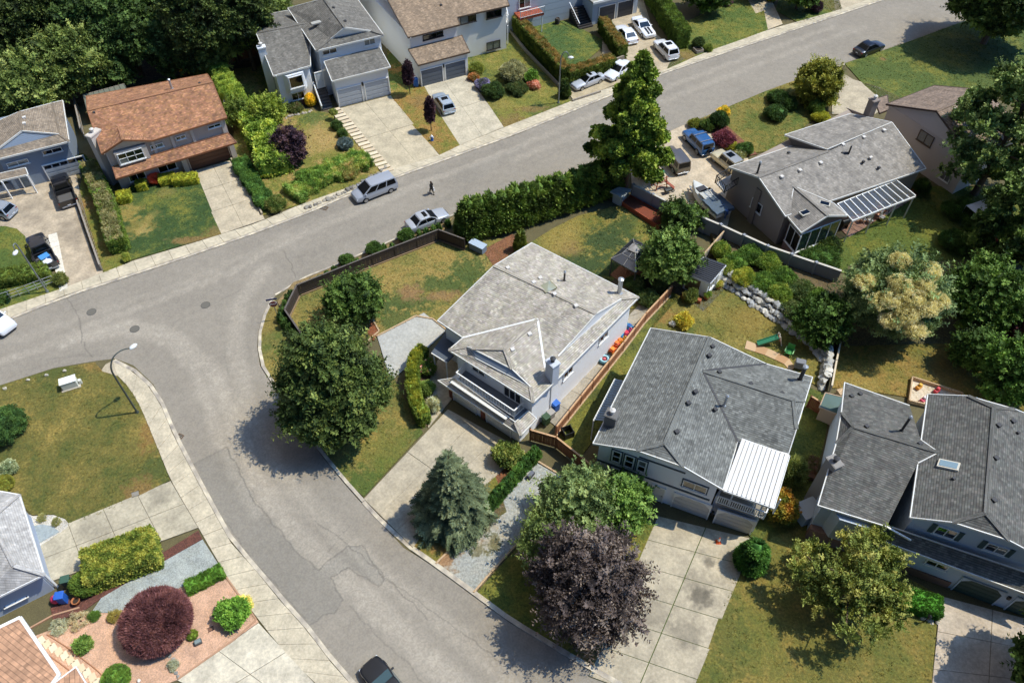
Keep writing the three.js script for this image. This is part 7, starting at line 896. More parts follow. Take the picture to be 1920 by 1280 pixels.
{
const bp=[21.23,-19.21,2.05],t=thing('motor_boat','white motor boat half covered by a blue-grey tarpaulin beside the tan house','boat',[bp[0],0.35,bp[1]],bp[2]);
obj('hull',loft([[-2.7,1.0,0.35,0.95],[-1.5,1.08,0.22,0.98],[0.2,1.08,0.18,1.02],[1.4,0.86,0.22,1.08],[2.3,0.46,0.38,1.14],[2.85,0.1,0.7,1.18]]),M(0xc8c8c2,0.4),t);
obj('cockpit',rbox(1.0,0.1,1.1,0.04,1.25,1.12,0),M(0x3a3a3e,0.8),t);const wsh=obj('windscreen',[box(0.05,0.4,1.3,0.7,1.3,0,0,0,-0.4)],mCarGlass,t);
const cv=new THREE.BoxGeometry(1.2,0.3,1.7,4,2,6);{const p=cv.attributes.position;for(let i=0;i<p.count;i++)p.setY(i,p.getY(i)+0.06*n2(p.getX(i)*3,p.getZ(i)*3)+0.12*(1 - Math.abs(p.getZ(i))));cv.computeVertexNormals();}cv.translate(0.15,1.1,0);obj('pale_cover',cv,M(0xb7b8b2,0.8),t);
const tp=new THREE.BoxGeometry(2.6,0.3,2.3,8,2,8);{const p=tp.attributes.position;for(let i=0;i<p.count;i++)p.setY(i,p.getY(i)+0.08*n2(p.getX(i)*2.2,p.getZ(i)*2.2)+0.16*(1 - Math.abs(p.getZ(i))));tp.computeVertexNormals();}tp.translate(-1.6,1.08,0);obj('tarpaulin',tp,M(0x51616f,0.75),t);obj('outboard_motor',[rbox(0.35,0.6,0.4,0.08,-3.0,1.1,0),box(0.12,0.7,0.14,-3.0,0.6,0)],M(0x2a4a72,0.4),t);
const tr=thing('boat_trailer','galvanised trailer carrying the white motor boat','trailer',[bp[0],0.09,bp[1]],bp[2]);obj('frame',[beam([-2.6,0.4,-0.7],[1.2,0.4,-0.7],0.1,0.1),beam([-2.6,0.4,0.7],[1.2,0.4,0.7],0.1,0.1),beam([1.2,0.4,-0.7],[3.3,0.4,0],0.1,0.1),beam([1.2,0.4,0.7],[3.3,0.4,0],0.1,0.1)],mGalv,tr);for(const q of[-1,1]){const w=new THREE.TorusGeometry(0.22,0.09,8,16);w.translate(-0.8,0.3,q*0.95);obj('wheel',w,mTyre,tr);}obj('jockey_wheel',cyl(0.05,0.05,0.4,3.1,0,0),mGalv,tr);
}
// ---------- street furniture ----------
function lamp(label,[bx,bz],[hx,hy,hz],top=6.9,mat=M(0x7f8582,0.5,{metalness:0.4})){
const t=thing('street_lamp',label,'street lamp',[bx,0.1,bz],0,'gooseneck street lamps'),dx=hx - bx,dz=hz - bz;
const P=[[0,0,0],[0,2.5,0],[0,5.2,0],[dx*0.02,5.9,dz*0.02],[dx*0.12,6.5,dz*0.12],[dx*0.32,top,dz*0.32],[dx*0.6,top +0.02,dz*0.6],[dx*0.86,hy +0.12,dz*0.86]];
const c=new THREE.CatmullRomCurve3(P.map(V3)).getPoints(26),r=c.map((_,i)=>lerp(0.095,0.045,i/26));obj('pole',tube(c.map((p)=>p.toArray()),r,8),mat,t);obj('base_plate',cyl(0.17,0.15,0.12,0,0,0),mat,t);
const h=new THREE.SphereGeometry(0.3,14,8);h.scale(1.25,0.5,0.75);h.rotateY(Math.atan2(-dz,dx));h.translate(dx,hy,dz);const o=obj('lamp_head',h,M(0xd9dbd6,0.4),t);const l=new THREE.SphereGeometry(0.2,12,6);l.scale(1.1,0.5,0.75);l.rotateY(Math.atan2(-dz,dx));l.translate(dx,hy - 0.1,dz);obj('lens',l,M(0xeeeeea,0.2),o);
}
lamp('gooseneck street lamp at the corner of the large mottled lawn',[-32.56,8.11],[-31.16,6.5,6.08],6.95,M(0x4c544f,0.5,{metalness:0.3}));
lamp('gooseneck street lamp beside the clipped hedge and the parked silver sedan',[5.79,-38.72],[6.96,6.2,-38.68],6.85);
lamp('gooseneck street lamp by the low wide hedge and the loaded pickup',[-45.78,-6.31],[-45.76,6,-5.55],6.6);
{
const t=thing('stop_sign','red octagonal stop sign on a post at the corner of the dark fence','stop sign',[-22.31,0.08,-2.66],0.25);obj('post',box(0.06,2.75,0.06,0,1.37,0),mGalv,t);
const o=new THREE.CylinderGeometry(0.4,0.4,0.02,8);o.rotateY(Math.PI/8);o.rotateX(Math.PI/2);o.translate(0,2.25,0.05);obj('sign_rim',o,mWhite,t);const f=new THREE.CylinderGeometry(0.375,0.375,0.02,8);f.rotateY(Math.PI/8);f.rotateX(Math.PI/2);f.translate(0,2.25,0.06);const plate=obj('sign_plate',f,M(0x8a1a20,0.5),t);
const font=await new FontLoader().loadAsync('fonts/droid/droid_sans_bold.typeface.json'),tg=new TextGeometry('STOP',{font,size:0.19,depth:0.008,curveSegments:3});tg.computeBoundingBox();tg.translate(-(tg.boundingBox.max.x +tg.boundingBox.min.x)/2,2.155,0.071);obj('lettering',tg,mWhite,plate);
obj('street_name_blade',box(1.0,0.2,0.03,-0.05,2.82,0),M(0x3a4470,0.5),t);
}
{const t=thing('utility_box','white electrical utility box on the large mottled corner lawn','utility box',[-39.29,0.1,5.29],0.42);obj('cabinet',rbox(1.3,0.85,0.75,0.04,0,0.45,0),M(0xdcdccf,0.5),t);obj('lid',rbox(1.4,0.08,0.82,0.03,0,0.91,0),M(0xeeeee2,0.5),t);obj('concrete_base',box(1.6,0.1,0.95,0,0.03,0),M(0xb8ad98,0.9),t);obj('side_pedestal',rbox(0.22,0.5,0.3,0.03,0.85,0.25,0),M(0xd4d4c6,0.5),t);}
{const t=thing('fire_hydrant','blue and white fire hydrant on the brown verge between the driveways','hydrant',[-9.47,0.1,-30.98]);obj('barrel',[cyl(0.14,0.13,0.55),cyl(0.2,0.2,0.06,0,0.02,0),cyl(0.17,0.17,0.05,0,0.5,0)],M(0x2f63a8,0.5),t);const b=new THREE.SphereGeometry(0.15,12,6,0,6.3,0,1.57);b.translate(0,0.55,0);obj('bonnet',[b,cyl(0.04,0.04,0.08,0,0.68,0)],mWhite,t);for(const s of[-1,1]){const n=new THREE.CylinderGeometry(0.07,0.07,0.14,10);n.rotateZ(Math.PI/2);n.translate(s*0.18,0.4,0);obj('outlet',n,mWhite,t);}}
for(const[p,l]of[[[-40.58,-3.69],'iron manhole cover in the upper street nearest the far kerb'],[[-29.8,-4.6],'iron manhole cover in the middle of the junction'],[[-35.75,-1.52],'iron manhole cover in the mouth of the side road']]){const t=thing('manhole_cover',l,'manhole cover',[p[0],0.013,p[1]]);obj('rim',cyl(0.46,0.46,0.012,0,0,0,24),M(0x5a5750,0.8),t);obj('lid',cyl(0.39,0.39,0.02,0,0,0,24),M(0x706c62,0.75,{metalness:0.3}),t);}
for(const[p,a,l]of[[[-28.3,10.74],1.1,'storm drain grate in the gutter of the corner sidewalk'],[[-20.47,-18.92],-0.36,'storm drain grate at the far kerb left of the minivan']]){const t=thing('storm_drain',l,'drain',[p[0],0.02,p[1]],a);obj('frame',[box(0.9,0.05,0.06,0,0.01,0.25),box(0.9,0.05,0.06,0,0.01,-0.25),box(0.06,0.05,0.44,0.42,0.01,0),box(0.06,0.05,0.44,-0.42,0.01,0)],M(0x6a5540,0.8),t);obj('grate',[-0.3,-0.15,0,0.15,0.3].map((x)=>box(0.06,0.04,0.44,x,0.005,0)),M(0x3a3028,0.8),t);}
{const t=thing('traffic_cone','orange and white traffic cone on the wide stained driveway','cone',[15.89,0.1,20.24]);obj('base',rbox(0.4,0.04,0.4,0.015,0,0.02,0),M(0xd0561c,0.6),t);obj('cone_body',cyl(0.15,0.03,0.68,0,0.03,0),M(0xdc6020,0.6),t);obj('white_collar',cyl(0.107,0.062,0.26,0,0.3,0),mWhite,t);}
// ---------- fences and walls ----------
function fence(name,label,P,h,{mat=mCedar,top=mCedarTop,bay=2.3,cat='fence',cap=true,boards=true,postTop=0.1,gapless=0.012,baseBoard=null}={}){
const t=thing(name,label,cat,[P[0][0],0.08,P[0][1]]),Q=P.map((p)=>[p[0]- P[0][0],p[1]- P[0][1]]);
for(let s=0;s<Q.length - 1;s++){const n=Math.max(1,Math.round(plen([Q[s],Q[s +1]])/bay)),A=along([Q[s],Q[s +1]],n);
for(let i=0;i<=n;i++){if(i===0&&s>0)continue;obj('post',box(0.11,h +postTop,0.11,A[i][0],(h +postTop)/2 - 0.05,A[i][1],0.4),mat,t);}
for(let i=0;i<n;i++){const a=A[i],b=A[i +1],L=Math.hypot(b[0]- a[0],b[1]- a[1]),ry=Math.atan2(-(b[1]- a[1]),b[0]- a[0]),m=Math.round(L/0.15),g=[];for(let k=0;k<m;k++){const f=(k +0.5)/m;g.push(box(L/m - gapless,h - 0.12 +rr(-0.01,0.01),0.03,lerp(a[0],b[0],f),(h - 0.12)/2 +0.04,lerp(a[1],b[1],f),ry).translate(rr(-0.006,0.006),0,rr(-0.006,0.006)));}obj('fence_panel',g,mat,t);obj('rail',[beam([a[0],h - 0.25,a[1]],[b[0],h - 0.25,b[1]],0.09,0.08),beam([a[0],0.35,a[1]],[b[0],0.35,b[1]],0.09,0.08)],mat,t);if(cap)obj('top_rail',beam([a[0],h +0.02,a[1]],[b[0],h +0.02,b[1]],0.15,0.045),top,t);if(baseBoard)obj('base_board',beam([a[0],0.16,a[1]],[b[0],0.16,b[1]],0.26,0.2),baseBoard,t);}}
return t;
}
fence('fence','dark brown board fence curving round the fenced lawn beside the street',[[-4.85,-12.23],[-7.58,-13.68],[-14.06,-9.89],[-20.82,-5.74],[-21.4,-2.59],[-19.59,0],[-18.21,2.05]],1.55,{mat:mDarkFence,top:M(0x5e5750,0.8),baseBoard:M(0x8a7456,0.9)});
fence('fence','long cedar fence between the pale-roofed and the grey-roofed houses',[[15.48,-5.74],[12.59,-2.19],[10.2,1.35],[7.1,5.75],[3.72,10.53]],1.45,{baseBoard:mPaleTimber});
fence('fence','cedar fence with gate closing the passage beside the pale-roofed house',[[1.53,10.96],[3.67,11.7],[5.8,13.76],[7.26,15.35]],1.6,{});
fence('fence','slim weathered timber fence running down from the grey concrete wall',[[21.96,-13.68],[19.04,-9.89]],1.5,{mat:mGreyWood,top:mPaleTimber});
fence('fence','low weathered fence along the shaded edge of the large forecourt',[[-47.03,-19.1],[-43.91,-13.68],[-41.34,-9.28]],0.85,{mat:mGreyWood,top:mGreyWood});
fence('fence','low pale fence between the boulder wall and the sunny back lawn',[[30.55,0],[29.18,3.16],[28.01,6.04]],1.1,{mat:mGreyWood,top:M(0xcfc0a4,0.8)});
fence('fence','short brown fence between the grey-roofed house and the green shed',[[25.72,7.54],[26.71,8.44]],1.6,{mat:M(0xffffff,0.85,{map:mCedar.map,color:0xc8a898})});
fence('fence','brown board fence behind the grey gabled house at the edge of the wood',[[-36.82,-48.06],[-34.07,-49.77]],1.6,{mat:mCedar});
fence('fence','timber fence left of the weathered shed beside the beige house',[[-53.9,-38.03],[-50.63,-31.23]],1.5,{mat:mGreyWood,top:mGreyWood});
{const t=thing('metal_fence','pale tubular metal fence in front of the low wide hedge','fence',[0,0.08,0]),P=along([[-49.6,-4.88],[-47.68,-5.95],[-45.39,-7.41]],6);P.forEach((p)=>obj('post',cyl(0.035,0.035,1.15,p[0],0,p[1],8),mGalv,t));for(let i=0;i<6;i++)for(const y of[1.1,0.72,0.35])obj('rail',tube([[P[i][0],y,P[i][1]],[P[i +1][0],y,P[i +1][1]]],0.028,6),mGalv,t);}
{const t=thing('concrete_wall','grey stepped garden wall between the four-wheel-drive yard and the gardens','wall',[0,0,0]),P=[[13.15,-20.47],[16.99,-17.21],[21.52,-14.03],[25.7,-10.84],[32.14,-7.3]],mw=stucco(0x8c9096),mc=M(0xc2bcae,0.85);for(let i=0;i<P.length - 1;i++){const n=Math.round(plen([P[i],P[i +1]])/2.4),A=along([P[i],P[i +1]],n);for(let k=0;k<n;k++){const h=1.9 +((i*3 +k)% 2)*0.06;obj('wall_panel',beam([A[k][0],h,A[k][1]],[A[k +1][0],h,A[k +1][1]],0.16,h),mw,t);obj('coping',beam([A[k][0],h +0.06,A[k][1]],[A[k +1][0],h +0.06,A[k +1][1]],0.24,0.07),mc,t);obj('pier',box(0.3,2.08,0.3,A[k][0],1.04,A[k][1],0.45),mw,t);}}}
{const t=thing('retaining_wall','low concrete retaining wall along the foot of the long clipped hedge','wall',[0,0,0]);const P=along([[-0.22,-55.7],[1.79,-50.71],[4.18,-45.88],[6.24,-41.79]],8),mw=M(0x9a9484,0.95);for(let i=0;i<8;i++)obj('block',beam([P[i][0],0.55,P[i][1]],[P[i +1][0],0.55,P[i +1][1]],0.2,0.6,-0.3,-0.02),mw,t);}
{const mk=(label,P,n,h,m)=>{const t=thing('retaining_wall',label,'wall',[0,0,0]),A=along(P,n);for(let i=0;i<n;i++)for(let k=0;k<2;k++)obj('timber',beam([A[i][0],h*(k +1)/2,A[i][1]],[A[i +1][0],h*(k +1)/2,A[i +1][1]],0.2 - k*0.02,h/2 - 0.02,-h/4,-0.02),m,t);};mk('timber retaining wall between the clipped hedge and the parked silver sedan',[[7.02,-43.99],[9.71,-45.37],[14.88,-48.85]],5,0.7,mGreyWood);mk('low timber wall between the parking bay and the sidewalk',[[7.53,-39.07],[11.21,-41.08]],3,0.35,mGreyWood);mk('pale stone edging wall beside the pale driveway',[[-32.41,-27.35],[-30.38,-23.95],[-28.28,-20.53],[-26.89,-17.7]],6,0.4,M(0xb0a288,0.95));}
{const t=thing('raised_planter','long red-brown timber planter filled with mulch against the grey wall','planter',[0,0.08,0]),P=[[12.02,-19.19],[12.94,-20.35],[16.49,-17.01],[15.49,-15.32]],c=P;for(let i=0;i<4;i++){const a=c[i],b=c[(i +1)% 4];for(const y of[0.28,0.58])obj('board',beam([a[0],y,a[1]],[b[0],y,b[1]],0.08,0.27),mRedWood,t);obj('corner_post',box(0.12,0.64,0.12,a[0],0.32,a[1]),mRedWood,t);}obj('mulch_fill',prism(insetPoly(P,0.05),0,0.5),M(0xffffff,0.95,{map:speck(128,128,[120,62,40],0.6,0.05)}),t);}
{const t=thing('timber_edging','pale timber edging along both sides of the gravel strip','edging',[0,0,0]);for(const P of[[[-5.77,22.02],[-3.32,19.3],[-0.64,16.22],[1.95,13.05]],[[-2.84,24.27],[-0.81,21.76],[1.24,19.48]],[[2.12,13.05],[4.52,14.76]]]){const A=along(P,Math.max(2,Math.round(plen(P)/2.4)));for(let i=0;i<A.length - 1;i++)obj('timber',beam([A[i][0],0.2,A[i][1]],[A[i +1][0],0.2,A[i +1][1]],0.14,0.2,-0.1,-0.03),mPaleTimber,t);}}
{const t=thing('timber_edging','pale timber edging of the pink gravel garden','edging',[0,0,0]);for(const P of[[[-21.35,23.08],[-18.26,26.49],[-23,30.41]],[[-34.76,27.03],[-33.13,25.87],[-31.51,25.39]]]){const A=along(P,Math.round(plen(P)/2));for(let i=0;i<A.length - 1;i++)obj('timber',beam([A[i][0],0.16,A[i][1]],[A[i +1][0],0.16,A[i +1][1]],0.12,0.16,-0.08,-0.03),M(0xb08a6c,0.9),t);}}
{const t=thing('timber_edging','pale timber edging round the grey parking pad and the lawn bed','edging',[0,0,0]);for(const P of[[[-12.72,-0.52],[-8.48,-3.62],[-6.04,-1.18]],[[-13.46,0],[-12.47,-1.05],[-13.24,-2.53]]]){const A=along(P,Math.round(plen(P)/2));for(let i=0;i<A.length - 1;i++)obj('timber',beam([A[i][0],0.2,A[i][1]],[A[i +1][0],0.2,A[i +1][1]],0.14,0.2,-0.1,-0.03),mPaleTimber,t);}}
function rocks(t,P,n,rows,s,m,h){const A=along(P,n);for(let j=0;j<rows;j++)for(let i=0;i<n;i++){const p=A[i],k=rr(0.75,1.2),g=rock(s*k*rr(0.9,1.3),s*k*0.75,s*k);g.rotateY(rnd()*6);g.translate(p[0]+rr(-0.12,0.12)+j*h[0],s*0.45 +j*h[2]+rr(-0.05,0.05),p[1]+rr(-0.12,0.12)+j*h[1]);obj('boulder',g,pick(m),t);}}
{const m=[0xc2beb2,0xaeaca2,0xd0cabb,0xa0a09c].map((c)=>M(c,0.95,{bumpMap:gravelBump,bumpScale:0.01})),t=thing('boulder_wall','dry-stacked wall of pale rounded boulders below the overgrown garden','boulder wall',[0,0,0]);rocks(t,[[20.8,-7.48],[22.03,-6.1],[23.33,-4.67],[24.59,-3.21],[25.82,-1.85],[27,-0.39],[28.12,1.16],[28.53,2.67],[28.1,4.2],[27.31,5.81]],40,3,0.4,m,[0.24,-0.42,0.42]);
const t2=thing('rock_edging','row of rough grey rocks along the sidewalk below the ground cover','rock edging',[0,0,0]);rocks(t2,[[-22.31,-18.84],[-20.46,-19.99],[-18.86,-21.16],[-17.54,-22.36],[-16.21,-23.66],[-15.03,-25],[-14.18,-26.16]],26,1,0.3,[0x8d877a,0x77726a,0xa49b8a].map((c)=>M(c,0.95)),[0,0,0]);
const t3=thing('rock_edging','pale stones edging the bed below the bay window','rock edging',[0,0,0]);rocks(t3,[[-27.55,-35.55],[-26.68,-36.1],[-25.56,-36.44],[-24.37,-37.23]],9,1,0.24,[0xb8ad9a,0x9c9384].map((c)=>M(c,0.95)),[0,0,0]);
const t4=thing('rock_edging','curved line of grey garden stones in the pink gravel','rock edging',[0,0,0]);rocks(t4,[[-23.89,28.94],[-23.6,29.45],[-23.27,29.98],[-22.89,30.27]],7,1,0.16,[0x8a8880,0xa09a8c].map((c)=>M(c,0.95)),[0,0,0]);
[[-45.07,5.57],[-43.4,4.62],[-41.93,4.08],[-40.47,3.59]].forEach((p,i)=>{const t5=thing('white_stone',['white marker stone at the left end of the lawn edge','second white marker stone along the upper lawn edge','white marker stone above the utility box','white marker stone nearest the corner ramp'][i],'stone',[p[0],0.1,p[1]]);const g=rock(0.22,0.13,0.16);g.translate(0,0.06,0);obj('stone',g,M(0xbcb4a0,0.9),t5);});}
{const t=thing('stepping_stones','line of pale concrete steps along the left side of the wide driveway','garden steps',[0,0,0]),A=along([[-21.54,-37.23],[-20.32,-35.55],[-18.92,-33.25],[-17.42,-30.81],[-16.03,-28.55],[-14.56,-26.36],[-13.85,-25.38]],19),m=[0xd0bfa0,0xc8b698,0xd8c8aa].map((c)=>M(c,0.9)),rx=[[-21.26,-37.12],[-22.18,-36.66]];const d=[rx[1][0]- rx[0][0],rx[1][1]- rx[0][1]],l=Math.hypot(...d);A.forEach(([x,z],i)=>obj('step_slab',box(1.35,0.16,0.52,x - 0.1 +d[0]/l*0.25,0.14 +rr(-0.01,0.01),z +d[1]/l*0.25,Math.atan2(-d[1],d[0])),m[i % 3],t));}
{const t=thing('stepping_stones','curving path of pale square slabs through the pink gravel','garden path',[0,0,0]),A=along([[-33.41,27.79],[-32.57,28.2],[-31.73,28.64],[-30.89,29.12],[-30.04,29.63],[-29.3,30.06],[-28.63,30.52],[-28.01,31.04]],11),m=[0xe0cfae,0xd6c3a0].map((c)=>M(c,0.9));A.forEach(([x,z],i)=>obj('path_slab',box(0.62,0.06,0.48,x,0.115,z,-0.75 - 0.02*i),m[i % 2],t));for(const[o,i0]of[[0.5,0],[-0.5,0]])obj('path_edging',tube(offset(A,o).map((p)=>[p[0],0.12,p[1]]),0.05,5),M(0xa87858,0.9),t);}
// ---------- sheds, gazebo, garden things ----------
{const t=thing('gazebo','dark hard-top gazebo with pale roof ribs on the mown back lawn','gazebo',[0,0.1,0]),C=[[9.73,2.35,-8.54],[11.95,2.35,-6.63],[14.32,2.35,-9.75],[12.15,2.35,-11.37]],ap=[(C[0][0]+C[2][0])/2,3.25,(C[0][2]+C[2][2])/2],mp=new THREE.MeshPhysicalMaterial({color:0x3a3d44,roughness:0.18,clearcoat:1}),mr=M(0x8c8a86,0.5,{metalness:0.4});const L3=(a,b,k)=>[0,1,2].map((i)=>lerp(a[i],b[i],k));
for(let i=0;i<4;i++){const a=C[i],b=C[(i +1)% 4];for(let k=0;k<2;k++){const p=L3(a,b,k/2),q=L3(a,b,(k +1)/2),r=L3(q,ap,0.78),s=L3(p,ap,0.78),tb=new TB();tb.quad(p,q,r,s);tb.quad([p[0],p[1]- 0.03,p[2]],[s[0],s[1]- 0.03,s[2]],[r[0],r[1]- 0.03,r[2]],[q[0],q[1]- 0.03,q[2]]);obj('roof_panel',tb.geo(),mp,t);}obj('roof_rib',beam(a,ap,0.09,0.07,0.02),mr,t);obj('roof_rib',beam(L3(a,b,0.5),ap,0.06,0.06,0.02),mr,t);obj('purlin',beam(L3(a,ap,0.45),L3(b,ap,0.45),0.05,0.06,0.02),mr,t);obj('eave_beam',beam(a,b,0.1,0.14),mDarkMetal,t);obj('post',box(0.13,2.3,0.13,a[0]*0.97 +ap[0]*0.03,1.15,a[2]*0.97 +ap[2]*0.03),mDarkMetal,t);}
const g=new THREE.ConeGeometry(0.75,0.42,4);g.rotateY(0.2);g.translate(ap[0],3.35,ap[2]);obj('top_vent',g,M(0x8f8a84,0.5),t);const f=C.map((c)=>[c[0]*0.95 +ap[0]*0.05,c[2]*0.95 +ap[2]*0.05]);obj('deck',prism(f,0,0.14),mCedar,t);
const tb2=thing('patio_table','wooden table with benches under the gazebo','table',[ap[0]+0.2,0.24,ap[2]+0.4],0.5);obj('tabletop',rbox(1.6,0.06,0.9,0.02,0,0.74,0),mCedar,tb2);for(const[x,z]of[[-0.7,-0.35],[0.7,-0.35],[-0.7,0.35],[0.7,0.35]])obj('leg',box(0.07,0.72,0.07,x,0.36,z),mCedar,tb2);for(const z of[-0.75,0.75])obj('bench_seat',box(1.6,0.05,0.3,0,0.45,z),mCedar,tb2);}
function shed(label,R4,name,wallMat,roofMat,{y0=0.05,inset=0.2,cat='shed',t=0.12,ribs=0,nm='garden_shed'}={}){const s=thing(nm,label,cat,[0,0,0]);roof(s,R4,[[0,1,2,3]],roofMat,{fascia:wallMat,t});walls(s,insetPoly(xz(R4),inset),y0,Math.min(...R4.map((p)=>p[1]))- t,wallMat);if(ribs)for(let i=0;i<=ribs;i++){const f=i/ribs,a=[0,1,2].map((k)=>lerp(R4[0][k],R4[1][k],f)),b=[0,1,2].map((k)=>lerp(R4[3][k],R4[2][k],f));obj('roof_rib',beam(a,b,0.05,0.05,0.03),roofMat,s);}return s;}
{const R4=[[16.5,2.3,-6.75],[18.79,2.6,-8.58],[20.79,2.6,-7.47],[18.94,2.3,-5.25]],s=shed('white garden shed with dark ribbed roof, flower boxes and a leafy screen',R4,'roof',siding(0xd6d8d8),M(0x33363c,0.5,{metalness:0.3}),{ribs:12});const w={a:[18.79,-5.38],b:[20.64,-7.6],r:[[-47.02,48.37,-47.02,48.36]]};win(s,w,[0.5,1.0,1.3,1.9],{cols:2});door(s,w,[1.9,0.1,2.7,2.0],mWhite);const fr={a:[16.61,-6.92],b:[19.05,-5.42],r:[[-104.88,1.46,-104.8,1.41]]};onWall(s,'lattice_screen',fr,[0.5,0.3,1.9,2.0],M(0x6a5a3a,0.9),0.08);slabPoly('shed_pad','small concrete pad in front of the white shed',[[17.64,-4.74],[18.41,-3.69],[21.23,-6.89],[20.96,-7.78]],{base:[160,158,150]});
for(const[p,l]of[[[20.44,-6.89],'terracotta planter box by the door of the white shed'],[[19.05,-5.45],'terracotta planter box at the corner of the white shed'],[[17.5,-5.24],'long timber planter below the leafy screen of the white shed']]){const t=thing('flower_box',l,'planter',[p[0],0.1,p[1]],0.7);obj('box_side',rbox(l.startsWith('long')?1.9:0.6,0.4,0.4,0.03,0,0.2,0,l.startsWith('long')?-1.15:0),M(0x9a5a38,0.9),t);leaves(t,'foliage',60,overLobes([[0,0.45,0,0.35,0.22,0.25]],{low:-0.2}),{type:'fine',size:0.28,cols:[0x4a6a24,0x7a8a34,0xb09040]});}shrub('climber','leafy climber on the screen of the white shed',[17.31,-5.08],0.62,0.9,[0x34441a,0x4e5e26,0x727438],{n:200});}
shed('weathered grey-green lean-to shed roof behind the orange-roofed house',[[-50.65,2.2,-34.28],[-51.72,2.6,-36.57],[-47.53,2.6,-38.98],[-46.13,2.2,-36.5]],'roof',mGreyWood,M(0x6e7060,0.85),{nm:'lean_to'});
{const s=scene.children[scene.children.length - 1],R4=[[-51.72,2.6,-36.57],[-47.53,2.6,-38.98],[-46.13,2.2,-36.5],[-50.65,2.2,-34.28]];for(let i=0;i<=8;i++){const f=i/8,a=[0,1,2].map((k)=>lerp(R4[0][k],R4[1][k],f)),b=[0,1,2].map((k)=>lerp(R4[3][k],R4[2][k],f));obj('roof_rib',beam(a,b,0.07,0.06,0.03),M(0x55574a,0.9),s);}}
shed('small green-roofed timber shed between the dark-roofed houses',[[25.95,2,8.9],[26.68,2.3,7.62],[28.18,2.3,8.12],[27.4,2,9.72]],'roof',M(0xb39a80,0.9),M(0x3e5a52,0.6),{});
shed('little metal-roofed shed at the end of the cedar row by the grey wall',[[10.6,1.5,-19.88],[11.55,1.7,-20.35],[12.84,1.7,-19.99],[11.83,1.5,-18.82]],'roof',M(0x9aa4aa,0.8),M(0xa8b4bc,0.4,{metalness:0.4}),{ribs:4});
{const t=thing('garden_shed','tiny grey shed with white ridge beside the tall loose hedge','shed',[0,0,0]),V=[[-35.4,1.8,-36.44],[-34.88,2.3,-37.03],[-33.4,2.3,-36.46],[-32.67,1.8,-35.77],[-33.45,1.8,-34.65],[-34.6,1.8,-34.65],[-35.1,1.8,-38.5],[-33.2,1.8,-37.58]];roof(t,[V[1],V[2],V[4],V[5]],[[0,1,2,3]],M(0x4a4d52,0.7),{});roof(t,[V[6],V[7],V[2],V[1]],[[0,1,2,3]],M(0x5a5d62,0.7),{name:'back_roof'});obj('ridge_cap',beam(V[1],V[2],0.3,0.06,0.04),mWhite,t);walls(t,insetPoly([[-35.14,-38.54],[-33.23,-37.62],[-33.51,-34.8],[-34.66,-34.8]],0.15),0,1.75,M(0x8c9096,0.8));}
{const c=[-45.1,2.3,-37.72],t=thing('parasol','grey garden parasol behind the orange-roofed house','parasol',[c[0],0,c[2]]),tb=new TB();for(let i=0;i<6;i++){const a=i/6*6.283,b=(i +1)/6*6.283,p=[Math.cos(a)*1.25,2.1,Math.sin(a)*1.25],q=[Math.cos(b)*1.25,2.1,Math.sin(b)*1.25];tb.tri([0,2.6,0],q,p);tb.tri([0,2.57,0],[p[0],2.07,p[2]],[q[0],2.07,q[2]]);}obj('canopy',tb.geo(),M(0xa9b2ba,0.8),t);obj('pole',cyl(0.03,0.03,2.6),mDarkMetal,t);obj('base',cyl(0.3,0.28,0.08),mDarkMetal,t);}
{const t=thing('raised_planter','green-topped raised planter at the back corner of the orange roof','planter',[-41.2,0.06,-45.15],0.25);obj('trough',rbox(1.9,0.7,0.8,0.04,0,0.35,0),M(0x4a5648,0.8),t);leaves(t,'foliage',160,overBox(0.9,0.75,0.38),{type:'fine',size:0.26,cols:[0x46601e,0x62802a]});}
{const t=thing('climbing_frame','blue play frame on the timber deck behind the grey gabled house','play frame',[-36.79,0.06,-52.51],0.5);for(const[x,z]of[[-0.7,-0.5],[0.7,-0.5],[-0.7,0.5],[0.7,0.5]])obj('leg',tube([[x,0,z],[x*0.8,1.9,z*0.6]],0.05,6),M(0x3a94c8,0.5),t);obj('platform',rbox(1.4,0.1,1,0.03,0,1.1,0),M(0x3a94c8,0.5),t);obj('slide',beam([-0.6,1.1,0],[-1.9,0.1,0.2],0.5,0.06),M(0x58b0dc,0.5),t);obj('roof_panel',beam([-0.8,2.0,0],[0.8,2.0,0],1.2,0.06),M(0x4aa4d4,0.5),t);}
{const t=thing('storage_box','pale blue-grey lidded box in the shade below the first cedars','storage box',[-3.52,0.1,-12.28],-0.6);obj('tub',rbox(1.7,0.8,0.8,0.05,0,0.4,0),M(0x7c8a96,0.7),t);obj('lid',rbox(1.8,0.08,0.9,0.03,0,0.84,0),M(0xa6b4c0,0.6),t);}
function bin(label,[x,z],yaw,c,{h=1.0,group,cat='wheelie bin'}={}){const t=thing('wheelie_bin',label,cat,[x,0.1,z],yaw,group),m=M(c,0.55);const tb=loft([[-0.26,0.24,0.02,h],[0.26,0.28,0.02,h]]);obj('tub',tb,m,t);obj('lid',rbox(0.64,0.09,0.62,0.04,0.02,h +0.08,0),m,t);for(const s of[-1,1]){const w=new THREE.CylinderGeometry(0.11,0.11,0.07,12);w.rotateX(Math.PI/2);w.translate(-0.28,0.11,s*0.26);obj('wheel',w,mTyre,t);}obj('handle',tube([[-0.34,h,-0.2],[-0.38,h +0.02,0],[-0.34,h,0.2]],0.025,5),m,t);}
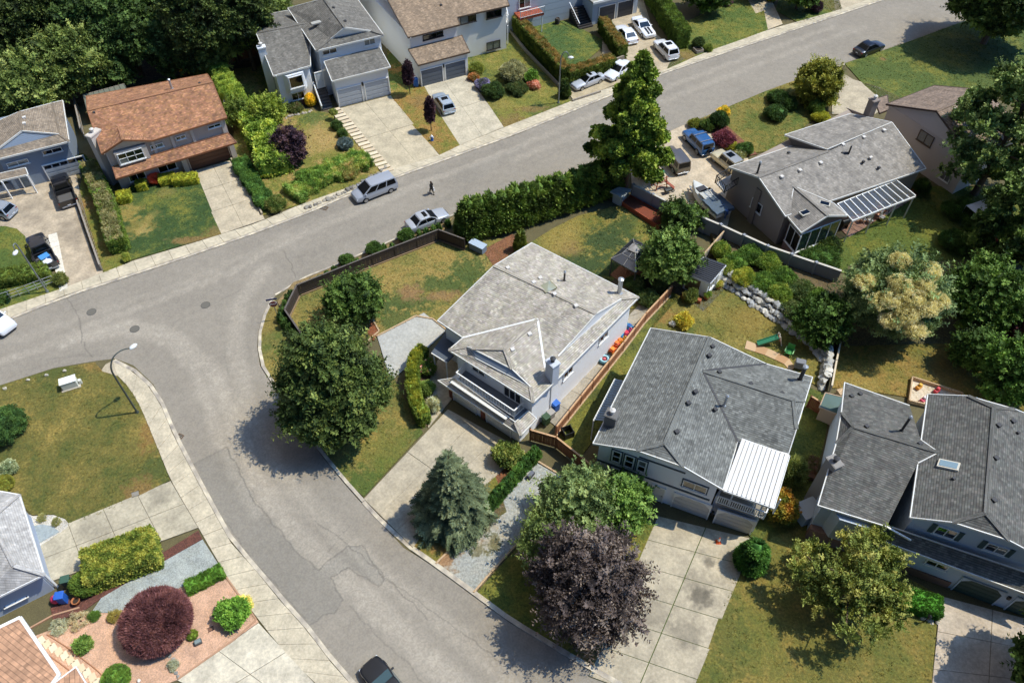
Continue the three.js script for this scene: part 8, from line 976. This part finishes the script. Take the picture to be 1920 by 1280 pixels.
bin('dark green wheelie bin beside the cedar gate of the pale-roofed house',[2.89,9.28],0.7,0x2f4a2c);bin('blue wheelie bin beside the white side wall of the pale-roofed house',[3.76,7.88],0.7,0x2a62b0);bin('small pale grey bin between the green and the blue wheelie bins',[3.32,8.61],0.7,0x9a948a,{h:0.7});
bin('blue recycling bin at the corner of the tan-roofed garage',[-12.26,-42.4],0.4,0x2a6cb4);bin('bright blue bin at the corner of the blue-sided house',[-32.78,24.92],0.2,0x2860b8);bin('green-lidded bin behind the smaller clipped bush',[-32.87,23.66],0.3,0x3a5a4a,{h:0.9});
{const t=thing('bin_bag','pink-red stuffed bag beside the bright blue bin','bag',[-33.32,0.1,24.92]);const g=new THREE.SphereGeometry(0.36,12,9);g.scale(1,1.1,0.9);g.translate(0,0.36,0);obj('bag',g,M(0xc83a5e,0.7),t);obj('bag_neck',cyl(0.1,0.04,0.16,0,0.7,0),M(0xc83a5e,0.7),t);}
{const t=thing('plant_pot','terracotta pot beside the bright blue bin','plant pot',[-31.79,0.1,25.04]);const P=[[0.02,0],[0.2,0],[0.28,0.4],[0.31,0.4],[0.31,0.46],[0.25,0.46],[0.22,0.36],[0.02,0.34]].map(([a,b])=>new THREE.Vector2(a,b));obj('pot',new THREE.LatheGeometry(P,16),M(0xa8693f,0.9),t);obj('soil',cyl(0.21,0.21,0.03,0,0.35,0),M(0x3a2c20,1),t);}
{const t=thing('compost_crate','black open crate on the grass by the cedar fence corner','crate',[4.71,0.1,10.43],0.4);for(const[x,z,a]of[[0,0.4,0],[0,-0.4,0],[0.4,0,1.571],[-0.4,0,1.571]])for(let k=0;k<4;k++)obj('slat',box(0.86,0.15,0.05,x,0.12 +k*0.19,z,a),mBlack,t);for(const[x,z]of[[0.4,0.4],[-0.4,0.4],[0.4,-0.4],[-0.4,-0.4]])obj('corner_post',box(0.08,0.82,0.08,x,0.41,z),mBlack,t);}
{const t=thing('cable_drum','dark round barrel planter on the lawn by the entry stairs','barrel',[6.36,0.1,-58.12]);const P=[[0.3,0],[0.36,0.3],[0.36,0.55],[0.3,0.8],[0.26,0.8],[0.25,0.7],[0.02,0.68]].map(([a,b])=>new THREE.Vector2(a,b));obj('barrel',new THREE.LatheGeometry(P,18),M(0x4a4238,0.9),t);for(const y of[0.15,0.65]){const r=new THREE.TorusGeometry(0.345,0.02,5,20);r.rotateX(Math.PI/2);r.translate(0,y,0);obj('hoop',r,mDarkMetal,t);}}
{const t=thing('timber_planter','square timber planter at the kerb by the tall bright hedge','planter',[25.01,0.1,-50.8],0.4);for(const[x,z,a]of[[0,0.5,0],[0,-0.5,0],[0.5,0,1.571],[-0.5,0,1.571]])obj('board',box(1.06,0.42,0.07,x,0.21,z,a),mGreyWood,t);obj('soil',box(0.94,0.3,0.94,0,0.18,0),M(0x3a3024,1),t);}
{const ring=thing('paddling_ring','turquoise and white ring-shaped toy beside the cedar fence','toy ring',[8.44,0.12,2.33]);const a=new THREE.TorusGeometry(0.5,0.14,10,24);a.rotateX(Math.PI/2);a.translate(0,0.14,0);obj('outer_ring',a,M(0x2c5058,0.5),ring);const b=new THREE.TorusGeometry(0.36,0.09,10,24);b.rotateX(Math.PI/2);b.translate(0,0.2,0);obj('inner_ring',b,M(0xa8d4de,0.5),ring);const c=new THREE.SphereGeometry(0.18,12,8);c.translate(0,0.16,0);obj('centre_ball',c,M(0xd0606a,0.5),ring);
const ride=(label,[x,z],c1,c2,yaw)=>{const t=thing('ride_on_toy',label,'ride-on toy',[x,0.1,z],yaw,null);t.scale.setScalar(1.25);obj('body',[rbox(0.75,0.25,0.4,0.1,0,0.32,0),rbox(0.25,0.3,0.36,0.08,0.25,0.5,0)],M(c1,0.5),t);obj('seat',rbox(0.3,0.1,0.34,0.04,-0.15,0.48,0),M(c2,0.5),t);for(const[wx,wz]of[[0.25,0.22],[0.25,-0.22],[-0.25,0.22],[-0.25,-0.22]]){const w=new THREE.CylinderGeometry(0.16,0.16,0.1,14);w.rotateX(Math.PI/2);w.translate(wx,0.16,wz);obj('wheel',w,M(c2,0.5),t);}obj('steering_bar',tube([[0.25,0.6,-0.2],[0.22,0.72,0],[0.25,0.6,0.2]],0.03,5),mBlack,t);};
ride('orange ride-on toy nearest the turquoise ring',[9.36,1.29],0xd2561c,0xe88a2a,0.8);ride('red and orange ride-on toy behind the first orange one',[9.58,0.52],0xc03a20,0xe0742c,2.1);ride('yellow ride-on toy beside the fence in the toy row',[10.19,0.32],0xe0a020,0xc86c1c,0.3);ride('blue ride-on toy at the far end of the toy row',[10.21,-0.52],0x2a78b8,0x3ca0c8,1.2);ride('pink ride-on toy beside the blue one',[10.83,-0.65],0xd04a78,0xc83044,0.4);ride('teal and blue ride-on toy furthest up the side wall',[10.91,-1.52],0x2c8098,0x2a5a9a,2.4);}
{const t=thing('toy_slide','small green slide with a brown and white ladder frame on the back lawn','slide',[24.06,0.1,0.41],0.1);obj('chute',[beam([0.5,1.0,0],[-1.3,0.25,0],0.5,0.05),beam([0.5,1.1,0.25],[-1.3,0.35,0.25],0.05,0.16),beam([0.5,1.1,-0.25],[-1.3,0.35,-0.25],0.05,0.16)],M(0x2f7a56,0.5),t);for(const s of[-1,1])obj('leg',tube([[0.55,1.3,s*0.24],[0.95,0,s*0.3]],0.05,6),M(0xd8cbb8,0.5),t);for(let i=0;i<4;i++)obj('rung',beam([0.6 +i*0.1,0.95 - i*0.25,-0.27],[0.6 +i*0.1,0.95 - i*0.25,0.27],0.07,0.06),M(0x8a4a2c,0.6),t);obj('hand_rail',tube([[0.5,1.05,-0.26],[0.55,1.45,0],[0.5,1.05,0.26]],0.04,6),M(0xe0d8c8,0.5),t);
const c=thing('garden_chair','green plastic garden chair on the shaded back lawn','chair',[25.43,0.1,1.62],-0.5),g=M(0x3a8a40,0.5);obj('seat',rbox(0.62,0.06,0.62,0.02,0,0.38,0),g,c);const bk=rbox(0.64,0.75,0.07,0.03,0,0.72,-0.36);obj('backrest',bk,g,c);for(const s of[-1,1])obj('armrest',rbox(0.1,0.05,0.7,0.02,s*0.36,0.58,0),M(0x86b878,0.5),c);for(const[x,z]of[[-0.28,-0.28],[0.28,-0.28],[-0.28,0.28],[0.28,0.28]])obj('leg',box(0.08,0.38,0.08,x,0.19,z),g,c);
const b=thing('barbecue','grey covered barbecue at the back corner of the grey roof','barbecue',[25.99,0.1,3.24],-0.3);obj('cover',rbox(0.9,0.85,0.6,0.08,0,0.62,0),M(0x77787a,0.8),b);for(const x of[-0.35,0.35])obj('leg',box(0.06,0.3,0.5,x,0.15,0),mBlack,b);
const k=thing('white_boulder','single whitish boulder beside the bright yellow-leaved shrub','boulder',[15.29,0.1,-1.97]);const r=rock(0.42,0.34,0.36);r.translate(0,0.26,0);obj('boulder',r,M(0xd8d2c4,0.9),k);
const p=thing('patio_strip','narrow timber and concrete strip along the back of the grey-roofed house','path',[0,0,0]);const A=along([[21.93,0],[23.72,0.97],[25.36,2.05],[25.69,3.16]],5),B=along([[21.55,0.97],[23.36,1.79],[24.8,2.79],[25.19,3.65]],5);for(let i=0;i<5;i++)obj('slab',prism([A[i],A[i +1],B[i +1],B[i]],0.05,0.16),M(i % 2?0xb08a62:0xbfa07a,0.9),p);}
{const t=thing('play_equipment','orange-red climbing toy in the corner of the four-wheel-drive yard','climbing toy',[16.41,0.09,-22.43],0.4),m=M(0xa04e30,0.6);for(const[x,z]of[[-0.7,-0.5],[0.7,-0.5],[-0.7,0.5],[0.7,0.5]])obj('leg',tube([[x,0,z],[x*0.7,1.6,z*0.7]],0.06,6),m,t);for(const y of[0.5,1.0,1.5])obj('bar',[tube([[-0.65,y,-0.45],[0.65,y,-0.45]],0.04,5),tube([[-0.65,y,0.45],[0.65,y,0.45]],0.04,5),tube([[-0.65,y,-0.45],[-0.65,y,0.45]],0.04,5)],m,t);obj('panel',rbox(0.9,0.7,0.08,0.03,0,1.2,-0.4),M(0xa85a38,0.6),t);obj('slide',beam([0.4,1.0,0.2],[1.4,0.1,0.9],0.45,0.06),M(0x8f4a34,0.6),t);
const s=thing('sandbox','green plastic shell lid beside the orange climbing toy','toy tub',[16.68,0.09,-24.69]);obj('tub',cyl(0.5,0.6,0.25),M(0x2a8a5c,0.5),s);const d=new THREE.SphereGeometry(0.58,14,6,0,6.3,0,1.57);d.scale(1,0.4,1);d.translate(0,0.25,0);obj('lid',d,M(0x38a070,0.5),s);
const k=thing('kayak','turquoise kayak lying between the tall tree and the tan four-wheel drive','kayak',[17.1,0.09,-27.23],-0.9);obj('hull',loft([[-1.4,0.05,0.15,0.3],[-0.8,0.3,0.03,0.34],[0.8,0.3,0.03,0.34],[1.4,0.05,0.15,0.3]]),M(0x4a9cb4,0.4),k);obj('cockpit',rbox(0.8,0.06,0.36,0.03,0,0.37,0),mBlack,k);
const w=thing('wheelbarrow','dark wheelbarrow by the grey wall in the four-wheel-drive yard','wheelbarrow',[17.22,0.09,-21.33],0.3);obj('tray',loft([[-0.4,0.3,0.3,0.6],[0.4,0.2,0.36,0.6]]),M(0x33352f,0.6),w);obj('frame',[tube([[-0.9,0.5,0.25],[0.6,0.2,0]],0.03,5),tube([[-0.9,0.5,-0.25],[0.6,0.2,0]],0.03,5)],mDarkMetal,w);const ww=new THREE.TorusGeometry(0.15,0.05,6,14);ww.translate(0.62,0.2,0);obj('wheel',ww,mTyre,w);}
{const tb=thing('patio_table','brown patio table under the glass patio cover','table',[39,0.1,-17.59],0.4);obj('tabletop',rbox(1.7,0.06,1.0,0.02,0,0.73,0),M(0x7a4a34,0.6),tb);for(const[x,z]of[[-0.75,-0.4],[0.75,-0.4],[-0.75,0.4],[0.75,0.4]])obj('leg',box(0.07,0.7,0.07,x,0.35,z),mDarkMetal,tb);
const proto=thing('patio_chair','white-cushioned patio chair left of the brown patio table','chair',[37.45,0.1,-16.56],1.9,'chairs under the glass patio cover');obj('seat',rbox(0.5,0.1,0.5,0.04,0,0.42,0),M(0xd8cfc4,0.8),proto);obj('backrest',rbox(0.5,0.55,0.1,0.04,0,0.72,-0.24),M(0xd0c6ba,0.8),proto);for(const[x,z]of[[-0.22,-0.22],[0.22,-0.22],[-0.22,0.22],[0.22,0.22]])obj('leg',box(0.05,0.4,0.05,x,0.2,z),mDarkMetal,proto);
for(const[p,a,l]of[[[38.08,0.1,-16.39],2.9,'white-cushioned patio chair in front of the brown patio table'],[[39.49,0.1,-16.9],2.6,'white-cushioned patio chair at the right front of the brown patio table'],[[40.5,0.1,-18.37],-1.3,'white-cushioned patio chair right of the brown patio table']]){const c=proto.clone();c.name=numbered('patio_chair');c.userData.label=l;c.position.set(...p);c.rotation.y=a;scene.add(c);}
const q=thing('barbecue','black barbecue beside the sunroom under the glass patio cover','barbecue',[35.02,0.1,-15.55],0.4);obj('firebox',rbox(0.9,0.35,0.55,0.05,0,0.8,0),mBlack,q);const hd=new THREE.CylinderGeometry(0.28,0.28,0.85,14,1,false,0,Math.PI);hd.rotateZ(Math.PI/2);hd.translate(0,0.98,0);obj('hood',hd,M(0x2a2a2c,0.4),q);obj('cart',[box(0.06,0.65,0.5,-0.38,0.33,0),box(0.06,0.65,0.5,0.38,0.33,0)],mDarkMetal,q);obj('side_shelf',box(0.4,0.04,0.45,0.68,0.9,0),mMetal,q);
const pr=thing('canopy_tent','white canopy glimpsed through the branches at the right edge','canopy',[49.68,0.1,-15.8],0.4);const C=[[-1.6,2.2,-1.6],[1.6,2.2,-1.6],[1.6,2.2,1.6],[-1.6,2.2,1.6]],tq=new TB();for(let i=0;i<4;i++)tq.tri([0,3,0],C[(i +1)% 4],C[i]);obj('canopy',tq.geo(),M(0xe4e8ec,0.7,{side:THREE.DoubleSide}),pr);for(const c of C)obj('pole',cyl(0.03,0.03,2.2,c[0],0,c[2],8),mGalv,pr);
const bn=thing('garden_bench','pale timber bench in the shade at the right edge','bench',[50.05,0.12,-9.38],0.35);obj('seat',[0,1,2].map((i)=>box(1.6,0.05,0.13,0,0.44,-0.15 +i*0.15)),mPaleTimber,bn);obj('backrest',[0,1].map((i)=>box(1.6,0.13,0.05,0,0.62 +i*0.18,-0.26)),mPaleTimber,bn);for(const x of[-0.7,0.7])obj('leg',[box(0.08,0.44,0.08,x,0.22,0.15),box(0.08,0.85,0.08,x,0.42,-0.24)],mPaleTimber,bn);}
{const t=thing('sandbox','timber-edged play area with toys at the back of the slate-roofed house','sandbox',[0,0.1,0]),P=[[34.72,7.08],[35.83,4.5],[39.69,6.28],[38.67,8.33]];for(let i=0;i<4;i++)obj('edge_board',beam([P[i][0],0.4,P[i][1]],[P[(i +1)% 4][0],0.4,P[(i +1)% 4][1]],0.12,0.4),mPaleTimber,t);const mkT=(n,l,p,c1,c2)=>{const b=thing(n,l,'toy',p,0.6);obj('body',rbox(0.6,0.3,0.4,0.1,0,0.2,0),M(c1,0.5),b);obj('top',rbox(0.3,0.25,0.3,0.08,0.1,0.45,0),M(c2,0.5),b);};mkT('toy_vehicle','yellow and orange toy vehicle in the corner of the timber play area',[36.1,0.13,5.55],0xd08a24,0xe0b040);mkT('toy_box','red toy chest along the back edge of the timber play area',[37.53,0.13,5.96],0xb02a34,0xc84048);mkT('toy_vehicle','red and white toy beside the eave in the timber play area',[36.02,0.13,6.95],0xc8485a,0xe0d0cc);
const p=thing('garden_lantern','small lantern post with stones at the corner of the yellowing lawn','lantern',[29.68,0.1,26.45]);obj('post',cyl(0.035,0.035,0.9),mBlack,p);obj('lamp_housing',[cyl(0.1,0.12,0.2,0,0.9,0),cyl(0.15,0.02,0.12,0,1.1,0)],mBlack,p);const r=thing('rock_edging','short row of pale stones between the box hedge and the slate-roofed house driveway','rock edging',[0,0,0]);rocks(r,[[29.56,26.02],[30.24,26.3],[30.64,26.57]],7,1,0.22,[0xc8bca4,0xa8a090].map((c)=>M(c,0.9)),[0,0,0]);
const pl=thing('planter_trough','low timber planter in the shade beside the slate-roofed house wall','planter',[24.64,0.1,13.82],1.2);obj('trough',rbox(2.2,0.45,0.7,0.03,0,0.22,0),M(0x6a4a38,0.9),pl);leaves(pl,'foliage',70,overBox(1.0,0.5,0.3),{type:'fine',size:0.26,cols:[0x3a4a24,0x7a4a34]});
const ch=thing('side_porch','pale boxed porch at the corner of the slate-roofed house','porch',[23.25,0,17.93],0.42);obj('box_wall',box(2.0,1.3,1.4,0,0.65,0),siding(0xb4bcc0),ch);obj('top_slab',rbox(2.1,0.08,1.5,0.02,0,1.34,0),M(0xb8bcbc,0.7),ch);}
{const t=thing('storage_cover','small wooden lean-to with clutter at the back left corner of the slate roof','crate',[29.06,0.1,6.23],0.3);obj('crate_side',rbox(0.8,0.5,0.6,0.03,0,0.25,0),mPaleTimber,t);obj('lid',rbox(0.85,0.05,0.65,0.02,0,0.53,0),mPaleTimber,t);}
{const t=thing('garden_stone','dark stone block with a flat top in the pink gravel garden','stone block',[-22.2,0.1,27.93],0.5);obj('block',rbox(0.5,0.3,0.36,0.04,0,0.15,0),M(0x5a5f5c,0.7),t);obj('top_plate',rbox(0.4,0.03,0.26,0.01,0,0.31,0),M(0x7d8a86,0.5),t);const q=thing('ground_plate','small brown service plate set in the pink gravel','service plate',[-21.58,0.09,26.95],0.5);obj('plate',rbox(0.42,0.03,0.26,0.01,0,0.01,0),M(0x7a5a48,0.8),q);obj('plate_rim',[box(0.46,0.03,0.04,0,0.01,0.15),box(0.46,0.03,0.04,0,0.01,-0.15)],M(0x5a4438,0.8),q);const g=thing('stone_ornament','small white ornament at the lower edge of the pink gravel','ornament',[-25.61,0.1,30.55]);const s=rock(0.14,0.18,0.14);s.translate(0,0.14,0);obj('stone',s,M(0xe6dfce,0.8),g);}
{const t=thing('service_lid','small grey service lid set in the large corner lawn','service plate',[-30.3,0.1,16.09],0.4);obj('lid',rbox(0.55,0.03,0.38,0.01,0,0.005,0),M(0x8a8478,0.8),t);obj('rim',[box(0.6,0.04,0.05,0,0.005,0.21),box(0.6,0.04,0.05,0,0.005,-0.21)],M(0x6a665c,0.8),t);}
for(const[p,l]of[[[-36.91,0.11,18.31],'tiny shrub in the white pebbles at the top of the grey patio'],[[-35.66,0.11,18.63],'tiny shrub in the white pebbles at the right of the grey patio']]){shrub('small_plant',l,[p[0],p[2]],0.3,0.3,[0x6a6a3a,0x8a8450],{n:60,size:0.2,core:null,y:0.05});}
{const t=thing('door_mat_box','small dark box at the upper end of the gravel strip','crate',[1.52,0.1,14.47],0.9);obj('crate_side',rbox(0.75,0.35,0.36,0.05,0,0.2,0),M(0x33343a,0.6),t);obj('lid',rbox(0.6,0.06,0.3,0.02,0,0.4,0),M(0x62656c,0.5),t);}
{const t=thing('garden_log','short dark log at the street end of the mulch by the gravel strip','log',[-4.26,0.1,20.51],-0.7);const g=new THREE.CylinderGeometry(0.13,0.15,0.7,10);g.rotateZ(Math.PI/2);g.translate(0,0.14,0);obj('log',g,mBark,t);obj('cut_end',new THREE.CylinderGeometry(0.11,0.11,0.02,10).rotateZ(Math.PI/2).translate(0.355,0.14,0),mPaleTimber,t);}
// ---------- the walker ----------
{
const smin=(a,b,k)=>{const h=clamp(0.5 +0.5*(b - a)/k);return lerp(b,a,h)- k*h*(1 - h);};
const cap=(p,[a,b,ra,rb])=>{const ba=[b[0]- a[0],b[1]- a[1],b[2]- a[2]],pa=[p[0]- a[0],p[1]- a[1],p[2]- a[2]],h=clamp((pa[0]*ba[0]+pa[1]*ba[1]+pa[2]*ba[2])/(ba[0]**2 +ba[1]**2 +ba[2]**2||1));return Math.hypot(pa[0]- ba[0]*h,pa[1]- ba[1]*h,pa[2]- ba[2]*h)- lerp(ra,rb,h);};
function sdf(bones,c,half,res,k=0.04){const mc=new MarchingCubes(res,new THREE.MeshStandardMaterial(),false,false,120000);mc.isolation=0;for(let z=0,i=0;z<res;z++)for(let y=0;y<res;y++)for(let x=0;x<res;x++,i++){const p=[c[0]+(x/res*2 - 1)*half,c[1]+(y/res*2 - 1)*half,c[2]+(z/res*2 - 1)*half];let d=9;for(const b of bones)d=smin(d,cap(p,b),k);mc.field[i]=-d;}mc.update();const n=mc.count,g=new THREE.BufferGeometry(),P=new Float32Array(n*3),N=new Float32Array(n*3);for(let i=0;i<n;i++)for(let j=0;j<3;j++){P[i*3 +j]=c[j]+mc.positionArray[i*3 +j]*half;N[i*3 +j]=mc.normalArray[i*3 +j];}g.setAttribute('position',new THREE.BufferAttribute(P,3));g.setAttribute('normal',new THREE.BufferAttribute(N,3));return g;}
const t=thing('person','person walking in the street in a dark top, carrying a white bag','person',[-8.85,0.01,-21.24],-2.3);
const J={hip:[0,0.92,0],chest:[0,1.27,0.02],neck:[0,1.47,0.02],head:[0,1.6,0.04],lh:[0.1,0.9,0],lk:[0.1,0.5,0.17],la:[0.1,0.09,0.22],lt:[0.11,0.04,0.38],rh:[-0.1,0.9,0],rk:[-0.1,0.49,-0.02],ra:[-0.1,0.14,-0.3],rt:[-0.11,0.04,-0.16],ls:[0.18,1.4,0],le:[0.24,1.13,-0.1],lw:[0.23,0.9,0.04],rs:[-0.18,1.4,0],re:[-0.25,1.13,0.04],rw:[-0.24,0.9,0.14]};
const torso=[[J.hip,J.chest,0.13,0.14],[J.chest,J.neck,0.13,0.06],[[0.1,1.36,0],[-0.1,1.36,0],0.09,0.09],[[0.08,0.92,-0.02],[-0.08,0.92,-0.02],0.12,0.12]],legs=[[J.lh,J.lk,0.09,0.062],[J.lk,J.la,0.058,0.038],[J.rh,J.rk,0.09,0.062],[J.rk,J.ra,0.058,0.038]],feet=[[J.la,J.lt,0.045,0.035],[J.ra,J.rt,0.045,0.035]],arms=[[J.ls,J.le,0.052,0.04],[J.le,J.lw,0.038,0.026],[J.rs,J.re,0.052,0.04],[J.re,J.rw,0.038,0.026]],head=[[J.neck,J.head,0.05,0.06],[[0,1.63,0.03],[0,1.69,0.02],0.085,0.09],[[0,1.56,0.07],[0,1.6,0.07],0.055,0.06],[[0,1.6,0.12],[0,1.58,0.135],0.014,0.016],[[0.085,1.61,0.02],[0.09,1.64,0.02],0.02,0.02],[[-0.085,1.61,0.02],[-0.09,1.64,0.02],0.02,0.02]];
const hand=(w,s,curl)=>{const b=[[w,[w[0],w[1]- 0.08,w[2]+0.01],0.026,0.034]];for(let f=0;f<4;f++){const z=w[2]- 0.03 +f*0.021,l=[0.06,0.072,0.075,0.066][f],y=w[1]- 0.09;b.push([[w[0],y,z],[w[0]- s*0.01*curl,y - l*0.5,z],0.011,0.01],[[w[0]- s*0.01*curl,y - l*0.5,z],[w[0]- s*0.035*curl,y - l*(1 - 0.35*curl),z],0.01,0.008]);}b.push([[w[0],w[1]- 0.04,w[2]+0.03],[w[0]- s*0.015,w[1]- 0.085,w[2]+0.055],0.013,0.01]);return b;};
const skin=M(0xb98a6c,0.6),body=merge([sdf([...torso,...legs,...feet,...arms,...head],[0,0.9,0.02],0.98,84,0.03),sdf(hand(J.lw,1,1),[J.lw[0],J.lw[1]- 0.08,J.lw[2]],0.15,44,0.008),sdf(hand(J.rw,-1,1.6),[J.rw[0],J.rw[1]- 0.08,J.rw[2]],0.15,44,0.008)]);obj('body',body,skin,t);
const grow=(b,r)=>b.map(([p,q,a,c])=>[p,q,a +r,c +r]);obj('top',sdf([...grow(torso,0.018),...grow([arms[0],arms[2]],0.018)],[0,1.15,0],0.5,54,0.03),M(0x22221f,0.9),t);obj('trousers',sdf(grow([torso[3],...legs.map(([p,q,a,c])=>[p,q,a,c])],0.014),[0,0.55,0],0.6,54,0.03),M(0x57544e,0.9),t);
for(const f of feet)obj('shoe',sdf(grow([f],0.016),[(f[0][0]+f[1][0])/2,0.08,(f[0][2]+f[1][2])/2],0.24,34,0.02),M(0xd8cfc2,0.7),t);obj('hair',sdf([[[0,1.66,0],[0,1.7,0],0.1,0.1],[[0,1.6,-0.06],[0,1.45,-0.08],0.075,0.05]],[0,1.6,-0.02],0.26,44,0.03),M(0x3a281a,0.7),t);
for(const s of[-1,1])obj('eye',new THREE.SphereGeometry(0.011,8,6).translate(s*0.032,1.635,0.113),mBlack,t);
const b=thing('carrier_bag','white bag hanging from the hand of the walking person','bag',[-8.85,0.01,-21.24],-2.3);obj('bag',loft([[-0.28,0.06,0.42,0.78],[-0.1,0.1,0.4,0.8],[0.08,0.1,0.4,0.8],[0.24,0.05,0.44,0.78]]).rotateY(-1.57).translate(-0.24,0,0.14),M(0xf0f0ee,0.7),b);obj('bag_handle',tube([[-0.24,0.76,0.02],[-0.24,0.84,0.12],[-0.24,0.76,0.24]],0.012,5),M(0xf0f0ee,0.7),b);
}
renderer.render(scene, camera);
